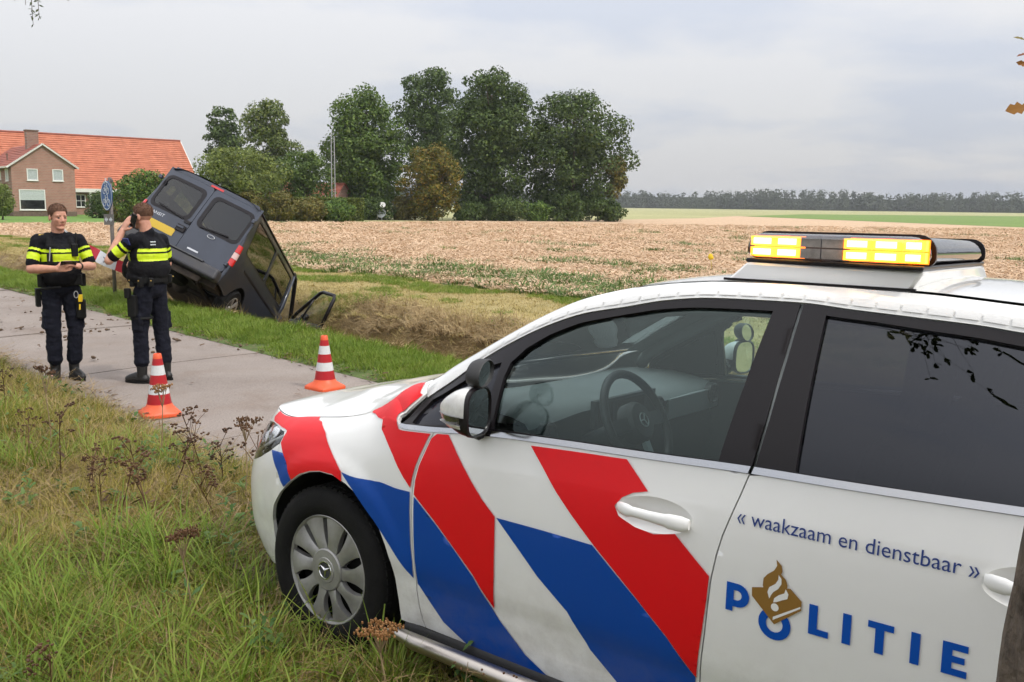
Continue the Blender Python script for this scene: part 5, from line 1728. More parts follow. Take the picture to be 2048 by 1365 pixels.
brickmat('brick_house', (0.34, 0.155, 0.11), (0.42, 0.20, 0.15), (0.36, 0.255, 0.21))
brickmat('brick_dark', (0.24, 0.115, 0.085), (0.31, 0.155, 0.115), (0.30, 0.24, 0.20))
mat('tile_orange', (0.37, 0.115, 0.06), 0.8, col2=(0.54, 0.19, 0.105), vscale=1.2, detail=10)
mat('tile_red', (0.25, 0.07, 0.045), 0.75, col2=(0.33, 0.10, 0.065), vscale=1.0, detail=10)
mat('paint_white', (0.78, 0.77, 0.74), 0.5, vary=0.04)
mat('window_dark', (0.02, 0.022, 0.024), 0.1, coat=0.6)
mat('curtain', (0.42, 0.45, 0.46), 0.8, vary=0.15, vscale=9)
mat('shutter_blind', (0.52, 0.56, 0.56), 0.6)
mat('stone_base', (0.16, 0.11, 0.085), 0.9, vary=0.3)

TT = Vector((0.7433, 0.669, 0)); MM = Vector((0.669, -0.7433, 0))


def farm(t, m_, z): return TT * t + MM * m_ + Vector((0, 0, z))


def roof_slope(mb, t0, t1, a, b_, rows_, thick=0.035, fn=farm):
    """tile courses laid from eave a=(m,z) to ridge b=(m,z), each course lapping the one below"""
    for i in range(rows_):
        p0 = (a[0] + (b_[0] - a[0]) * i / rows_, a[1] + (b_[1] - a[1]) * i / rows_)
        p1 = (a[0] + (b_[0] - a[0]) * (i + 1.08) / rows_, a[1] + (b_[1] - a[1]) * (i + 1.08) / rows_)
        if i == rows_ - 1: p1 = b_
        l = math.hypot(p1[0] - p0[0], p1[1] - p0[1]); nm, nz = -(p1[1] - p0[1]) / l, (p1[0] - p0[0]) / l
        if nz < 0: nm, nz = -nm, -nz
        k = max(2, int((t1 - t0) / 0.6))
        v = []; f = []
        for j in range(k + 1):
            t = t0 + (t1 - t0) * j / k; w_ = 0.02 * noise.noise(Vector((t * .4, i * .7, 2)))
            v += [fn(t, p0[0] + nm * (0.0), p0[1] + w_), fn(t, p0[0] + nm * (thick + 0.02), p0[1] + nz * (thick + 0.02) + w_), fn(t, p1[0] + nm * 0.012, p1[1] + nz * 0.012 + w_)]
        for j in range(k): q = 3 * j; f += [(q, q + 3, q + 4, q + 1), (q + 1, q + 4, q + 5, q + 2)]
        mb.add(v, f)


def quad_wall(mb, pts): mb.add(pts, [tuple(range(len(pts)))])


def window(parent, c, tdir, ndir, w, h, panes=1, blind=0.0, fw=0.09, glass='curtain', mull=(1, 1)):
    """window on a wall: frame bars, sill, glazing set back; c = centre on the wall plane"""
    up = Vector((0, 0, 1)); c = Vector(c)
    we = empty('window', (0, 0, 0), 0, parent)
    mb = MB()
    for sx in (-1, 1): mb.bar(c + tdir * (sx * (w / 2 - fw / 2)) - up * h / 2 + ndir * .03, c + tdir * (sx * (w / 2 - fw / 2)) + up * h / 2 + ndir * .03, fw, 0.08, up=tuple(ndir))
    for sz in (-1, 1): mb.bar(c - tdir * (w / 2 - fw) + up * (sz * (h / 2 - fw / 2)) + ndir * .028, c + tdir * (w / 2 - fw) + up * (sz * (h / 2 - fw / 2)) + ndir * .028, 0.08, fw, up=(0, 0, 1))
    for k in range(1, mull[0]): mb.bar(c + tdir * (-w / 2 + w * k / mull[0]) - up * (h / 2 - fw) + ndir * .02, c + tdir * (-w / 2 + w * k / mull[0]) + up * (h / 2 - fw) + ndir * .02, 0.05, 0.05, up=tuple(ndir))
    for k in range(1, mull[1]): mb.bar(c - tdir * (w / 2 - fw) + up * (-h / 2 + h * k / mull[1]) + ndir * .022, c + tdir * (w / 2 - fw) + up * (-h / 2 + h * k / mull[1]) + ndir * .022, 0.05, 0.05)
    mb.build('frame', MATS['paint_white'], we)
    a = c + ndir * 0.006
    mesh_obj('pane', [a - tdir * (w / 2 - fw) - up * (h / 2 - fw), a + tdir * (w / 2 - fw) - up * (h / 2 - fw), a + tdir * (w / 2 - fw) + up * (h / 2 - fw), a - tdir * (w / 2 - fw) + up * (h / 2 - fw)], [(0, 1, 2, 3)], MATS[glass], we)
    mb = MB(); mb.bar(c - tdir * (w / 2 + .05) - up * (h / 2 + .03) + ndir * .05, c + tdir * (w / 2 + .05) - up * (h / 2 + .03) + ndir * .05, 0.14, 0.06); mb.build('sill', MATS['paint_white'], we)
    if blind > 0:
        mb = MB(); n = 8; hh = (h - 2 * fw) * blind
        for i in range(n):
            z1 = h / 2 - fw - hh * i / n
            mb.bar(c - tdir * (w / 2 - fw) + up * (z1 - hh / n / 2) + ndir * 0.02, c + tdir * (w / 2 - fw) + up * (z1 - hh / n / 2) + ndir * 0.02, 0.015, hh / n * .9)
        mb.build('blind', MATS['shutter_blind'], we)
    return we


# dwelling: gable faces the camera side; t 26.1..32.2, m -106..-116
HT0, HT1, HM0, HM1 = 26.3, 32.45, -106.0, -117.2
HZ = -0.1
house = empty('brick_house', (0, 0, 0))
tag(house, 'two storey brown brick house with white trimmed gable, in front of the orange roof', 'house')
tc_ = (HT0 + HT1) / 2
ez, az = 5.15, 7.30
mb = MB()
quad_wall(mb, [farm(HT0, HM0, 0.35), farm(HT1, HM0, 0.35), farm(HT1, HM0, ez), farm(tc_, HM0, az), farm(HT0, HM0, ez)])
mb.build('gable_wall', MATS['brick_house'], house)
mb = MB(); quad_wall(mb, [farm(HT0, HM1, HZ), farm(HT0, HM0, HZ), farm(HT0, HM0, ez), farm(HT0, HM1, ez)]); mb.build('side_wall', MATS['brick_dark'], house)  # darker brick puts the shade of this left wall into its colour
mb = MB(); quad_wall(mb, [farm(HT1, HM0, HZ), farm(HT1, HM1, HZ), farm(HT1, HM1, ez), farm(HT1, HM0, ez)]); mb.build('side_wall', MATS['brick_house'], house)
mb = MB(); mb.add([farm(HT0 - .02, HM0 + .02, HZ), farm(HT1 + .02, HM0 + .02, HZ), farm(HT1 + .02, HM0 + .02, 0.42), farm(HT0 - .02, HM0 + .02, 0.42), farm(HT0 - .02, HM1, HZ), farm(HT0 - .02, HM1, 0.42)], [(0, 1, 2, 3), (4, 0, 3, 5)]); mb.build('plinth', MATS['stone_base'], house)
for sd, t_e in ((-1, HT0 - 0.35), (1, HT1 + 0.35)):
    mb = MB(); e_z = ez - 0.22
    roof_slope(mb, 0, HM0 - HM1 + 0.3, (t_e, e_z), (tc_, az + 0.12), 11, fn=lambda t, m_, z: farm(m_, HM0 + 0.3 - t, z))
    mb.build('roof', MATS['tile_red'], house)
for sd, t_e in ((-1, HT0 - 0.38), (1, HT1 + 0.38)):
    mb = MB(); mb.bar(farm(t_e, HM0 + 0.22, ez - 0.22), farm(tc_, HM0 + 0.22, az + 0.06), 0.10, 0.16, up=(0, 0, 1)); mb.build('bargeboard', MATS['paint_white'], house)
mb = MB(); mb.bar(farm(HT0 - 0.42, HM0 + 0.3, ez - 0.24), farm(HT0 - 0.42, HM1, ez - 0.24), 0.14, 0.16); mb.build('gutter', MATS['paint_white'], house)
mb = MB()
c_ = farm(tc_ - 0.25, HM0 - 2.6, 0)
mb.box((0, 0, 7.85), (1.15, 0.75, 1.9), Matrix.Translation(c_) @ Matrix.Rotation(math.atan2(TT.y, TT.x), 4, 'Z')); ch = mb.build('chimney', MATS['brick_dark'], house)
mb = MB(); mb.box((0, 0, 8.84), (1.3, 0.9, 0.12), Matrix.Translation(c_) @ Matrix.Rotation(math.atan2(TT.y, TT.x), 4, 'Z')); mb.build('chimney_cap', MATS['stone_base'], ch)
mb = MB(); mb.tube([farm(HT0 + 0.7, HM0 - 4.0, 5.5), farm(HT0 + 0.7, HM0 - 4.0, 6.35)], 0.07, 8); mb.tube([farm(HT0 + 0.7, HM0 - 4.0, 6.3), farm(HT0 + 0.7, HM0 - 4.0, 6.42)], 0.13, 8); mb.build('vent_pipe', MATS['stone_base'], house)
window(house, farm(28.28, HM0, 4.2), TT, MM, 1.05, 1.2)
window(house, farm(30.75, HM0, 4.2), TT, MM, 1.05, 1.2)
window(house, farm(28.15, HM0, 1.62), TT, MM, 2.5, 2.1, blind=0.52, glass='window_dark')
sd_ = -TT
for m_ in (-107.6, -110.3, -113.1):
    window(house, farm(HT0, m_, 4.15), MM, -TT, 0.95 if m_ != -110.3 else .6, 1.25 if m_ != -110.3 else 0.95, mull=(2, 1))
window(house, farm(HT0, -107.5, 1.75), MM, -TT, 0.85, 1.7, glass='window_dark')
dr = empty('door', (0, 0, 0), 0, house)
mb = MB(); mb.bar(farm(HT0 - .03, -110.2, HZ + .1), farm(HT0 - .03, -110.2, 2.5), 1.25, 0.09, up=tuple(TT)); mb.build('door_frame', MATS['paint_white'], dr)
mb = MB(); mb.bar(farm(HT0 - .09, -110.2, HZ + .15), farm(HT0 - .09, -110.2, 2.2), 0.9, 0.05, up=tuple(TT)); mb.build('door_leaf', MATS['window_dark'], dr)

# barn with the long orange tiled roof
BT0, BT1, BM0, BM1, BR = 6.0, 51.6, -117.5, -131.0, -124.1
barn = empty('barn', (0, 0, 0))
tag(barn, 'long barn with big bright orange tiled roof behind the brick house', 'barn')
mb = MB(); roof_slope(mb, BT0, BT1, (BM0, 2.95), (BR, 9.55), 25, 0.05); mb.build('roof', MATS['tile_orange'], barn)
mb = MB(); roof_slope(mb, BT0, BT1, (BM1, 2.95), (BR, 9.55), 25, 0.05); mb.build('roof', MATS['tile_orange'], barn)
mb = MB(); mb.tube([farm(t, BR, 9.60 + 0.02 * noise.noise(Vector((t, 0, 0)))) for t in lin(BT0, BT1, 50)], 0.14, 8); mb.build('ridge_tiles', MATS['tile_red'], barn)
mb = MB(); quad_wall(mb, [farm(BT0, BM0 - .5, HZ), farm(BT1 - .1, BM0 - .5, HZ), farm(BT1 - .1, BM0 - .5, 3.1), farm(BT0, BM0 - .5, 3.1)]); mb.build('front_wall', MATS['brick_house'], barn)
mb = MB(); quad_wall(mb, [farm(BT1 - .15, BM0 - .5, HZ), farm(BT1 - .15, BM1 + .5, HZ), farm(BT1 - .15, BM1 + .5, 3.1), farm(BT1 - .15, BR, 9.4), farm(BT1 - .15, BM0 - .5, 3.1)]); mb.build('end_wall', MATS['brick_house'], barn)
mb = MB(); mb.bar(farm(HT1 + .4, BM0 + .1, 2.78), farm(BT1, BM0 + .1, 2.78), 0.2, 0.42); mb.build('fascia', MATS['paint_white'], barn)
mb = MB(); mb.bar(farm(BT1 + 0.02, BM0, 2.9), farm(BT1 + 0.02, BR, 9.5), 0.08, 0.2); mb.build('verge_board', MATS['paint_white'], barn)
for t in (34.0, 36.4):
    window(barn, farm(t, BM0 - .5, 1.55), TT, MM, 1.6, 1.5, glass='window_dark', mull=(3, 2))
mb = MB(); mb.bar(farm(37.6, BM0 + .05, HZ), farm(37.6, BM0 + .05, 2.6), 0.22, 0.22); mb.build('post', MATS['paint_white'], barn)
mb = MB(); mb.box((0, 0, 0), (0.65, 0.9, 0.09), Matrix.Translation(farm(40.2, -120.4, 5.78)) @ Matrix.Rotation(math.atan2(TT.y, TT.x), 4, 'Z') @ Matrix.Rotation(R(43), 4, 'X')); mb.build('rooflight', MATS['window_dark'], barn)

# two low red roofs beyond the hedge
def cottage(name, label, p0, p1, depth, ez_, rz_, tile):
    h = empty(name, (0, 0, 0)); tag(h, label, 'house')
    a, b_ = Vector((*p0, 0)), Vector((*p1, 0)); d = (b_ - a).normalized(); n_ = Vector((d.y, -d.x, 0)); L_ = (b_ - a).length
    fn = lambda t, m_, z: a + d * t + n_ * m_ + Vector((0, 0, z))
    for sd in (1, -1):
        mb_ = MB(); roof_slope(mb_, -0.2, L_ + .2, (sd * depth / 2, ez_), (0, rz_), 12, fn=fn); mb_.build('roof', tile, h)
        mb_ = MB(); quad_wall(mb_, [fn(0, sd * (depth / 2 - .3), -.1), fn(L_, sd * (depth / 2 - .3), -.1), fn(L_, sd * (depth / 2 - .3), ez_ + .3), fn(0, sd * (depth / 2 - .3), ez_ + .3)]); mb_.build('wall', MATS['brick_dark'], h)
    for t in (0, L_):
        mb_ = MB(); quad_wall(mb_, [fn(t, -depth / 2 + .3, -.1), fn(t, depth / 2 - .3, -.1), fn(t, depth / 2 - .3, ez_ + .25), fn(t, 0, rz_ - .05), fn(t, -depth / 2 + .3, ez_ + .25)]); mb_.build('gable', MATS['brick_dark'], h)
    return h


cottage('cottage', 'low cottage with a narrow bright orange roof end between the trees', (-25.0, 100.0), (-25.6, 108.0), 3.6, 1.7, 3.9, MATS['tile_orange'])
ct = cottage('cottage', 'low cottage with dull red roof and two small rooflights behind the hedge', (-22.6, 104.0), (-18.6, 103.0), 6.0, 1.7, 3.85, MATS['tile_red'])
for x_ in (-21.6, -20.2):
    mb = MB(); mb.box((x_, 101.9 - (x_ + 22.6) * .25 + .05, 2.42), (0.35, 0.3, 0.12)); mb.build('rooflight', MATS['paint_white'], ct)

# ------------------------------------------------------------------ trees
leafmat('leaf_oak', [(0.036, 0.062, 0.018), (0.058, 0.095, 0.026), (0.085, 0.132, 0.034), (0.125, 0.175, 0.046)], trans=0.22, inst=False)
leafmat('leaf_mid', [(0.05, 0.09, 0.02), (0.08, 0.135, 0.028), (0.115, 0.18, 0.038), (0.16, 0.22, 0.052)], trans=0.25, inst=False)
leafmat('leaf_light', [(0.087, 0.123, 0.026), (0.131, 0.174, 0.038), (0.181, 0.225, 0.052), (0.239, 0.275, 0.072)], trans=0.25, inst=False)
leafmat('leaf_birch', [(0.060, 0.093, 0.024), (0.102, 0.145, 0.034), (0.153, 0.196, 0.051), (0.204, 0.230, 0.068)], trans=0.22, inst=False)
leafmat('leaf_amber', [(0.07, 0.085, 0.018), (0.12, 0.13, 0.024), (0.19, 0.165, 0.03), (0.29, 0.19, 0.035)], trans=0.22, inst=False)
leafmat('leaf_rust', [(0.083, 0.083, 0.021), (0.135, 0.128, 0.030), (0.210, 0.165, 0.042), (0.150, 0.165, 0.042)], trans=0.2, inst=False)
leafmat('leaf_bush', [(0.042, 0.083, 0.015), (0.075, 0.143, 0.024), (0.120, 0.203, 0.036), (0.173, 0.255, 0.053)], trans=0.22, inst=False)
leafmat('leaf_forest', [(0.039, 0.051, 0.030), (0.054, 0.069, 0.039), (0.072, 0.087, 0.050)], trans=0.0, inst=False)
mat('bark', (0.075, 0.055, 0.04), 0.95, col2=(0.14, 0.11, 0.085), vscale=3, bump=0.8, bscale=8)
mat('bark_birch', (0.30, 0.29, 0.27), 0.9, col2=(0.50, 0.49, 0.46), vscale=3)


def leafcloud(lobes, n, size, seed, flat=0.35, gap=0.0, hollow=0.55):
    """n leaf sprigs (bent quads) spread through the outer part of the lobes, with gaps"""
    rr = np.random.RandomState(seed)
    C_ = np.array([l[0] for l in lobes]); Rr = np.array([l[1] for l in lobes])
    wt = (Rr[:, 0] * Rr[:, 1] + Rr[:, 0] * Rr[:, 2] + Rr[:, 1] * Rr[:, 2]); wt = wt / wt.sum()
    n = int(n * 1.75); size = size * 0.74
    idx = rr.choice(len(lobes), n, p=wt)
    d = rr.normal(size=(n, 3)); d /= np.linalg.norm(d, axis=1)[:, None]
    r_ = hollow + (1.08 - hollow) * rr.rand(n) ** 0.6 + 0.22 * rr.rand(n) ** 6
    P = C_[idx] + Rr[idx] * d * r_[:, None]
    nrm = d + rr.normal(size=(n, 3)) * 0.55; nrm[:, 2] += flat; nrm /= np.linalg.norm(nrm, axis=1)[:, None]
    t = np.cross(nrm, rr.normal(size=(n, 3))); t /= np.linalg.norm(t, axis=1)[:, None]
    b_ = np.cross(nrm, t)
    s = size * rr.uniform(0.55, 1.35, n)[:, None]
    a1 = P - t * s * 0.5; a2 = P + b_ * s * 0.42 - nrm * s * 0.10; a3 = P + t * s * 0.6 - nrm * s * 0.18; a4 = P - b_ * s * 0.36 - nrm * s * 0.08
    V = np.stack([a1, a2, a3, a4], 1).reshape(-1, 3)
    F = np.arange(n * 4).reshape(n, 4)
    return V, F


def np_mesh(name, V, F, m, parent, smooth=False):
    me = bpy.data.meshes.new(name)
    me.vertices.add(len(V)); me.vertices.foreach_set('co', V.astype(np.float32).ravel())
    k = F.shape[1]
    me.loops.add(F.size); me.loops.foreach_set('vertex_index', F.astype(np.int32).ravel())
    me.polygons.add(len(F)); me.polygons.foreach_set('loop_start', np.arange(0, F.size, k, dtype=np.int32)); me.polygons.foreach_set('loop_total', np.full(len(F), k, dtype=np.int32))
    me.materials.append(m); me.update(); me.validate()
    return link(bpy.data.objects.new(name, me), parent)


def crown_lobes(c, rx, rz, k, r0, r1, seed, squash=0.8, low=-1.0, cone=0.0, ry=None):
    """k small leaf masses spread over an ellipsoid envelope (rx, rz) round centre c"""
    rr = random.Random(seed); out = []
    ry = ry or rx
    g = math.pi * (3 - math.sqrt(5))
    for i in range(k):
        z = 1 - (i + .5) / k * (1 - low); z = max(-1, min(1, z + rr.uniform(-.08, .08)))
        th = g * i + rr.uniform(-.3, .3); rad = math.sqrt(max(0, 1 - z * z))
        q = rr.uniform(0.55, 1.10) * (1 - cone * (z + 1) / 2)
        r_ = rr.uniform(r0 * .7, r1 * 1.1)
        out.append(((c[0] + rx * rad * q * math.cos(th), c[1] + ry * rad * q * math.sin(th), c[2] + rz * z * (0.80 + 0.2 * q)), (r_, r_, r_ * squash)))
    for i in range(max(2, k // 5)):
        out.append(((c[0] + rr.uniform(-.4, .4) * rx, c[1] + rr.uniform(-.4, .4) * ry, c[2] + rr.uniform(-.5, .5) * rz), (r1 * 1.2, r1 * 1.2, r1)))
    return out


def tree(name, label, base, lobes, leaf_m, n, size, seed, trunk_r=0.35, bark_m='bark', limbs=9, lean=(0, 0), group=None, extra=(), cat='tree'):
    rr = random.Random(seed)
    t = empty(name, base)
    tag(t, label, cat, group)
    b = Vector(base)
    loc = [((Vector(c) - b), r_) for c, r_ in lobes]
    top = max(c.z for c, r_ in loc); cx = sum(c.x for c, r_ in loc) / len(loc); cy = sum(c.y for c, r_ in loc) / len(loc)
    mb = MB(); n_ = 7
    axis = [Vector((cx * (i / n_) ** 1.5 + rr.uniform(-.12, .12) * (i > 0), cy * (i / n_) ** 1.5 + rr.uniform(-.12, .12) * (i > 0), top * 0.85 * i / n_)) for i in range(n_ + 1)]
    mb.tube(axis, [trunk_r * (1.25 if i == 0 else 1.0) * (1 - 0.82 * i / n_) + 0.02 for i in range(n_ + 1)], 8)
    for i in range(limbs):
        c, r_ = loc[rr.randrange(len(loc))]
        h = max(0.15, min(0.8, (c.z / max(top, .1)) * 0.65)); k = h * n_; j = int(k); p = axis[j].lerp(axis[min(j + 1, n_)], k - j)
        m_ = p.lerp(Vector(c), 0.5) + Vector((rr.uniform(-.2, .2), rr.uniform(-.2, .2), 0.25 * r_[0]))
        r0 = trunk_r * 0.42 * (1 - h * .5)
        mb.tube([p, m_, Vector(c)], [r0, r0 * .6, r0 * .2], 6)
    mb.build('trunk', MATS[bark_m], t, smooth=True)
    V, F = leafcloud([(tuple(c), r_) for c, r_ in loc], n, size, seed)
    np_mesh('crown', V, F, MATS[leaf_m], t)
    for (lb_, m2, n2) in extra:
        V, F = leafcloud([(tuple(Vector(c) - b), r_) for c, r_ in lb_], n2, size, seed + 5)
        np_mesh('crown', V, F, MATS[m2], t)
    return t


GRV = 'trees of the copse at the field edge'
tree('oak_tree', 'dark slender tree rising behind the barn end, left of the birch', (-39.8, 130, -.1), crown_lobes((-39.9, 130, 9.4), 2.5, 4.9, 46, .6, 1.0, 1), 'leaf_oak', 4600, .42, 1, .3, group=GRV)
tree('birch_tree', 'tall airy birch with pale stem and pointed crown left of the mast', (-29.6, 116, -.1), crown_lobes((-30.2, 116, 7.0), 4.6, 7.4, 95, .55, 1.1, 2, cone=.42), 'leaf_birch', 10500, .38, 2, .28, 'bark_birch', limbs=14, group=GRV)
tree('willow_tree', 'rounded light yellow green willow directly behind the tilted van', (-26.4, 90, -.1), crown_lobes((-26.3, 90, 3.1), 4.3, 3.3, 60, .6, 1.15, 3, low=-.9), 'leaf_light', 9000, .30, 3, .25, group=GRV)
tree('maple_tree', 'small fresh green tree with upright shoots beside the mast', (-21.6, 97, -.1), crown_lobes((-21.7, 97, 3.7), 2.7, 3.0, 44, .5, .95, 4), 'leaf_mid', 6500, .30, 4, .2, group=GRV, extra=[(crown_lobes((-21.2, 97, 6.2), .9, .7, 6, .25, .4, 41), 'leaf_mid', 350)])
tree('oak_tree', 'broad mid green oak right of the mast, lightest of the big trees', (-16.6, 106, -.1), crown_lobes((-16.6, 106, 6.9), 4.1, 6.7, 95, .8, 1.4, 5), 'leaf_mid', 16000, .40, 5, .45, group=GRV)
tree('oak_tree', 'dark ragged tree half hidden between mast and broad mid green oak', (-20.2, 116, -.1), crown_lobes((-20.4, 116, 6.2), 2.4, 5.4, 40, .7, 1.1, 55), 'leaf_oak', 4600, .42, 55, .3, group=GRV)
tree('oak_tree', 'tallest dark oak standing back behind the amber tree', (-11.0, 125, -.1), crown_lobes((-11.0, 125, 11.3), 4.3, 7.6, 90, .8, 1.4, 6, low=-.8), 'leaf_oak', 11500, .44, 6, .5, limbs=18, group=GRV)
tree('oak_tree', 'big full dark green oak in the middle of the copse', (-2.4, 110, -.1), crown_lobes((-2.6, 110, 8.4), 5.1, 8.3, 130, .9, 1.5, 7), 'leaf_oak', 21000, .42, 7, .55, group=GRV)
tree('oak_tree', 'broad spreading dark oak at the right end with a browning flank', (7.2, 113, -.1), crown_lobes((7.0, 113, 7.5), 6.0, 7.3, 130, .9, 1.55, 8), 'leaf_oak', 18500, .42, 8, .55, limbs=22, group=GRV,
     extra=[([((12.0, 111.5, 6.2), (1.2, 1.2, 1.3)), ((12.4, 111.5, 4.6), (1.0, 1.0, .9)), ((11.6, 111, 3.4), (.9, .9, .9))], 'leaf_rust', 900)])
tree('maple_tree', 'smaller amber and green tree in front of the dark oaks', (-8.6, 102, -.1), crown_lobes((-8.8, 102, 3.9), 3.0, 3.9, 60, .55, 1.05, 9), 'leaf_amber', 9500, .32, 9, .22, group=GRV)
# undergrowth at the foot of the copse
us_lab = ['low dark shrub at the foot of the oak beside the dishes', 'low dark shrub between amber tree and middle oak', 'dark shrub at the foot of the middle oak', 'fresh green shrub in the gap left of the right end oak', 'dark shrub under the right end oak', 'dark shrub closing the right end of the copse', 'dark shrub left of the amber tree']
us_pos = [(-15.2, 101.5, 2.6, 1.9, 'leaf_oak'), (-5.0, 104, 2.0, 1.6, 'leaf_oak'), (-1.2, 104.5, 3.2, 2.4, 'leaf_oak'), (2.6, 106, 1.5, 1.7, 'leaf_bush'), (6.2, 107.5, 3.2, 2.6, 'leaf_oak'), (10.6, 108.5, 2.6, 2.3, 'leaf_oak'), (-11.8, 103.5, 2.0, 2.2, 'leaf_rust')]
for i, (x_, y_, rx, h_, lm) in enumerate(us_pos):
    tree('shrub', us_lab[i], (x_, y_, -.1), crown_lobes((x_, y_, h_ * .5), rx * .8, h_ * .55, 24, .4, .8, 60 + i, low=-.9), lm, 3000, .30, 60 + i, .08, limbs=6, group='shrubs at the foot of the copse', cat='shrub')

# flat topped hedge and shrubs in front of the cottages
def hedge(name, label, a, b_, h_, w_, m, n, size, seed):
    rr = np.random.RandomState(seed)
    a = np.array(a); b_ = np.array(b_); L_ = np.linalg.norm(b_ - a); d = (b_ - a) / L_; nn_ = np.array([d[1], -d[0]])
    t = rr.rand(n) * L_; q = rr.rand(n)
    face = rr.rand(n)
    o_ = np.where(face < .35, rr.uniform(-.5, .5, n), np.where(face < .85, .5, -.5)) * w_ + rr.normal(size=n) * .05
    z = np.where(face < .35, h_ + rr.normal(size=n) * .03, rr.rand(n) * h_)
    P = np.stack([a[0] + d[0] * t + nn_[0] * o_, a[1] + d[1] * t + nn_[1] * o_, z - .1], 1)
    nrm = rr.normal(size=(n, 3)); nrm /= np.linalg.norm(nrm, axis=1)[:, None]
    tt = np.cross(nrm, rr.normal(size=(n, 3))); tt /= np.linalg.norm(tt, axis=1)[:, None]; bb = np.cross(nrm, tt)
    s = size * rr.uniform(.6, 1.3, n)[:, None]
    V = np.stack([P - tt * s * .5, P + bb * s * .4, P + tt * s * .5, P - bb * s * .4], 1).reshape(-1, 3)
    o = np_mesh(name, V, np.arange(n * 4).reshape(n, 4), MATS[m], None)
    c_ = MB(); pa = np.array([a[0], a[1]]); pb = np.array([b_[0], b_[1]])
    c_.bar((pa[0], pa[1], h_ / 2 - .15), (pb[0], pb[1], h_ / 2 - .15), w_ * .8, h_ - .1); c_.build('hedge_core', MATS['leaf_oak'], o)
    tag(o, label, 'hedge')


hedge('hedge', 'clipped flat topped hedge in front of the red roofed cottages', (-24.5, 92.5), (-15.0, 94.0), 2.2, 1.0, 'leaf_light', 9000, .22, 71)
sh_pos = [(-22.0, 88.0, 1.9, 2.3, 'leaf_rust', 'olive brown shrub nearest the van, before the hedge'), (-19.0, 88.5, 1.6, 1.9, 'leaf_rust', 'yellow flecked shrub in the middle before the hedge'), (-17.0, 89.5, 1.5, 1.8, 'leaf_bush', 'green shrub at the right end of the hedge'), (-24.6, 87.0, 1.6, 2.6, 'leaf_rust', 'olive shrub peeping over the right edge of the van')]
for i, (x_, y_, rx, h_, lm, lab) in enumerate(sh_pos):
    tree('shrub', lab, (x_, y_, -.1), crown_lobes((x_, y_, h_ * .5), rx * .8, h_ * .5, 22, .35, .65, 80 + i, low=-.9), lm, 3200, .24, 80 + i, .06, limbs=5, group='shrubs before the hedge', cat='shrub')
# garden bushes by the house
tree('garden_bush', 'bright green rounded bush left of the van, under the orange roof', (-28.4, 72, -.1), crown_lobes((-28.4, 72, 1.75), 2.0, 1.9, 40, .4, .75, 90, low=-.95), 'leaf_bush', 7500, .22, 90, .1, limbs=7, cat='bush')
tree('garden_bush', 'dark green bush in front of the white barn window', (-40.4, 92, -.1), crown_lobes((-40.4, 92, 1.1), 1.3, 1.2, 26, .3, .6, 91, low=-.95), 'leaf_oak', 3200, .22, 91, .08, limbs=5, cat='bush')
tree('garden_bush', 'pale green sapling before the house door at the left frame edge', (-43.6, 80, -.1), crown_lobes((-43.6, 80, 1.5), .9, 1.25, 26, .25, .5, 92, low=-.95), 'leaf_light', 3200, .18, 92, .06, limbs=6, cat='bush')
tree('garden_bush', 'reddish brown low bush beside the bright green garden bush', (-31.4, 75, -.1), crown_lobes((-31.4, 75, .7), .9, .8, 14, .25, .45, 93, low=-.95), 'leaf_rust', 1500, .18, 93, .05, limbs=4, cat='bush')

# far forest edge along the horizon: one uncountable mass
def forest():
    rr = np.random.RandomState(5); lob = []
    N = 620
    for i in range(N):
        q = rr.rand(); x = -160 + 1000 * q + rr.uniform(-6, 6); y = 905 - 0.33 * (x - 100) + rr.uniform(0, 55)
        h = rr.uniform(13.0, 17.5) * (1.0 + 0.08 * math.sin(x * .03)); r_ = rr.uniform(3.0, 5.2)
        for k in range(4):
            zc = h * (0.25 + 0.22 * k); lob.append(((x + rr.uniform(-2, 2), y + rr.uniform(-2, 2), zc), (r_ * (1 - .12 * k), r_ * (1 - .12 * k), h * .17)))
    V, F = leafcloud(lob, 52000, 2.3, 9, hollow=.75)
    o = np_mesh('forest', V, F, MATS['leaf_forest'], None)
    tag(o, 'hazy blue green forest edge along the horizon', 'forest', kind='stuff')
    # solid understorey behind, so that no horizon shows through
    v = []; f = []
    for i in range(201):
        x = -200 + 5.5 * i; y = 945 - 0.33 * (x - 100)
        v += [(x, y, -.5), (x, y, 11 + 2 * noise.noise(Vector((x * .05, 0, 3))))]
    f = [(2 * i, 2 * i + 2, 2 * i + 3, 2 * i + 1) for i in range(200)]
    mesh_obj('understorey', v, f, MATS['leaf_forest'], o)


forest()

# lattice mast and two dishes
mat('galv', (0.42, 0.43, 0.44), 0.5, metal=0.5)
mat('dish_white', (0.72, 0.72, 0.72), 0.5)
mat('dish_grey', (0.36, 0.39, 0.42), 0.5)
mast = empty('radio_mast', (-18.2, 95, -.1)); tag(mast, 'slim grey lattice radio mast rising above the hedge', 'mast')
for x_ in (-.18, .18):
    mb = MB(); mb.tube([(x_ * 1.0, 0, 0), (x_ * .9, 0, 6.0), (x_ * .8, 0, 8.4 if x_ > 0 else 8.75)], 0.05, 6); mb.build('leg', MATS['galv'], mast)
for k in range(12):
    mb = MB(); z = .5 + .65 * k; mb.bar((-.17, 0, z), (.17, 0, z + (.3 if k % 2 else -.3)), .03, .03); mb.build('brace', MATS['galv'], mast)


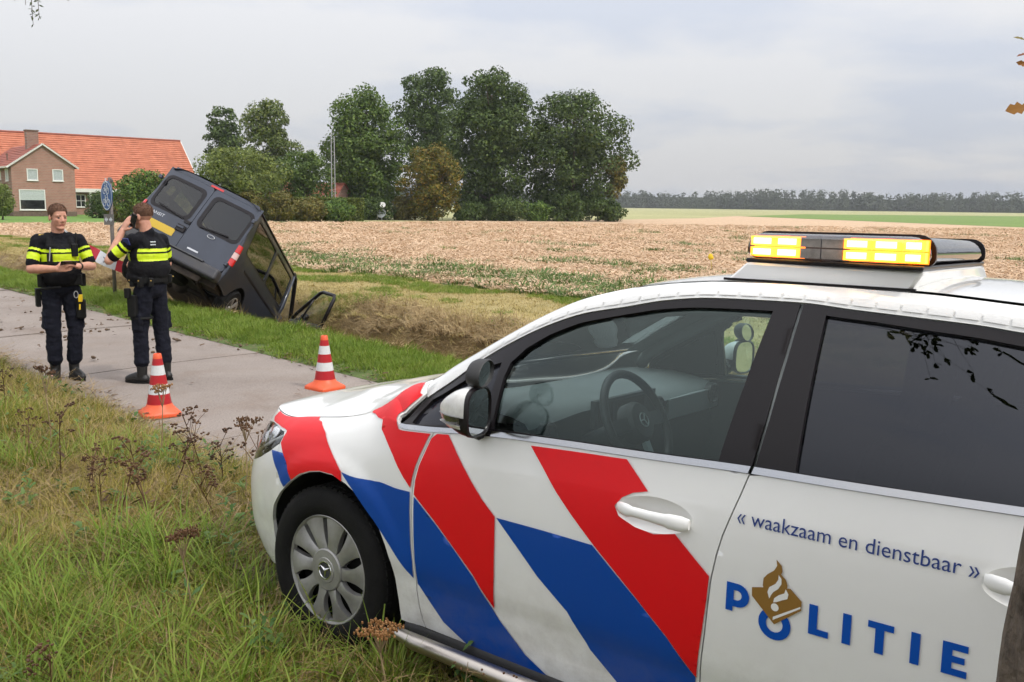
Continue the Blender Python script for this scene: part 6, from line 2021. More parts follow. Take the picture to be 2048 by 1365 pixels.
def dish(label, p, r_, m, tilt, pole):
    d = empty('satellite_dish', p); tag(d, label, 'dish', 'satellite dishes at the field edge')
    M_ = Matrix.Rotation(R(tilt), 4, 'Z') @ Matrix.Rotation(R(70), 4, 'X')
    mb = MB(); mb.lathe([(0.02, 0.0), (r_ * .5, r_ * .06), (r_, r_ * .24), (r_ * 1.02, r_ * .24), (r_ * .5, r_ * .04), (0.02, -.03)], 24, M_, cap=False); mb.build('reflector', m, d, smooth=True)
    mb = MB(); mb.tube([M_ @ Vector((0, -r_, r_ * .2)), M_ @ Vector((0, -r_ * .2, r_ * .95))], .02, 6); mb.box(M_ @ Vector((0, -r_ * .2, r_ * .95)), (.09, .09, .09)); mb.build('feed_arm', MATS['galv'], d)
    mb = MB(); mb.tube([(0, .08, -pole), (0, .08, 0)], .045, 8); mb.build('post', MATS['galv'], d)


dish('small white satellite dish, the upper of the two', (-13.95, 100.0, 1.52), .30, MATS['dish_white'], 12, .5)
dish('larger grey satellite dish, the lower of the two', (-14.1, 100.2, .62), .50, MATS['dish_grey'], -8, .75)
# ------------------------------------------------------------------ van nose-down in the ditch
mat('van_blue', (0.036, 0.043, 0.062), 0.30, metal=0.3, coat=0.5, vary=0.15, vscale=2)
mat('van_dirty', (0.030, 0.032, 0.045), 0.5, col2=(0.055, 0.05, 0.045), vscale=3)
mat('bumper_grey', (0.07, 0.072, 0.078), 0.6, vary=0.2)
mat('underside', (0.028, 0.022, 0.018), 0.85, col2=(0.075, 0.055, 0.04), vscale=6)
mat('lamp_red', (0.55, 0.01, 0.012), 0.15, coat=0.8)
mat('lamp_clear', (0.62, 0.42, 0.40), 0.15, coat=0.8)
mat('alloy', (0.45, 0.43, 0.40), 0.4, metal=0.7, vary=0.15, vscale=20)
mat('airbag', (0.45, 0.58, 0.52), 0.8, vary=0.1)
mat('badge_silver', (0.55, 0.56, 0.58), 0.3, metal=0.7)
glassmat('van_glass', (0.14, 0.17, 0.16), 1.62)
glassmat('van_side_glass', (0.10, 0.105, 0.10), 1.9)
van = empty('delivery_van', (-5.775, 14.855, 0.449))
van.rotation_euler = (R(26.77), R(26.28), R(91.27))
tag(van, 'dark blue van tipped nose down into the ditch with an open door', 'van')
_VZ = [0.28, 0.36, 0.5, 0.7, 0.9, 1.1, 1.25, 1.5, 1.75, 1.86, 1.93, 1.96]
_VY = [0.90, 0.925, 0.95, 0.972, 0.98, 0.968, 0.948, 0.908, 0.862, 0.835, 0.80, 0.76]


def v_side(x, z, lift=0.0):
    y = cr(_VZ, _VY, z) - 0.03 * sstep(0.35, 0.0, x) - 0.10 * sstep(3.6, 4.8, x)
    return Vector((-x, y + lift, z))


def v_rear(y, z, lift=0.0):
    return Vector((-(0.015 + 0.05 * (abs(y) / .9) ** 4 + 0.045 * sstep(1.15, 1.95, z) - lift), y, z))


def rrect(x0, x1, z0, z1, r_, n=4):
    P = []
    for cx, cz, a0 in ((x1 - r_, z0 + r_, -90), (x1 - r_, z1 - r_, 0), (x0 + r_, z1 - r_, 90), (x0 + r_, z0 + r_, 180)):
        for i in range(n + 1): a = R(a0 + 90 * i / n); P.append((cx + r_ * math.cos(a), cz + r_ * math.sin(a)))
    return P


varch = lambda xc: [(xc + 0.40 * math.cos(a), 0.34 + 0.40 * math.sin(a)) for a in lin(math.pi, 0, 14)]
sw1 = rrect(0.28, 1.52, 1.16, 1.76, 0.06); sw2 = rrect(1.62, 2.86, 1.16, 1.76, 0.06)
side = panel('side_panel', [(0.10, 0.46), (0.50, 0.40)] + [p for p in varch(0.95) if p[1] > 0.40] + [(1.40, 0.40), (2.98, 0.36), (2.98, 1.86), (0.10, 1.86)], MATS['van_blue'], van, 0, 0.08, holes=[sw1, sw2], flange=0.03, mirror=True, surf=v_side)
for o_ in [panel('side_window', grow(w_, 1.02), MATS['van_side_glass'], van, -0.012, 0.12, flange=0, mirror=True, surf=v_side) for w_ in (sw1, sw2)]: pass
for w_ in (sw1, sw2): panel('window_seal', rrect(min(p[0] for p in w_) - .025, max(p[0] for p in w_) + .025, 1.135, 1.785, .07), MATS['trim_black'], van, 0.002, 0.1, holes=[w_], flange=0, mirror=True, surf=v_side)
panel('side_rail', [(0.55, 0.92), (2.95, 0.92), (2.95, 0.955), (0.55, 0.955)], MATS['trim_black'], van, 0.006, 0.12, flange=0.006, mirror=True, surf=v_side)
panel('front_wing', [(4.02, 0.40)] + [(4.0, 1.12), (4.55, 1.06), (4.80, 0.92), (4.86, 0.5)] + [p for p in reversed(varch(3.88)) if p[1] > .42 and p[0] > 4.04], MATS['van_blue'], van, 0, 0.1, flange=0.03, mirror=True, surf=v_side)
# rear doors
for sg in (1, -1):
    ord_ = lambda P: [(sg * a, b_) for a, b_ in P]
    win = rrect(0.13, 0.80, 1.185, 1.715, 0.09)
    d_ = panel('rear_door', ord_(rrect(0.004, 0.885, 0.64, 1.86, 0.05)), MATS['van_blue'], van, 0, 0.07, holes=[ord_(win)], flange=0.03, surf=v_rear)
    panel('door_window', ord_(grow(win, 1.02)), MATS['van_glass'], d_, -0.008, 0.1, flange=0, surf=v_rear)
    panel('window_border', ord_(rrect(0.06, 0.85, 1.13, 1.77, 0.11)), MATS['trim_black'], d_, 0.0015, 0.08, holes=[ord_(win)], flange=0, surf=v_rear)
    for z_ in (0.78, 1.62):
        mb = MB(); mb.box((0.0, sg * 0.895, z_), (0.07, 0.06, 0.07)); o_ = mb.build('hinge', MATS['van_blue'], d_); o_.modifiers.new('b', 'BEVEL').width = .01
    mb = MB(); p = v_rear(sg * 0.16, 1.15, 0.02); q = v_rear(sg * 0.66, 1.21, 0.022); mb.bar(LC(p), LC(q), 0.018, 0.02); mb.build('wiper', MATS['trim_black'], d_)
    # rear corner pillar, round from the rear face to the flank
    v = []; f = []; Z = lin(0.46, 1.90, 16); A_ = lin(0, 1, 6)
    for z in Z:
        a, c = v_rear(0.89, z), v_side(0.10, z); k = Vector((a[0] * 0.75 + c[0] * .25, c[1] * 1.0, z))
        for t in A_:
            p = a * (1 - t) ** 2 + k * (2 * t * (1 - t)) + c * t * t; v.append((-p[0], sg * p[1], z))
    for i in range(16):
        for j in range(6): q = i * 7 + j; F_ = (q, q + 1, q + 8, q + 7); f.append(F_ if sg == -1 else F_[::-1])
    pil = mesh_obj('rear_pillar', v, f, MATS['van_blue'], van, smooth=True)
    for z0, z1, m_ in ((0.80, 0.925, 'lamp_red'), (0.925, 1.04, 'lamp_clear'), (1.04, 1.18, 'lamp_red')):
        v2 = []; f2 = []
        Z2 = lin(z0 + .003, z1 - .003, 4)
        for z in Z2:
            a, c = v_rear(0.87, z), v_side(0.115, z); k = Vector((a[0] * 0.85 + c[0] * .15, c[1] * 1.0, z))
            for t in A_:
                p = a * (1 - t) ** 2 + k * (2 * t * (1 - t)) + c * t * t
                v2.append((-(p[0] + .014), sg * (p[1] + .012), z))
        for i in range(4):
            for j in range(6): q = i * 7 + j; F_ = (q, q + 1, q + 8, q + 7); f2.append(F_ if sg == -1 else F_[::-1])
        mesh_obj('tail_lamp', v2, f2, MATS[m_], pil, smooth=True)
mb = MB()
# handle recess and grab handle on the left door, badge plates and lettering
p = v_rear(0.10, 0.98, 0.012); mb.box(LC(p), (0.03, 0.17, 0.12)); o_ = mb.build('handle_recess', MATS['trim_black'], van); o_.modifiers.new('b', 'BEVEL').width = .01
mb = MB(); p = v_rear(0.11, 1.0, 0.03); mb.box(LC(p), (0.025, 0.13, 0.03)); mb.build('door_handle', MATS['van_blue'], van)
mb = MB(); p = v_rear(0.06, 1.125, 0.012); mb.box(LC(p), (0.03, 0.11, 0.05)); mb.build('door_catch', MATS['trim_black'], van)
mb = MB(); p = v_rear(-0.42, 1.075, 0.004); M_ = Matrix.Translation(LC(p)) @ Matrix.Rotation(-math.pi / 2, 4, 'Y')
mb.lathe([(0.001, 0.006), (0.06, 0.006), (0.068, 0.0)], 28, M_ @ Matrix.Diagonal((0.42, 1, 1, 1))); ov = mb.build('oval_badge', MATS['van_blue'], van, autosmooth=40)
mb = MB(); mb.tube([M_ @ Vector((0.028 * math.cos(a), 0.066 * math.sin(a), 0.006)) for a in lin(0, 2 * math.pi, 28)], .005, 6, cap=False); mb.build('badge_rim', MATS['badge_silver'], ov, smooth=True)
mb = MB(); p = v_rear(-0.28, 0.745, 0.004); mb.box(LC(p), (0.008, 0.20, 0.028)); mb.build('name_strip', MATS['badge_silver'], van)


def rear_text(name, body, y0, y1, z, h, m):
    cu = bpy.data.curves.new(name, 'FONT'); cu.body = body; cu.size = 1.0; cu.resolution_u = 2
    to = bpy.data.objects.new(name, cu); C.objects.link(to)
    me = bpy.data.meshes.new_from_object(to.evaluated_get(bpy.context.evaluated_depsgraph_get())); bpy.data.objects.remove(to)
    xs = [v.co.x for v in me.vertices]; a, b_ = min(xs), max(xs)
    for v in me.vertices:
        y = y0 + (v.co.x - a) / (b_ - a) * (y1 - y0); p = v_rear(y, z + v.co.y * h, 0.003); v.co = LC(p)
    me.materials.clear(); me.materials.append(m)
    return link(bpy.data.objects.new(name, me), van)


rear_text('model_lettering', 'TRANSIT', 0.80, 0.46, 1.02, 0.075, MATS['badge_silver'])
mb = MB(); p = v_rear(0.73, 0.995, 0.004); mb.box(LC(p), (0.006, 0.17, 0.022)); mb.build('badge_strip', MATS['badge_silver'], van)
mb = MB(); p = v_rear(0.44, 0.86, 0.004); mb.box(LC(p), (0.01, 0.56, 0.13)); mb.build('number_plate', mat('plate_yellow', (0.55, 0.37, 0.03), 0.4), van)
mb = MB(); mb.box((0.075, -0.02, 1.885), (0.04, 0.24, 0.035)); mb.build('brake_lamp', MATS['lamp_red'], van)
# roof, rear header, bumper, underside
v = []; f = []
X_ = lin(0.05, 3.15, 16)
for x in X_:
    for j in range(13):
        t = -1 + 2 * j / 12; zz = 1.93 + 0.06 * (1 - abs(t) ** 4) - 0.05 * sstep(0.18, 0.0, x)
        v.append((x, t * 0.825, zz if abs(t) < .99 else 1.86))
f = [(i * 13 + j, i * 13 + j + 1, i * 13 + j + 14, i * 13 + j + 13) for i in range(16) for j in range(12)]
mesh_obj('roof', v, f, MATS['van_blue'], van, smooth=True)
for sg in (1, -1):
    mb = MB(); mb.tube([(x, sg * 0.832, 1.875) for x in lin(0.1, 3.2, 8)], 0.022, 6); mb.build('roof_rail', MATS['trim_black'], van, smooth=True)
panel('rear_header', [(-0.83, 1.863), (0.83, 1.863), (0.80, 1.93), (-0.80, 1.93)], MATS['van_blue'], van, 0, 0.1, flange=0.02, surf=v_rear)
mb = MB(); mb.box((-0.02, 0, 0.53), (0.24, 1.86, 0.20), taper=(.8, .98)); o_ = mb.build('rear_bumper', MATS['van_dirty'], van); b_ = o_.modifiers.new('b', 'BEVEL'); b_.width = .045; b_.segments = 3
mb = MB(); mb.box((-0.05, 0.05, 0.634), (0.17, 1.30, 0.02)); mb.build('bumper_step', MATS['bumper_grey'], van)
mb = MB(); mb.box((2.2, 0, 0.42), (4.0, 1.72, 0.10)); mb.box((1.3, 0.0, 0.40), (2.2, 0.9, 0.12)); o_ = mb.build('floor_pan', MATS['underside'], van)
mb = MB(); mb.tube([(0.95, -0.8, 0.33), (0.95, 0.8, 0.33)], 0.06, 10); mb.ell((0.95, 0, 0.33), (.16, .16, .15)); mb.build('rear_axle', MATS['underside'], van, smooth=True)
for y_ in (-.55, .55):
    mb = MB(); mb.tube([(x, y_, 0.30 + 0.05 * ((x - .95) / .75) ** 2) for x in lin(0.2, 1.7, 8)], 0.035, 6); mb.build('leaf_spring', MATS['underside'], van)
mb = MB(); M_ = Matrix.Translation((0.35, 0, 0.33)); mb.lathe([(0.12, -.09), (0.30, -.09), (0.33, -.03), (0.33, .03), (0.30, .08), (0.12, .08)], 24, M_); mb.build('spare_wheel', MATS['rubber'], van, autosmooth=40)
mb = MB(); mb.tube([(0.05, 0.55, 0.36), (0.5, 0.5, 0.36), (1.6, 0.35, 0.38)], 0.035, 8); mb.build('exhaust', MATS['underside'], van, smooth=True)
mb = MB(); mb.box((0.03, 0, 0.36), (0.06, 1.3, 0.09)); mb.build('cross_member', MATS['underside'], van)


def van_wheel(x, sg):
    w = empty('wheel', (x, sg * 0.87, 0.33), 0 if sg == 1 else math.pi, van)
    A_ = Matrix.Rotation(-math.pi / 2, 4, 'X')
    mb = MB(); mb.lathe([(0.20, -.10), (0.30, -.105), (0.33, -.08), (0.336, -.03), (0.33, -.025), (0.33, .02), (0.336, .025), (0.33, .08), (0.30, .105), (0.215, .10)], 36, A_, cap=False); mb.build('tyre', MATS['rubber'], w, autosmooth=40)
    mb = MB(); mb.lathe([(0.215, .095), (0.205, .06), (0.19, .02), (0.05, .03), (.001, .03)], 32, A_, cap=False); mb.build('rim_well', MATS['underside'], w, smooth=True)
    mb = MB(); mb.lathe([(0.218, .10), (0.212, .103), (0.195, .085)], 32, A_, cap=False); mb.lathe([(.06, .06), (.055, .09), (.001, .095)], 16, A_, cap=False)
    for k in range(5):
        a = 2 * math.pi * k / 5 + .3
        for da in (-.13, .13):
            mb.bar(A_ @ Vector((.05 * math.cos(a), .05 * math.sin(a), .08)), A_ @ Vector((.205 * math.cos(a + da), .205 * math.sin(a + da), .088)), .03, .025, up=(0, 1, 0))
    mb.build('alloy_rim', MATS['alloy'], w, autosmooth=40)


for x_ in (0.95, 3.88):
    for sg in (1, -1): van_wheel(x_, sg)
for xc in (0.95,):
    for sg in (1, -1):
        v = []; f = []; A_ = [p for p in varch(xc)]
        for x, z in A_:
            for y in (0.955, 0.55): v.append((x, sg * y, z))
        f = [(2 * i, 2 * i + 1, 2 * i + 3, 2 * i + 2) for i in range(len(A_) - 1)] + [tuple(2 * i + 1 for i in range(len(A_)))]
        mesh_obj('wheel_arch', v, f, MATS['dark_void'], van)
# cab: bonnet, windscreen, pillars, dashboard, seats, airbag
v = []; f = []
for x, z, w_ in ((3.95, 1.16, .80), (4.2, 1.10, .80), (4.5, 1.02, .78), (4.72, .90, .74), (4.82, .70, .74), (4.84, .40, .76)):
    for j in range(9): t = -1 + j / 4; v.append((x + .06 * (1 - t * t), t * w_ * 1.12, z + .04 * (1 - t * t)))
f = [(i * 9 + j, i * 9 + j + 1, i * 9 + j + 10, i * 9 + j + 9) for i in range(5) for j in range(8)]
mesh_obj('bonnet', v, f, MATS['van_blue'], van, smooth=True)
v = []; f = []
for i in range(7):
    t = i / 6; x = 3.15 + .83 * t; z = 1.92 - .74 * t
    for j in range(9): q = -1 + j / 4; v.append((x + .10 * (1 - q * q), q * (.74 + .14 * t), z))
f = [(i * 9 + j, i * 9 + j + 1, i * 9 + j + 10, i * 9 + j + 9) for i in range(6) for j in range(8)]
mesh_obj('windscreen', v, f, MATS['car_glass_clear'], van, smooth=True)
for sg in (1, -1):
    mb = MB(); mb.tube([(3.0, sg * .80, 1.90), (3.25, sg * .79, 1.87), (3.65, sg * .85, 1.50), (3.95, sg * .91, 1.18), (3.97, sg * .93, .8)], .045, 8); mb.build('front_pillar', MATS['trim_black'], van, smooth=True)
    mb = MB(); mb.tube([(2.98, sg * .81, 1.86), (2.98, sg * .95, 1.2), (2.98, sg * .94, .5)], .05, 8); mb.build('middle_pillar', MATS['van_blue'], van, smooth=True)
mb = MB(); mb.box((3.75, 0, 1.02), (0.45, 1.66, 0.34)); o_ = mb.build('dashboard', MATS['bumper_grey'], van); b_ = o_.modifiers.new('b', 'BEVEL'); b_.width = .08; b_.segments = 3
for y_ in (-.5, .5):
    mb = MB(); mb.box((3.15, y_, .72), (.5, .5, .18)); mb.box((2.9, y_, 1.1), (.16, .5, .7)); mb.box((2.87, y_, 1.52), (.1, .26, .18)); o_ = mb.build('seat', MATS['seat_cloth'], van); o_.modifiers.new('b', 'BEVEL').width = .05
mb = MB(); mb.tube([(3.47 + .0 * math.cos(a), .5 + .19 * math.cos(a), 1.12 + .19 * math.sin(a)) for a in lin(0, 2 * math.pi, 24)], .016, 8, cap=False); mb.build('steering_wheel', MATS['plastic_dark'], van, smooth=True)
mb = MB(); mb.ell((3.42, -.62, 1.12), (.20, .16, .24), 14, 10, Matrix.Rotation(.4, 3, 'Y')); mb.ell((3.5, -.5, .98), (.16, .2, .14), 12, 8); mb.build('airbag', MATS['airbag'], van, smooth=True)
mb = MB(); mb.box((2.95, 0, 1.1), (.02, 1.5, 1.2)); mb.build('bulkhead', MATS['dark_void'], van)
# left front door, closed
panel('front_door', [(3.0, .42), (3.60, .42), (3.62, .70), (3.96, .78), (3.96, 1.17), (3.0, 1.17)], MATS['van_blue'], van, 0, .1, flange=.02, surf=v_side)
panel('front_door_window', [(3.02, 1.18), (3.93, 1.18), (3.62, 1.5), (3.28, 1.80), (3.02, 1.84)], MATS['van_side_glass'], van, -.01, .1, flange=0, surf=v_side)
# right front door, swung open about its front edge
dr = empty('open_door', (3.70, -0.93, 0.04), 0, van); dr.rotation_euler = (0, 0, R(50)); dr.scale = (1.1, 1, 1.02)
do = lambda x, z, l=0: (-x, -(cr(_VZ, _VY, z) - .95) * 0 - .02 - l + (0.0 if z < 1.17 else -(1.17 - z) * .12), z)
mb = MB()
pl = [(0.02, .42), (.98, .42), (1.0, 1.17), (.0, 1.17)]
n_ = len(pl); vv = [do(*p) for p in pl] + [do(*p, .07) for p in pl]
mb.add(vv, [(0, 1, 2, 3), (7, 6, 5, 4)] + [(i, (i + 1) % 4, 4 + (i + 1) % 4, 4 + i) for i in range(4)]); mb.build('door_shell', MATS['van_dirty'], dr)
mb = MB(); vv = [do(.08, .55, -.02), do(.9, .5, -.02), do(.93, 1.12, -.02), do(.10, 1.12, -.02)]; mb.add(vv, [(0, 1, 2, 3)])
mb.box((-.5, .02, 1.02), (.5, .06, .07)); mb.build('door_card', MATS['bumper_grey'], dr)
fr = [(0.02, 1.17), (.10, 1.32), (.52, 1.80), (.60, 1.83), (.96, 1.80), (1.0, 1.72), (1.0, 1.17)]
mb = MB(); mb.tube([do(x, z, .03) for x, z in fr], .035, 8); mb.tube([do(.30, 1.17, .03), do(.42, 1.66, .03)], .02, 6); mb.build('window_frame', MATS['trim_black'], dr, smooth=True)
mb = MB(); mb.add([do(x, z, .03) for x, z in fr], [tuple(range(len(fr)))]); mb.build('door_glass', glassmat('door_glass_mat', (.78, .80, .74), 1.10), dr)
mb = MB(); mb.ell((-.16, -.20, 1.27), (.06, .11, .14), 14, 10); mb.tube([(-.14, -.05, 1.2), (-.16, -.18, 1.24)], .03, 8); mb.build('door_mirror', MATS['trim_black'], dr, smooth=True)
mb = MB(); mb.ell((-.45, .03, .85), (.13, .02, .13), 16, 8); mb.build('speaker_grille', MATS['trim_black'], dr, smooth=True)
# ------------------------------------------------------------------ cones, sign, tape, roadside oak
mat('cone_orange', (0.72, 0.10, 0.028), 0.45, vary=0.06)
mat('cone_red', (0.40, 0.008, 0.014), 0.35)
mat('cone_white', (0.62, 0.63, 0.63), 0.35, vary=0.05, vscale=30)


def cone(p, rz, label):
    c = empty('traffic_cone', p, rz); tag(c, label, 'cone', 'traffic cones on the cycle path')
    # square base rising into a round skirt
    def ring(z, half, rnd_, n=32):
        P = []
        for k in range(n):
            a = 2 * math.pi * k / n + math.pi / 4; ca, sa = math.cos(a), math.sin(a)
            q = half / max(abs(ca), abs(sa)); r_ = q * (1 - rnd_) + half * rnd_
            r_ = min(r_, half * 1.30) if rnd_ < .5 else r_
            P.append((r_ * ca, r_ * sa, z))
        return P
    rs = [ring(0.0, .150, 0), ring(.022, .152, 0), ring(.034, .146, .05), ring(.05, .135, .55), ring(.075, .112, 1), ring(.10, .100, 1)]
    v = [q for r_ in rs for q in r_]; f = []
    for i in range(len(rs) - 1):
        for k in range(32): a = i * 32 + k; b_ = i * 32 + (k + 1) % 32; f.append((a, b_, b_ + 32, a + 32))
    f.append(tuple(range(31, -1, -1)))
    mesh_obj('base', v, f, MATS['cone_orange'], c, autosmooth=40)
    R0, R1, Z0, Z1 = .099, .032, .10, .515
    bands = [(0.10, .185, 'cone_red'), (.185, .265, 'cone_white'), (.265, .345, 'cone_red'), (.345, .425, 'cone_white'), (.425, .48, 'cone_red')]
    for a, b_, m_ in bands:
        ra = R0 + (R1 - R0) * (a - Z0) / (Z1 - Z0); rb = R0 + (R1 - R0) * (b_ - Z0) / (Z1 - Z0)
        mb = MB(); mb.lathe([(ra, a), (rb, b_)], 40, cap=False); mb.build('band', MATS[m_], c, smooth=True)
    rb = R0 + (R1 - R0) * (.48 - Z0) / (Z1 - Z0)
    mb = MB(); mb.lathe([(rb, .48), (R1, .518), (R1 - .004, .522), (R1 - .012, .52), (R1 - .012, .44)], 32, cap=False); mb.build('tip', MATS['cone_orange'], c, autosmooth=40)


cone((-2.96, 7.66, zt(4.1, 7.6) - .004), R(35), 'red and white traffic cone beside the phoning officer, nearer the verge')
cone((-1.81, 8.87, zt(4.76, 7.7) - .004), R(50), 'red and white traffic cone partly hidden behind the car bonnet')

# blue round cycle path sign on a grey post, turned almost edge-on
mat('sign_blue', (0.012, 0.085, 0.26), 0.4, vary=0.05)
mat('sign_white', (0.62, 0.66, 0.68), 0.4)
mat('post_grey', (0.16, 0.14, 0.125), 0.6, metal=0.3, vary=0.25, vscale=20)
mat('plate_grey', (0.17, 0.16, 0.145), 0.6)
sx, sy = -7.17, 16.7
sg_ = empty('cycle_path_sign', (sx, sy, -0.05), 0); tag(sg_, 'blue round cycle and moped path sign with arrow plate on a post', 'sign')
mb = MB(); mb.tube([(0, 0, -.3), (0.012, 0, 2.16)], .034, 10); mb.build('post', MATS['post_grey'], sg_, smooth=True)
FM = Matrix.Translation((-.03, -.07, 1.83)) @ Matrix.Rotation(R(-42), 4, 'Z') @ Matrix.Rotation(math.pi / 2, 4, 'X')     # disc normal towards the viewer's left
FM = Matrix.Translation((-.04, -.05, 1.84)) @ Matrix.Rotation(R(-46), 4, 'Z') @ Matrix.Rotation(math.pi / 2, 4, 'X')
mb = MB(); mb.lathe([(.252, -.012), (.262, -.008), (.262, .0), (.25, .003)], 40, FM, cap=True); dsc = mb.build('disc', MATS['sign_blue'], sg_)
mb = MB(); mb.lathe([(.234, .0045), (.234, .0055), (.25, .0055), (.25, .0045)], 40, FM, cap=False); mb.build('disc_border', MATS['sign_white'], dsc)


def bicycle(mb_, cx, cy, s_, rider=False):
    P = lambda x, y: FM @ Vector((cx + x * s_, cy + y * s_, .0065))
    T = .012
    for wx in (-.55, .55): mb_.tube([P(wx + .36 * math.cos(a), -.2 + .36 * math.sin(a)) for a in lin(0, 2 * math.pi, 18)], T * .55, 5, cap=False)
    for a, b_ in (((-.55, -.2), (-.2, .35)), ((-.2, .35), (.4, .35)), ((.4, .35), (.55, -.2)), ((-.55, -.2), (-.05, -.22)), ((-.05, -.22), (.42, .32)), ((-.05, -.22), (-.25, .5)), ((.4, .35), (.36, .6)), ((.36, .6), (.15, .66)), ((-.4, .5), (-.1, .5))):
        mb_.tube([P(*a), P(*b_)], T * .5, 5)


mb = MB(); bicycle(mb, 0, -.09, .17); mb.build('bicycle_symbol', MATS['sign_white'], dsc)
mb = MB(); bicycle(mb, 0, .11, .145)
P = lambda x, y: FM @ Vector((x, .11 + y, .0065))
mb.tube([P(-.04, .10), P(.0, .15), P(.05, .12)], .010, 5); mb.tube([P(.01, .17), P(.012, .19)], .016, 6)
mb.build('moped_symbol', MATS['sign_white'], dsc)
PM = Matrix.Translation((-.02, -.045, 1.42)) @ Matrix.Rotation(R(-26), 4, 'Z')
mb = MB(); mb.box((0, 0, 0), (.24, .014, .19), PM); pl_ = mb.build('arrow_plate', MATS['plate_grey'], sg_)
mb = MB()
for s_ in (-1, 1):
    mb.add([PM @ Vector((s_ * .10, -.009, 0)), PM @ Vector((s_ * .05, -.009, .05)), PM @ Vector((s_ * .05, -.009, .018)), PM @ Vector((s_ * .015, -.009, .018)), PM @ Vector((s_ * .015, -.009, -.018)), PM @ Vector((s_ * .05, -.009, -.018)), PM @ Vector((s_ * .05, -.009, -.05))], [tuple(range(7))])
mb.build('arrow', MATS['sign_white'], pl_)
mb = MB(); mb.box((.02, .0, 2.1), (.07, .06, .05)); mb.build('bracket', MATS['post_grey'], sg_)

# red and white barrier tape strung past the sign post
mat('tape_red', (0.42, 0.012, 0.03), 0.4); mat('tape_white', (0.60, 0.61, 0.64), 0.4); mat('tape_ink', (0.02, 0.02, 0.05), 0.5)
tp = empty('barrier_tape', (-8.6, 16.5, 1.0)); tag(tp, 'red and white barrier tape stretched between the two officers past the sign post', 'tape')
A0, A1 = Vector((-7.98, 16.45, 1.13)), Vector((-6.2, 16.05, .40)); hv = Vector((.08, 0, .19)).normalized() * .105
n_ = 5
for i in range(n_):
    mb = MB(); vv = []
    for j in range(5):
        t = (i + j / 4) / n_; c = A0.lerp(A1, t) + Vector((0, .02 * math.sin(t * 21), -.10 * math.sin(math.pi * t)))
        tw = Vector((0, .03 * math.sin(t * 13), 0)); vv += [c - hv + tw - tp.location, c + hv - tw - tp.location]
    mb.add(vv, [(2 * j, 2 * j + 1, 2 * j + 3, 2 * j + 2) for j in range(4)])
    sg2 = mb.build('red_panel' if i % 2 else 'white_panel', MATS['tape_red' if i % 2 else 'tape_white'], tp)
    mid = A0.lerp(A1, (i + .5) / n_) + Vector((0, -.03, -.10 * math.sin(math.pi * (i + .5) / n_))) - tp.location
    d_ = (A1 - A0).normalized()
    mb = MB()
    for a, b_ in (((-.06, -.05), (.05, .05)), ((-.05, .05), (.06, -.04)), ((.0, -.06), (.07, .02))):
        mb.bar(mid + d_ * a[0] + Vector((0, 0, a[1])), mid + d_ * b_[0] + Vector((0, 0, b_[1])), .012, .004, up=(0, 1, 0))
    mb.build('print', MATS['tape_ink' if i % 2 == 0 else 'tape_white'], sg2)

# oak beside the photographer: only its trunk edge and a few leaves reach into the picture
mat('bark_oak', (0.045, 0.034, 0.026), 0.95, col2=(0.15, 0.115, 0.085), vscale=14, bump=1.0, bscale=24, detail=10)
oak = empty('roadside_oak', (0.90, 1.26, 0.0)); tag(oak, 'rough dark oak trunk cut off by the right frame edge, beside the car', 'tree')
v = []; f = []; n_ = 40; H_ = lin(-.1, 5.2, 120)
for z in H_:
    for k in range(n_):
        a = 2 * math.pi * k / n_
        r_ = .185 * (1 + .55 * math.exp(-max(z, 0) * 3.2)) * (1 - .06 * z) + .016 * (abs(noise.noise(Vector((math.cos(a) * 3.2, math.sin(a) * 3.2, z * 1.3)))) * 2 - .5) + .007 * noise.noise(Vector((math.cos(a) * 9, math.sin(a) * 9, z * 6)))
        v.append((r_ * math.cos(a) + .03 * z * .2, r_ * math.sin(a) - .02 * z, z))
for i in range(len(H_) - 1):
    for k in range(n_): a = i * n_ + k; b_ = i * n_ + (k + 1) % n_; f.append((a, b_, b_ + n_, a + n_))
mesh_obj('trunk', v, f, MATS['bark_oak'], oak, smooth=True)
leafmat('oak_leaf_near', [(0.03, 0.05, 0.012), (0.055, 0.08, 0.018), (0.09, 0.11, 0.025)], trans=0.25, inst=False)
leafmat('oak_leaf_autumn', [(0.20, 0.06, 0.018), (0.27, 0.11, 0.02), (0.16, 0.14, 0.02)], trans=0.25, inst=False)
LOBE = [(0, .03), (.12, .10), (.20, .07), (.32, .22), (.42, .13), (.55, .30), (.66, .18), (.78, .26), (.88, .15), (1.0, .0)]


def oakleaf(mb_, p, d, nrm, ln, curl=.25):
    d = Vector(d).normalized(); nrm = Vector(nrm); sd = d.cross(nrm).normalized(); up = sd.cross(d)
    b0 = len(mb_.v); vv = []
    for t, w_ in LOBE:
        c = Vector(p) + d * (ln * t) - up * (curl * ln * t * t)
        vv += [c - sd * (w_ * ln) + up * (.10 * w_ * ln), c - up * .0, c + sd * (w_ * ln) + up * (.10 * w_ * ln)]
    ff = []
    for i in range(len(LOBE) - 1): q = 3 * i; ff += [(q, q + 1, q + 4, q + 3), (q + 1, q + 2, q + 5, q + 4)]
    mb_.add(vv, ff)


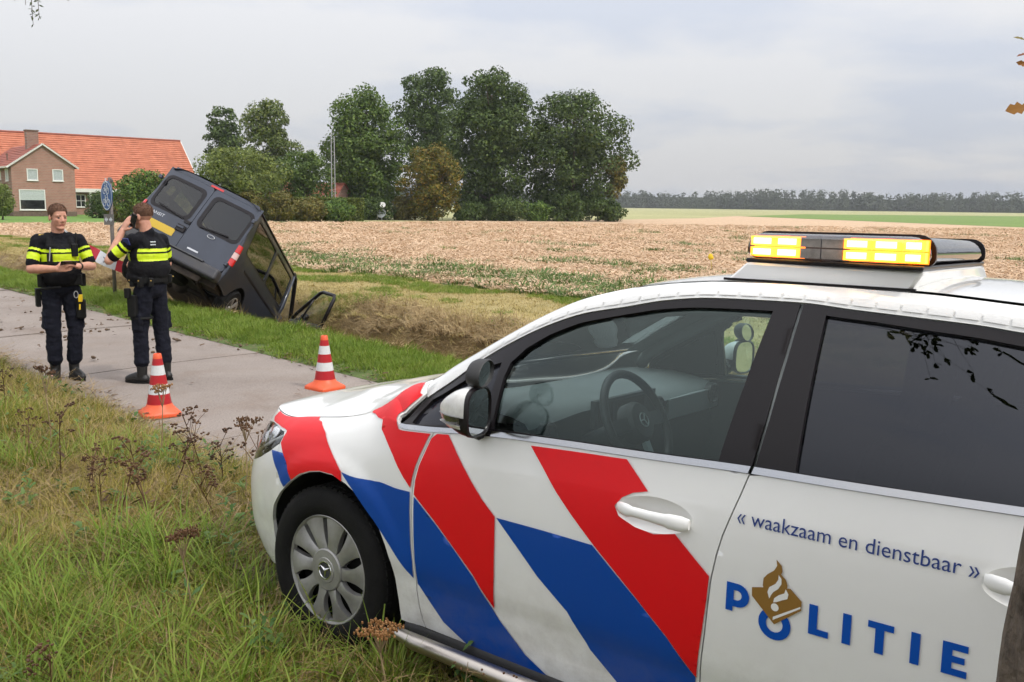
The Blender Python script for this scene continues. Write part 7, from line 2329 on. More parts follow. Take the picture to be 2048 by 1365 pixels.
def oak_branch(p0, p1, nleaf, spreadr, ln, seed, m_leaf, tr=.012, parent=None, base=Vector((0, 0, 0))):
    rr = random.Random(seed); p0, p1 = Vector(p0) - base, Vector(p1) - base
    mb_ = MB(); mid = p0.lerp(p1, .5) + Vector((0, 0, .06)); mb_.tube([p0, mid, p1], [tr, tr * .6, tr * .25], 6)
    lf = MB()
    for i in range(nleaf):
        t = rr.uniform(.15, 1.0); a = p0.lerp(p1, t) + Vector((rr.uniform(-1, 1), rr.uniform(-1, 1), rr.uniform(-1, .8))) * spreadr * (.3 + t)
        b_ = p0.lerp(p1, max(0, t - .06)); mb_.tube([b_, a], [.004, .002], 4, cap=False)
        for j in range(3):
            dd = Vector((rr.uniform(-1, 1), rr.uniform(-1, 1), rr.uniform(-.7, .5)))
            oakleaf(lf, a, dd, (rr.uniform(-.4, .4), rr.uniform(-.4, .4), 1), ln * rr.uniform(.7, 1.25))
    mb_.build('branch', MATS['bark_oak'], parent, smooth=True)
    lf.build('leaf_spray', m_leaf, parent)


ob = Vector(oak.location)
# limbs overhead: they shade nothing in view but hang over the car and mirror in its windows
oak_branch((.92, 1.2, 4.2), (-2.0, .2, 5.4), 60, .6, .12, 2, MATS['oak_leaf_near'], .05, oak, ob)
oak_branch((.95, 1.25, 3.3), (2.2, -.9, 3.6), 60, .6, .12, 3, MATS['oak_leaf_near'], .05, oak, ob)
oak_branch((.92, 1.25, 2.9), (-.1, -1.6, 2.9), 60, .45, .12, 4, MATS['oak_leaf_near'], .05, oak, ob)
oak_branch((.92, 1.25, 2.6), (.2, -1.2, 2.35), 40, .35, .12, 8, MATS['oak_leaf_near'], .03, oak, ob)
# the twig at the upper right corner of the picture
mb = MB(); mb.tube([(1.0, 1.35, 2.9), (1.55, 2.5, 2.75), (1.80, 3.15, 2.42), (1.76, 3.2, 2.30), (1.70, 3.2, 2.27)], [.014, .008, .005, .003, .002], 5); mb.tube([(1.80, 3.15, 2.42), (1.78, 3.2, 2.2), (1.74, 3.2, 2.06)], [.004, .003, .002], 5)
mb.v = [tuple(Vector(p) - ob) for p in mb.v]; mb.build('branch', MATS['bark_oak'], oak, smooth=True)
mb = MB()
oakleaf(mb, (1.745, 3.2, 2.065), (-1, .1, -.10), (.1, -.75, .6), .095, .1)
oakleaf(mb, (1.72, 3.2, 2.19), (-.8, .1, .5), (.0, -.8, .5), .05, .3)
oakleaf(mb, (1.70, 3.2, 2.27), (-.6, .0, .6), (.3, -.5, .6), .045, .5); oakleaf(mb, (1.72, 3.2, 2.235), (-1, .0, .1), (.3, -.3, .9), .05, .3)
mb.v = [tuple(Vector(p) - ob) for p in mb.v]; mb.build('autumn_leaf', MATS['oak_leaf_autumn'], oak)

# second roadside tree, out of frame on the left; one hanging twig shows at the top left corner
ash = empty('roadside_ash', (-7.9, 9.4, -.05)); tag(ash, 'roadside tree whose hanging leafy twigs touch the top left corner', 'tree')
ab = Vector(ash.location)
mb = MB(); mb.tube([(0, 0, 0), (.1, 0, 1.5), (.1, .05, 3.5), (.3, 0, 5.5)], [.28, .2, .17, .1], 14); mb.tube([(.1, .05, 3.4), (1.4, -.1, 4.6), (2.9, -.35, 4.9), (3.55, -.4, 4.2)], [.09, .06, .03, .012], 8); mb.build('trunk', MATS['bark_oak'], ash, smooth=True)
rr = random.Random(5); mb = MB(); tw = MB()
for (x_, z_, ln) in ((-4.56, 3.62, .30), (-4.50, 3.60, .22), (-4.62, 3.62, .12), (-4.32, 3.66, .10), (-4.22, 3.64, .10), (-4.40, 3.68, .08), (-4.72, 3.66, .12)):
    top = Vector((x_ + .05, 9.0, z_ + .35)); bot = Vector((x_ + .06, 9.0, z_ - ln)); tw.tube([top, bot], [.006, .002], 4)
    for k in range(int(10 + ln * 50)):
        t = rr.uniform(0.3, 1); p = top.lerp(bot, t); d_ = Vector((rr.uniform(-1, 1), rr.uniform(-1, 1), rr.uniform(-1, .1))).normalized()
        s_ = d_.cross(Vector((rr.uniform(-1, 1), rr.uniform(-1, 1), .4))).normalized() * .010; l_ = rr.uniform(.03, .055)
        mb.add([p, p + d_ * l_ * .5 - s_, p + d_ * l_, p + d_ * l_ * .5 + s_], [(0, 1, 2, 3)])
tw.tube([(-4.9, 9.0, 3.98), (-4.15, 9.0, 4.02)], .01, 5)
for m_ in (mb, tw): m_.v = [tuple(Vector(p) - ab) for p in m_.v]
mb.build('leaf_spray', MATS['oak_leaf_near'], ash); tw.build('branch', MATS['bark_oak'], ash)
# ------------------------------------------------------------------ single plants that stand out
leafmat('umbel_brown', [(0.16, 0.075, 0.025), (0.27, 0.135, 0.05), (0.36, 0.20, 0.085)], trans=0.0, inst=False)
mat('dry_stem', (0.20, 0.14, 0.075), 0.9, col2=(0.30, 0.22, 0.12), vscale=20)
mat('yellow_petal', (0.80, 0.55, 0.02), 0.6)
def umbel(name, label, p, h_, seed, heads=7, spread_=.05, col='umbel_brown'):
    rr = random.Random(seed); o = empty(name, p); tag(o, label, 'plant', 'dried plants standing out in the verge')
    top = Vector((rr.uniform(-.03, .03), rr.uniform(-.03, .03), h_ * .72)); mb = MB(); mb.tube([(0, 0, -.02), top * .5 + Vector((.01, 0, 0)), top], [.005, .004, .003], 6)
    hd = MB()
    for i in range(heads):
        a = 2 * math.pi * i / heads + rr.uniform(-.3, .3); q = top + Vector((math.cos(a) * spread_ * rr.uniform(.4, 1.2), math.sin(a) * spread_ * rr.uniform(.4, 1.2), h_ * .28 * rr.uniform(.8, 1.1)))
        mb.tube([top, top.lerp(q, .5) + Vector((0, 0, .01)), q], [.0026, .002, .0016], 5)
        for j in range(22):
            c = q + Vector((rr.gauss(0, .014), rr.gauss(0, .014), rr.gauss(0, .005))); hd.ell(c, (.0045, .0045, .0065), 5, 3)
    mb.build('stem', MATS['dry_stem'], o); hd.build('seed_head', MATS[col], o)
    lf = MB()
    for i in range(5):
        a = rr.uniform(0, 6.28); z = rr.uniform(.02, h_ * .4); d = Vector((math.cos(a), math.sin(a), .3)); s_ = Vector((-math.sin(a), math.cos(a), 0)) * .012; b = Vector((0, 0, z))
        lf.add([b, b + d * .04 - s_, b + d * .09, b + d * .04 + s_], [(0, 1, 2, 3)])
    lf.build('leaf', MATS['weed_leaf'], o)
umbel('dried_umbel', 'brown dried umbel right behind the front wheel, against the steel side tube', (-.41, 2.93, 0), .30, 1, 9, .055)
umbel('dried_umbel', 'rusty seed head standing in front of the nearer traffic cone', (-2.31, 5.93, .0), .52, 2, 7, .05, 'umbel_brown')
umbel('dried_umbel', 'tall dark dead stalk in the upper left verge', (-3.05, 6.0, .0), .62, 3, 6, .05, 'dry_flower')
umbel('dried_umbel', 'dark dead stalk low in the left foreground', (-1.28, 3.55, .0), .42, 4, 8, .06, 'dry_flower')
umbel('dried_umbel', 'dark seed head close to the car front bumper', (-1.55, 5.25, .0), .46, 5, 9, .06, 'dry_flower')
def wisp(label, p, h_, lean, seed):
    rr = random.Random(seed); o = empty('dead_wisp', p); tag(o, label, 'plant', 'thin dead wisps before the car sill')
    mb = MB(); top = Vector((lean, 0, h_)); mb.tube([(0, 0, -.02), top * .5 + Vector((rr.uniform(-.02, .02), 0, 0)), top], [.0026, .002, .001], 5); st = mb
    for i in range(6):
        t = rr.uniform(.35, .95); b = top * t; e = b + Vector((rr.uniform(-.06, .06), rr.uniform(-.06, .06), rr.uniform(.02, .06))); st.tube([b, e], [.0014, .0008], 4, cap=False)
    st.build('stem', MATS['dry_stem'], o)
    hd = MB()
    for i in range(14):
        t = rr.uniform(.4, 1); hd.ell(top * t + Vector((rr.uniform(-.05, .05), rr.uniform(-.05, .05), rr.uniform(0, .05))), (.0045, .0045, .004), 5, 3)
    hd.build('seed', MATS['dry_flower'], o)
wisp('thin dead wisp crossing the blue stripe, left of the pair', (-.13, 2.62, 0), .36, .01, 1)
wisp('thin dead wisp crossing the blue stripe, right of the pair', (.02, 2.60, 0), .30, -.02, 2)
fl = empty('field_marker', (5.6, 26.2, -.09)); tag(fl, 'single small yellow marker on a stick in the stubble field', 'marker')
mb = MB(); mb.tube([(0, 0, 0), (-.04, 0, .36)], .012, 6); mb.build('stick', mat('marker_stick', (.55, .42, .12), .7), fl)
mb = MB(); mb.ell((-.055, 0, .43), (.07, .03, .09), 8, 6); mb.ell((-.01, 0, .40), (.05, .03, .05), 8, 6); mb.build('marker_head', MATS['yellow_petal'], fl, smooth=True)
# ------------------------------------------------------------------ two police officers
mat('skin', (0.52, 0.25, 0.17), 0.5, col2=(0.62, 0.33, 0.24), vscale=18, spec=0.35)
mat('hair', (0.085, 0.040, 0.022), 0.8, col2=(0.15, 0.075, 0.042), vscale=60)
mat('uniform', (0.007, 0.007, 0.010), 0.9, vary=0.25, vscale=20, bump=0.3, bscale=60, spec=0.2)
mat('vest_black', (0.008, 0.008, 0.010), 0.85, vary=0.3, vscale=14, bump=0.35, bscale=50, spec=0.2)
mat('trousers', (0.008, 0.009, 0.016), 0.9, vary=0.3, vscale=10, bump=0.4, bscale=35, spec=0.2)
mat('boot', (0.010, 0.0095, 0.009), 0.45, bump=0.2, bscale=90)
mat('hivis', (0.60, 0.78, 0.015), 0.5, emit=None)
mat('hivis_pale', (0.62, 0.72, 0.10), 0.4)
mat('belt_black', (0.006, 0.006, 0.006), 0.6, spec=0.25)
mat('taser_yellow', (0.75, 0.50, 0.01), 0.45)
mat('eye_dark', (0.03, 0.02, 0.015), 0.3)
mat('lip', (0.38, 0.13, 0.10), 0.5)
mat('phone_black', (0.010, 0.010, 0.012), 0.2)
mat('brass', (0.6, 0.42, 0.12), 0.3, metal=1.0)
mat('patch_blue', (0.02, 0.03, 0.14), 0.6)


def cap(mb, p0, r0, p1, r1, n=14):
    """tapered capsule"""
    p0, p1 = Vector(p0), Vector(p1); d = p1 - p0; L_ = d.length
    if L_ < 1e-6: return mb.ell(p0, (r0, r0, r0))
    d.normalize(); pts = []; rs = []
    for i in range(4): a = math.pi / 2 * (1 - i / 4); pts.append(p0 - d * (r0 * math.sin(a))); rs.append(max(1e-4, r0 * math.cos(a)))
    pts.append(p0); rs.append(r0); pts.append(p1); rs.append(r1)
    for i in range(1, 5): a = math.pi / 2 * i / 4; pts.append(p1 + d * (r1 * math.sin(a))); rs.append(max(1e-4, r1 * math.cos(a)))
    return mb.tube(pts, rs, n)


def fused(name, mb, voxel, mats, pick, parent, smooth_it=6, fold=0.0):
    """fuse the overlapping shapes into one continuous skin; pick(centre) -> material index"""
    me = bpy.data.meshes.new(name); me.from_pydata(mb.v, [], mb.f); me.update()
    o = bpy.data.objects.new(name, me); C.objects.link(o)
    r_ = o.modifiers.new('remesh', 'REMESH'); r_.mode = 'VOXEL'; r_.voxel_size = voxel; r_.use_smooth_shade = True
    if smooth_it:
        s_ = o.modifiers.new('smooth', 'SMOOTH'); s_.factor = 0.5; s_.iterations = smooth_it
    m2 = bpy.data.meshes.new_from_object(o.evaluated_get(bpy.context.evaluated_depsgraph_get()))
    bpy.data.objects.remove(o)
    if fold:
        n_ = len(m2.vertices); co = np.empty(n_ * 3, np.float32); no_ = np.empty(n_ * 3, np.float32)
        m2.vertices.foreach_get('co', co); m2.vertices.foreach_get('normal', no_); co = co.reshape(-1, 3); no_ = no_.reshape(-1, 3)
        k = np.array([noise.noise(Vector((x * 9, y * 9, z * 17))) * .6 + noise.noise(Vector((x * 22 + 3, y * 22, z * 34))) * .4 for x, y, z in co.tolist()], np.float32)
        m2.vertices.foreach_set('co', (co + no_ * (fold * k[:, None])).ravel()); m2.update()
    for m in mats: m2.materials.append(m)
    if len(mats) > 1: m2.polygons.foreach_set('material_index', [pick(p.center) for p in m2.polygons])
    m2.polygons.foreach_set('use_smooth', [True] * len(m2.polygons))
    return link(bpy.data.objects.new(name, m2), parent)


def hand(mb, W_, fdir, back, thumb_side, curl, sc=1.0):
    """palm and five separate fingers; W_ wrist, fdir along the fingers, back = back-of-hand normal, thumb_side = +-1"""
    W_ = Vector(W_); f_ = Vector(fdir).normalized(); b_ = Vector(back); b_ = (b_ - f_ * b_.dot(f_)).normalized(); s_ = f_.cross(b_) * thumb_side
    for k, off_ in enumerate((-.030, -.010, .010, .030)):
        kn = W_ + f_ * (.088 - .004 * abs(k - 1.5)) * sc + s_ * (off_ * -1.0) * sc
        cap(mb, W_ + s_ * off_ * -.6 * sc, .017 * sc, kn, .0125 * sc, 8)
        ln = (.070, .080, .088, .076)[k] * sc if thumb_side > 0 else (.070, .080, .088, .076)[k] * sc
        ln = (.060, .080, .088, .078)[k] * sc
        p = kn; ang = curl[k] if isinstance(curl, (list, tuple)) else curl; a = ang * .35
        for j, (q, rr_) in enumerate(((.45, .0100), (.32, .0092), (.23, .0082))):
            d = f_ * math.cos(a) - b_ * math.sin(a); e = p + d * ln * q
            cap(mb, p, (rr_ + .0008) * sc, e, rr_ * sc, 8); p = e; a += ang * .75
    t0 = W_ + f_ * .025 * sc + s_ * .026 * sc; t1 = t0 + (f_ * .55 + s_ * .55 - b_ * .45).normalized() * .042 * sc; t2 = t1 + (f_ * .8 + s_ * .1 - b_ * .55).normalized() * .032 * sc; t3 = t2 + (f_ * .85 - s_ * .15 - b_ * .5).normalized() * .026 * sc
    cap(mb, t0, .017 * sc, t1, .0135 * sc, 8); cap(mb, t1, .012 * sc, t2, .0108 * sc, 8); cap(mb, t2, .0108 * sc, t3, .009 * sc, 8)


def officer(name, label, loc, rz, J, head_turn, head_tilt, H=1.0, bk=1.0):
    """J: joints in a local frame, facing -Y, left = +X"""
    o = empty(name, loc, rz); tag(o, label, 'person', 'police officers on the cycle path'); o.scale = (H, H, H)
    V_ = lambda k: Vector(J[k])
    # ---- body
    mb = MB()
    HM = Matrix.Translation((J['head'][0], J['head'][1], J['head'][2])) @ Matrix.Rotation(head_turn, 4, 'Z') @ Matrix.Rotation(head_tilt, 4, 'X')
    h = lambda x, y, z: HM @ Vector((x, y, z))
    Hr = HM.to_3x3()
    mb.ell(h(0, .012, .035), (.078, .096, .088), 20, 14, Hr)             # skull
    mb.ell(h(0, -.020, -.028), (.066, .070, .086), 18, 12, Hr)           # face
    cap(mb, h(-.040, .005, -.060), .024, h(-.018, -.058, -.098), .019); cap(mb, h(.040, .005, -.060), .024, h(.018, -.058, -.098), .019)   # jaw
    cap(mb, h(-.012, -.070, -.100), .018, h(.012, -.070, -.100), .018)   # chin
    cap(mb, h(-.040, -.066, .026), .014, h(.040, -.066, .026), .014)     # brow
    cap(mb, h(0, -.078, .016), .009, h(0, -.100, -.024), .012); mb.ell(h(.011, -.090, -.029), (.010, .010, .008)); mb.ell(h(-.011, -.090, -.029), (.010, .010, .008))   # nose
    cap(mb, h(-.040, -.062, -.018), .018, h(-.030, -.064, -.040), .016); cap(mb, h(.040, -.062, -.018), .018, h(.030, -.064, -.040), .016)   # cheeks
    cap(mb, h(-.019, -.076, -.060), .0095, h(.019, -.076, -.060), .0095); cap(mb, h(-.016, -.074, -.072), .0095, h(.016, -.074, -.072), .0095)   # lips
    for sg in (1, -1):
        mb.ell(h(sg * .080, .012, -.005), (.012, .022, .034), 10, 8, Hr @ Matrix.Rotation(sg * .35, 3, 'Z'))
    nk = V_('neck')
    cap(mb, nk - Vector((0, -.005, .05)), .066, h(0, .015, -.06), .058)
    cap(mb, nk - Vector((.11, 0, .055)), .05, nk - Vector((-.11, 0, .055)), .05)
    ch = nk - Vector((0, 0, .20)); ab = (ch + V_('pelvis')) / 2
    mb.ell(ch, (.165, .105, .16)); mb.ell(ab, (.15, .10, .17)); mb.ell(V_('pelvis'), (.155, .105, .12))
    for sd in ('L', 'R'):
        S_, E_, W_ = V_('sh' + sd), V_('el' + sd), V_('wr' + sd)
        cap(mb, nk - Vector((0, 0, .08)), .06, S_, .056); cap(mb, S_, .052, E_, .043); mb.ell(E_, (.045, .045, .045))
        m_ = E_.lerp(W_, .3); cap(mb, E_, .042, m_, .047); cap(mb, m_, .047, W_, .030)
        hp, kn, an = V_('hp' + sd), V_('kn' + sd), V_('an' + sd)
        cap(mb, hp, .078, kn, .055); cap(mb, kn, .052, an, .038)
        cap(mb, an - Vector((0, 0, .02)), .035, an + Vector(J['toe' + sd]) * .14 - Vector((0, 0, .05)), .03)
    for sd, fdir, back, ts, curl in J['hands']: hand(mb, V_('wr' + sd), fdir, back, ts, curl)
    body = fused(name + '_body', mb, .0055, [MATS['skin'], MATS['lip'], MATS['eye_dark']], lambda c: (1 if (HM.inverted() @ c).y < -.070 and abs((HM.inverted() @ c).x) < .024 and -.077 < (HM.inverted() @ c).z < -.056 else 0), o, 5)
    body.name = 'body'
    # eyes, brows
    for sg in (1, -1):
        mb = MB(); mb.ell(h(sg * .030, -.0735, .004), (.0135, .008, .0075), 12, 8, Hr); mb.build('eye', MATS['eye_dark'], o, smooth=True)
        mb = MB(); cap(mb, h(sg * .016, -.081, .026), .0042, h(sg * .046, -.073, .028), .0035, 6); mb.build('eyebrow', MATS['hair'], o, smooth=True)
    # hair: short on top, cropped sides
    mb = MB(); v = []; f = []; n_, m_ = 36, 16
    for i in range(m_ + 1):
        th = (math.pi * .66) * i / m_
        for k in range(n_):
            a = 2 * math.pi * k / n_; d = Vector((math.sin(th) * math.cos(a), math.sin(th) * math.sin(a), math.cos(th)))
            front = max(0, -d.y)
            lim = math.pi * (.62 - .27 * sstep(.1, .75, front))
            tt = min(th, lim); d = Vector((math.sin(tt) * math.cos(a), math.sin(tt) * math.sin(a), math.cos(tt)))
            th_ = .003 + .009 * max(0, d.z) ** .7 + .003 * noise.noise(Vector((d.x * 9, d.y * 9, d.z * 9)))
            v.append(h(0 + d.x * (.079 + th_), .012 + d.y * (.097 + th_), .035 + d.z * (.088 + th_)))
    for i in range(m_):
        for k in range(n_): a = i * n_ + k; b_ = i * n_ + (k + 1) % n_; f.append((a, a + n_, b_ + n_, b_))
    rs = random.Random(11); nv_ = len(v)
    for i in range(2600):
        th = math.pi * .60 * math.sqrt(rs.random()); a = rs.uniform(0, 6.283); d = Vector((math.sin(th) * math.cos(a), math.sin(th) * math.sin(a), math.cos(th)))
        if th > math.pi * (.60 - .27 * sstep(.1, .75, max(0, -d.y))): continue
        up_ = max(0, d.z) ** .7; p = h(d.x * .080, .012 + d.y * .098, .035 + d.z * .089); ln = .006 + .022 * up_ * rs.uniform(.6, 1.2)
        dr = (Hr @ (d + Vector((rs.uniform(-.5, .5), -.35 * up_ + rs.uniform(-.4, .4), rs.uniform(-.3, .3))))).normalized(); sd_ = dr.cross(Vector((rs.uniform(-1, 1), rs.uniform(-1, 1), rs.uniform(-1, 1)))).normalized() * .0028
        b0 = len(v); v += [p - sd_, p + sd_, p + dr * ln]; f.append((b0, b0 + 1, b0 + 2))
    mesh_obj('hair', v, f, MATS['hair'], o, smooth=True)
    # ---- shirt with short sleeves
    mb = MB(); mb.ell(ch, (.172 * bk, .130 * bk, .175), 20, 14); mb.ell(ab, (.180 * bk, .132 * bk, .20), 20, 14); mb.ell(V_('pelvis') + Vector((0, 0, .04)), (.175, .122, .12), 20, 14)
    cap(mb, nk - Vector((.10, 0, .055)), .062, nk - Vector((-.10, 0, .055)), .062)
    cap(mb, nk - Vector((0, 0, .05)), .078, nk + Vector((0, .008, -.005)), .071)
    hems = []
    for sd in ('L', 'R'):
        S_, E_ = V_('sh' + sd), V_('el' + sd); e = S_.lerp(E_, .80)
        cap(mb, nk - Vector((0, 0, .085)), .075, S_, .066); cap(mb, S_, .066, e, .060)
        # cut sleeve end flat: extra ring keeps it open-looking
        hems.append((S_, E_, e))
    def sh_pick(c):
        for S_, E_, e in hems:
            d = (E_ - S_); t = (c - S_).dot(d) / d.length_squared; rad = ((c - S_) - d * t).length
            if rad < .10 and t > .12 and abs(c.x) > .15:
                if .30 < t < .38: return 1
                if .47 < t < .70: return 1
                if .93 < t < .97: return 2
        return 0
    fused('shirt', mb, .0085, [MATS['uniform'], MATS['hivis'], MATS['hivis_pale']], sh_pick, o, 4, .011)
    # ---- protective vest
    mb = MB(); mb.ell(ch + Vector((0, 0, -.02)), (.182 * bk, .158 * bk, .165), 22, 14); mb.ell(ab + Vector((0, 0, .02)), (.195 * bk, .172 * bk, .170), 22, 14); mb.ell(ab + Vector((0, -.03, -.07)), (.192 * bk, .165 * bk, .12), 22, 14)
    for sg in (1, -1): cap(mb, ch + Vector((sg * .10, -.10, .06)), .045, nk + Vector((sg * .10, 0, -.03)), .045); cap(mb, nk + Vector((sg * .10, 0, -.03)), .045, ch + Vector((sg * .10, .10, .06)), .045)
    zc = ch.z
    def vest_pick(c):
        if abs(c.y - ch.y) < .045 and abs(c.x) > .15: return 0
        if zc + .015 < c.z < zc + .045: return 1
        if zc - .075 < c.z < zc - .005: return 1
        return 0
    fused('vest', mb, .0085, [MATS['vest_black'], MATS['hivis']], vest_pick, o, 4, .007)
    # ---- trousers, bloused over the boots
    mb = MB(); mb.ell(V_('pelvis') - Vector((0, 0, .01)), (.178, .125, .12), 20, 14)
    for sd in ('L', 'R'):
        hp, kn, an = V_('hp' + sd), V_('kn' + sd), V_('an' + sd)
        k2 = kn.lerp(an, .45); bl = kn.lerp(an, .72)
        cap(mb, hp, .100, hp.lerp(kn, .5), .088); cap(mb, hp.lerp(kn, .5), .088, kn, .074); cap(mb, kn, .074, k2, .078); cap(mb, k2, .076, bl, .072)
        mb.ell(bl, (.078, .080, .045), 14, 10)
        rr_ = random.Random(hash(name + sd) & 255)
        for i in range(7):                                    # cloth folds
            t = .2 + .75 * i / 7; p = hp.lerp(kn, t) if i % 2 else kn.lerp(an, t * .7); a = rr_.uniform(0, 6.28)
            cap(mb, p + Vector((.068 * math.cos(a), .068 * math.sin(a), .03)), .012, p + Vector((.070 * math.cos(a + 1.1), .070 * math.sin(a + 1.1), -.03)), .010, 6)
        # cargo pocket
        m_ = hp.lerp(kn, .72); sgx = 1 if sd == 'L' else -1
        mb.box(m_ + Vector((sgx * .078, .01, 0)), (.035, .12, .17))
    fused('trousers', mb, .0095, [MATS['trousers']], None, o, 5, .014)
    # ---- boots
    for sd in ('L', 'R'):
        an = V_('an' + sd); t_ = Vector(J['toe' + sd]).normalized(); b_ = MB()
        cap(b_, an + Vector((0, 0, .17)), .056, an - Vector((0, 0, .01)), .050); mb_ = b_
        cap(b_, an - t_ * .035 - Vector((0, 0, .055)), .042, an + t_ * .10 - Vector((0, 0, .055)), .046); cap(b_, an + t_ * .06 - Vector((0, 0, .03)), .045, an + t_ * .14 - Vector((0, 0, .058)), .043); cap(b_, an + t_ * .13 - Vector((0, 0, .06)), .042, an + t_ * .165 - Vector((0, 0, .062)), .036)
        bo = fused('boot', b_, .008, [MATS['boot']], None, o, 4)
        for v in bo.data.vertices:
            if v.co.z < .006: v.co.z = .006
        sd_ = t_.cross(Vector((0, 0, 1))); so = MB(); out = []
        for k in range(20):
            a = 2 * math.pi * k / 20; q = an + t_ * (.055 + .150 * math.cos(a)) + sd_ * (.050 * math.sin(a) * (1 - .15 * math.cos(a))); out.append((q.x, q.y))
        so.prism(out, 0.0, .028, lambda p, z: (p[0], p[1], z)); so.build('sole', MATS['belt_black'], bo)
    # ---- belt
    pv = V_('pelvis') + Vector((0, 0, .075)); mb = MB(); n_ = 40; v = []; f = []
    for z, rr_ in ((-.028, 1.0), (-.028, 1.05), (.028, 1.05), (.028, 1.0)):
        for k in range(n_): a = 2 * math.pi * k / n_; v.append(pv + Vector((.190 * rr_ * math.cos(a), .140 * rr_ * math.sin(a), z)))
    for i in range(3):
        for k in range(n_): a = i * n_ + k; b_ = i * n_ + (k + 1) % n_; f.append((a, b_, b_ + n_, a + n_))
    mesh_obj('belt', v, f, MATS['belt_black'], o)
    return o, pv, ch, HM


def pouch(o, c, d, rz=0.0, name='belt_pouch', m='belt_black', parent=None):
    mb = MB(); mb.box((0, 0, 0), d, Matrix.Translation(c) @ Matrix.Rotation(rz, 4, 'Z')); q = mb.build(name, MATS[m], parent or o); b_ = q.modifiers.new('b', 'BEVEL'); b_.width = min(d) * .22; b_.segments = 2
    return q


# officer reading a phone, half turned to the right
J1 = dict(head=(.0, -.035, 1.675), neck=(0, .0, 1.515), shL=(.195, .01, 1.445), shR=(-.195, .01, 1.445),
          elL=(.285, -.085, 1.18), elR=(-.285, -.07, 1.165), wrL=(.105, -.285, 1.195), wrR=(-.095, -.295, 1.175),
          pelvis=(0, .01, .985), hpL=(.095, .01, .93), hpR=(-.095, .01, .93), knL=(.105, -.03, .52), knR=(-.10, -.01, .52), anL=(.085, .02, .105), anR=(-.09, .04, .105), toeL=(.25, -1, 0), toeR=(-.45, -1, 0),
          hands=[('L', (-.75, -.45, .35), (.2, -.6, .8), 1, 1.0), ('R', (.85, -.40, .12), (.1, -.9, -.1), -1, .95)])
o1, pv, ch, HM1 = officer('person', 'person in black uniform with yellow bands, looking up from the phone in both hands', (-4.46, 9.16, road_z(9.5) + .004), R(38), J1, R(16), R(6), 0.965, 1.06)
for c, d, a in (((-.19, -.07, -.015), (.075, .05, .13), .6), ((.12, -.145, -.01), (.10, .05, .11), -.4), ((.20, -.04, -.02), (.05, .09, .13), 0), ((-.06, -.150, .0), (.06, .04, .07), .2), ((0, .150, -.01), (.14, .05, .11), 0)):
    pouch(o1, pv + Vector(c), d, a)
q = pouch(o1, (-.215, .03, .87), (.045, .075, .19), 0, 'holster')
q = pouch(o1, (.155, -.10, .745), (.09, .075, .20), -.4, 'thigh_holster'); mb = MB(); mb.box((0, 0, .115), (.035, .05, .07), Matrix.Translation((.145, -.145, .745)) @ Matrix.Rotation(-.4, 4, 'Z')); mb.tube([(.13, -.165, .80), (.125, -.175, .745)], .008, 6); mb.build('stun_gun', MATS['taser_yellow'], q)
mb = MB(); mb.tube([(.10 + .02 * math.cos(a), -.165, .90 + .035 * math.sin(a)) for a in lin(0, 6.283, 14)], .004, 5, cap=False); mb.build('cuff_ring', MATS['galv'], o1)
mb = MB(); cap(mb, (-.24, -.12, .965), .012, (-.05, -.175, .985), .012, 8); mb.build('torch', MATS['belt_black'], o1, smooth=True)
q = pouch(o1, ch + Vector((.115, -.135, .035)), (.065, .045, .13), 0, 'radio'); mb = MB(); mb.tube([ch + Vector((.135, -.13, .09)), ch + Vector((.14, -.12, .21))], .007, 6); mb.build('antenna', MATS['belt_black'], q)
pouch(o1, ch + Vector((-.12, -.145, -.05)), (.05, .035, .11), 0, 'microphone')
mb = MB(); mb.tube([ch + Vector((-.115, -.165, .07)), ch + Vector((-.13, -.168, -.07))], .006, 5); mb.build('pen', MATS['galv'], o1)
mb = MB(); mb.box((0, 0, 0), (.05, .045, .02), Matrix.Translation(Vector(J1['wrL']).lerp(Vector(J1['elL']), .12)) @ Matrix.Rotation(.5, 4, 'Z') @ Matrix.Rotation(.4, 4, 'Y')); mb.ell(Vector(J1['wrL']).lerp(Vector(J1['elL']), .13), (.036, .036, .036)); mb.build('wrist_watch', MATS['belt_black'], o1)
for sg in (1, -1): pouch(o1, (sg * .15, .0, 1.50), (.07, .045, .010), 0, 'epaulette', 'brass')
ph = empty('mobile_phone', (0, 0, 0)); ph.matrix_world = Matrix.Translation(o1.location) @ Matrix.Rotation(R(38), 4, 'Z') @ Matrix.Scale(.965, 4) @ Matrix.Translation((.005, -.355, 1.232)) @ Matrix.Rotation(R(-35), 4, 'X')
tag(ph, 'black mobile phone held at chest height by the left officer', 'phone')
mb = MB(); mb.box((0, 0, 0), (.150, .075, .009)); q = mb.build('case', MATS['phone_black'], ph); q.modifiers.new('b', 'BEVEL').width = .004
mb = MB(); mb.box((0, 0, .0052), (.138, .066, .001)); mb.build('screen', MATS['screen_grey'], ph)

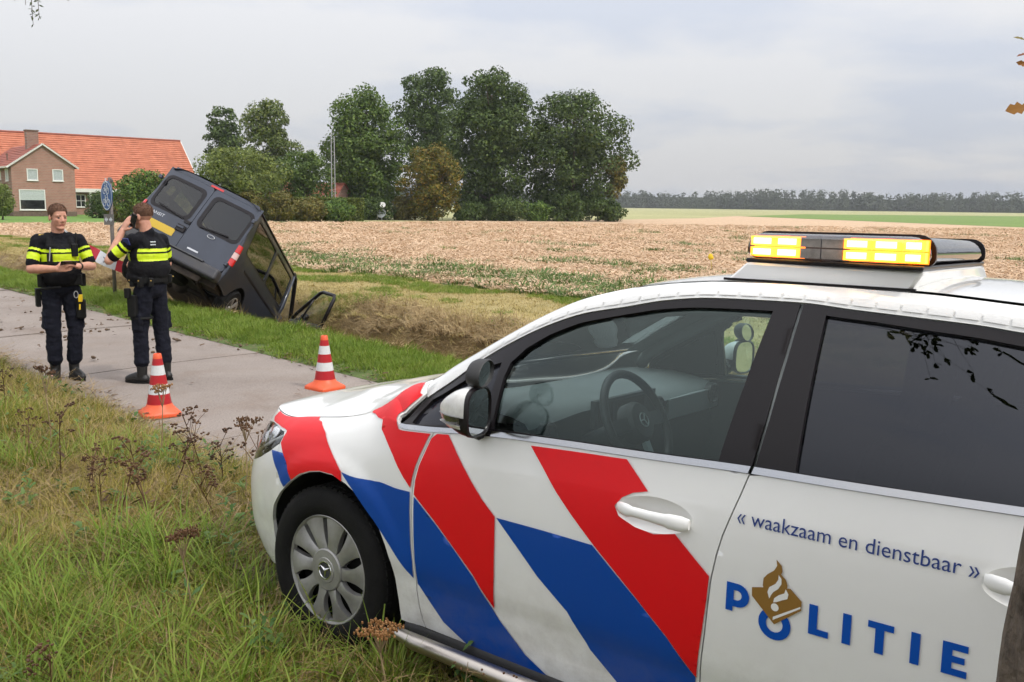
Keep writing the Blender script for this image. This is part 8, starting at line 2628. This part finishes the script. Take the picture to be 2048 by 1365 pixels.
# officer on the phone, back turned, facing left and away
J2 = dict(head=(.02, -.03, 1.685), neck=(0, .0, 1.525), shL=(.20, .0, 1.46), shR=(-.195, .01, 1.445),
          elL=(.315, -.20, 1.255), elR=(-.30, -.03, 1.20), wrL=(.150, -.17, 1.545), wrR=(-.13, -.25, 1.19),
          pelvis=(0, .02, .985), hpL=(.095, .01, .93), hpR=(-.095, .01, .93), knL=(.115, -.03, .52), knR=(-.12, .02, .52), anL=(.13, -.02, .105), anR=(-.12, .06, .105), toeL=(.12, -1, 0), toeR=(-.2, -1, 0),
          hands=[('L', (-.22, .42, .85), (.9, -.1, .3), 1, [.9, .8, .35, .3]), ('R', (.8, -.3, .1), (0, -.9, .2), -1, .9)])
o2, pv, ch, HM2 = officer('person', 'person in black uniform seen from behind, holding a phone to the left ear', (-3.58, 9.14, road_z(9.1) + .004), R(-112), J2, R(6), R(4), 0.97, 1.13)
for c, d, a in (((.175, -.07, -.02), (.05, .05, .10), .5), ((.185, .04, -.02), (.05, .05, .10), -.2), ((.13, .125, -.02), (.05, .04, .09), -.7), ((-.14, .12, 0), (.06, .04, .08), .6), ((-.2, -.02, -.02), (.05, .09, .12), 0)):
    q = pouch(o2, pv + Vector(c), d, a); mb = MB(); mb.ell(pv + Vector(c) * 1.17 + Vector((0, 0, .02)), (.008, .008, .008), 8, 6); mb.build('snap', MATS['brass'], q, smooth=True)
q = pouch(o2, (.205, -.03, .80), (.06, .10, .22), 0, 'thigh_holster'); pouch(o2, (.235, -.06, .93), (.045, .06, .10), 0, 'grip', 'belt_black', q)
mb = MB(); n_ = 28
hp_, kn_ = Vector(J2['hpL']), Vector(J2['knL']); c_ = hp_.lerp(kn_, .62)
mb.tube([c_ + Vector((.098 * math.cos(a), .098 * math.sin(a), 0)) for a in lin(0, 6.283, n_)], .014, 6, cap=False); mb.build('leg_strap', MATS['belt_black'], o2)
mb = MB(); mb.box((0, 0, 0), (.012, .07, .07), Matrix.Translation(Vector(J2['shL']).lerp(Vector(J2['elL']), .18) + Vector((.055, .03, .02))) @ Matrix.Rotation(.4, 4, 'Y')); mb.build('shoulder_patch', MATS['patch_blue'], o2)
for i in range(2):
    for j in range(3):
        mb = MB(); mb.ell(ch + Vector((.055 + .025 * j, .145, .085 + .028 * i)), (.008, .012, .008), 8, 6); mb.build('white_dot', MATS['sign_white'], o2, smooth=True)
ph = empty('mobile_phone', (0, 0, 0)); ph.matrix_world = Matrix.Translation(o2.location) @ Matrix.Rotation(R(-112), 4, 'Z') @ Matrix.Scale(.97, 4) @ Matrix.Translation((.120, -.055, 1.645)) @ Matrix.Rotation(R(-28), 4, 'X') @ Matrix.Rotation(R(8), 4, 'Y')
tag(ph, 'black mobile phone pressed to the ear of the officer seen from behind', 'phone')
mb = MB(); mb.box((0, 0, 0), (.010, .072, .15)); q = mb.build('case', MATS['phone_black'], ph); q.modifiers.new('b', 'BEVEL').width = .004
mb = MB(); mb.box((-.0055, 0, 0), (.001, .064, .138)); mb.build('screen', MATS['screen_grey'], ph)
# ------------------------------------------------------------------ thin summer haze over the whole scene
hz = bpy.data.materials.new('haze'); hz.use_nodes = True
nt = hz.node_tree; nt.nodes.remove(nt.nodes['Principled BSDF'])
pv_ = nt.nodes.new('ShaderNodeVolumePrincipled'); pv_.inputs['Color'].default_value = (0.86, 0.90, 0.95, 1); pv_.inputs['Density'].default_value = 0.00022; pv_.inputs['Anisotropy'].default_value = 0.0
nt.links.new(pv_.outputs[0], nt.nodes['Material Output'].inputs['Volume'])
mb = MB(); mb.box((0, 0, 11), (7200, 7200, 28)); hb = mb.build('haze', hz); tag(hb, 'thin pale haze lying over the fields', 'haze', kind='stuff')
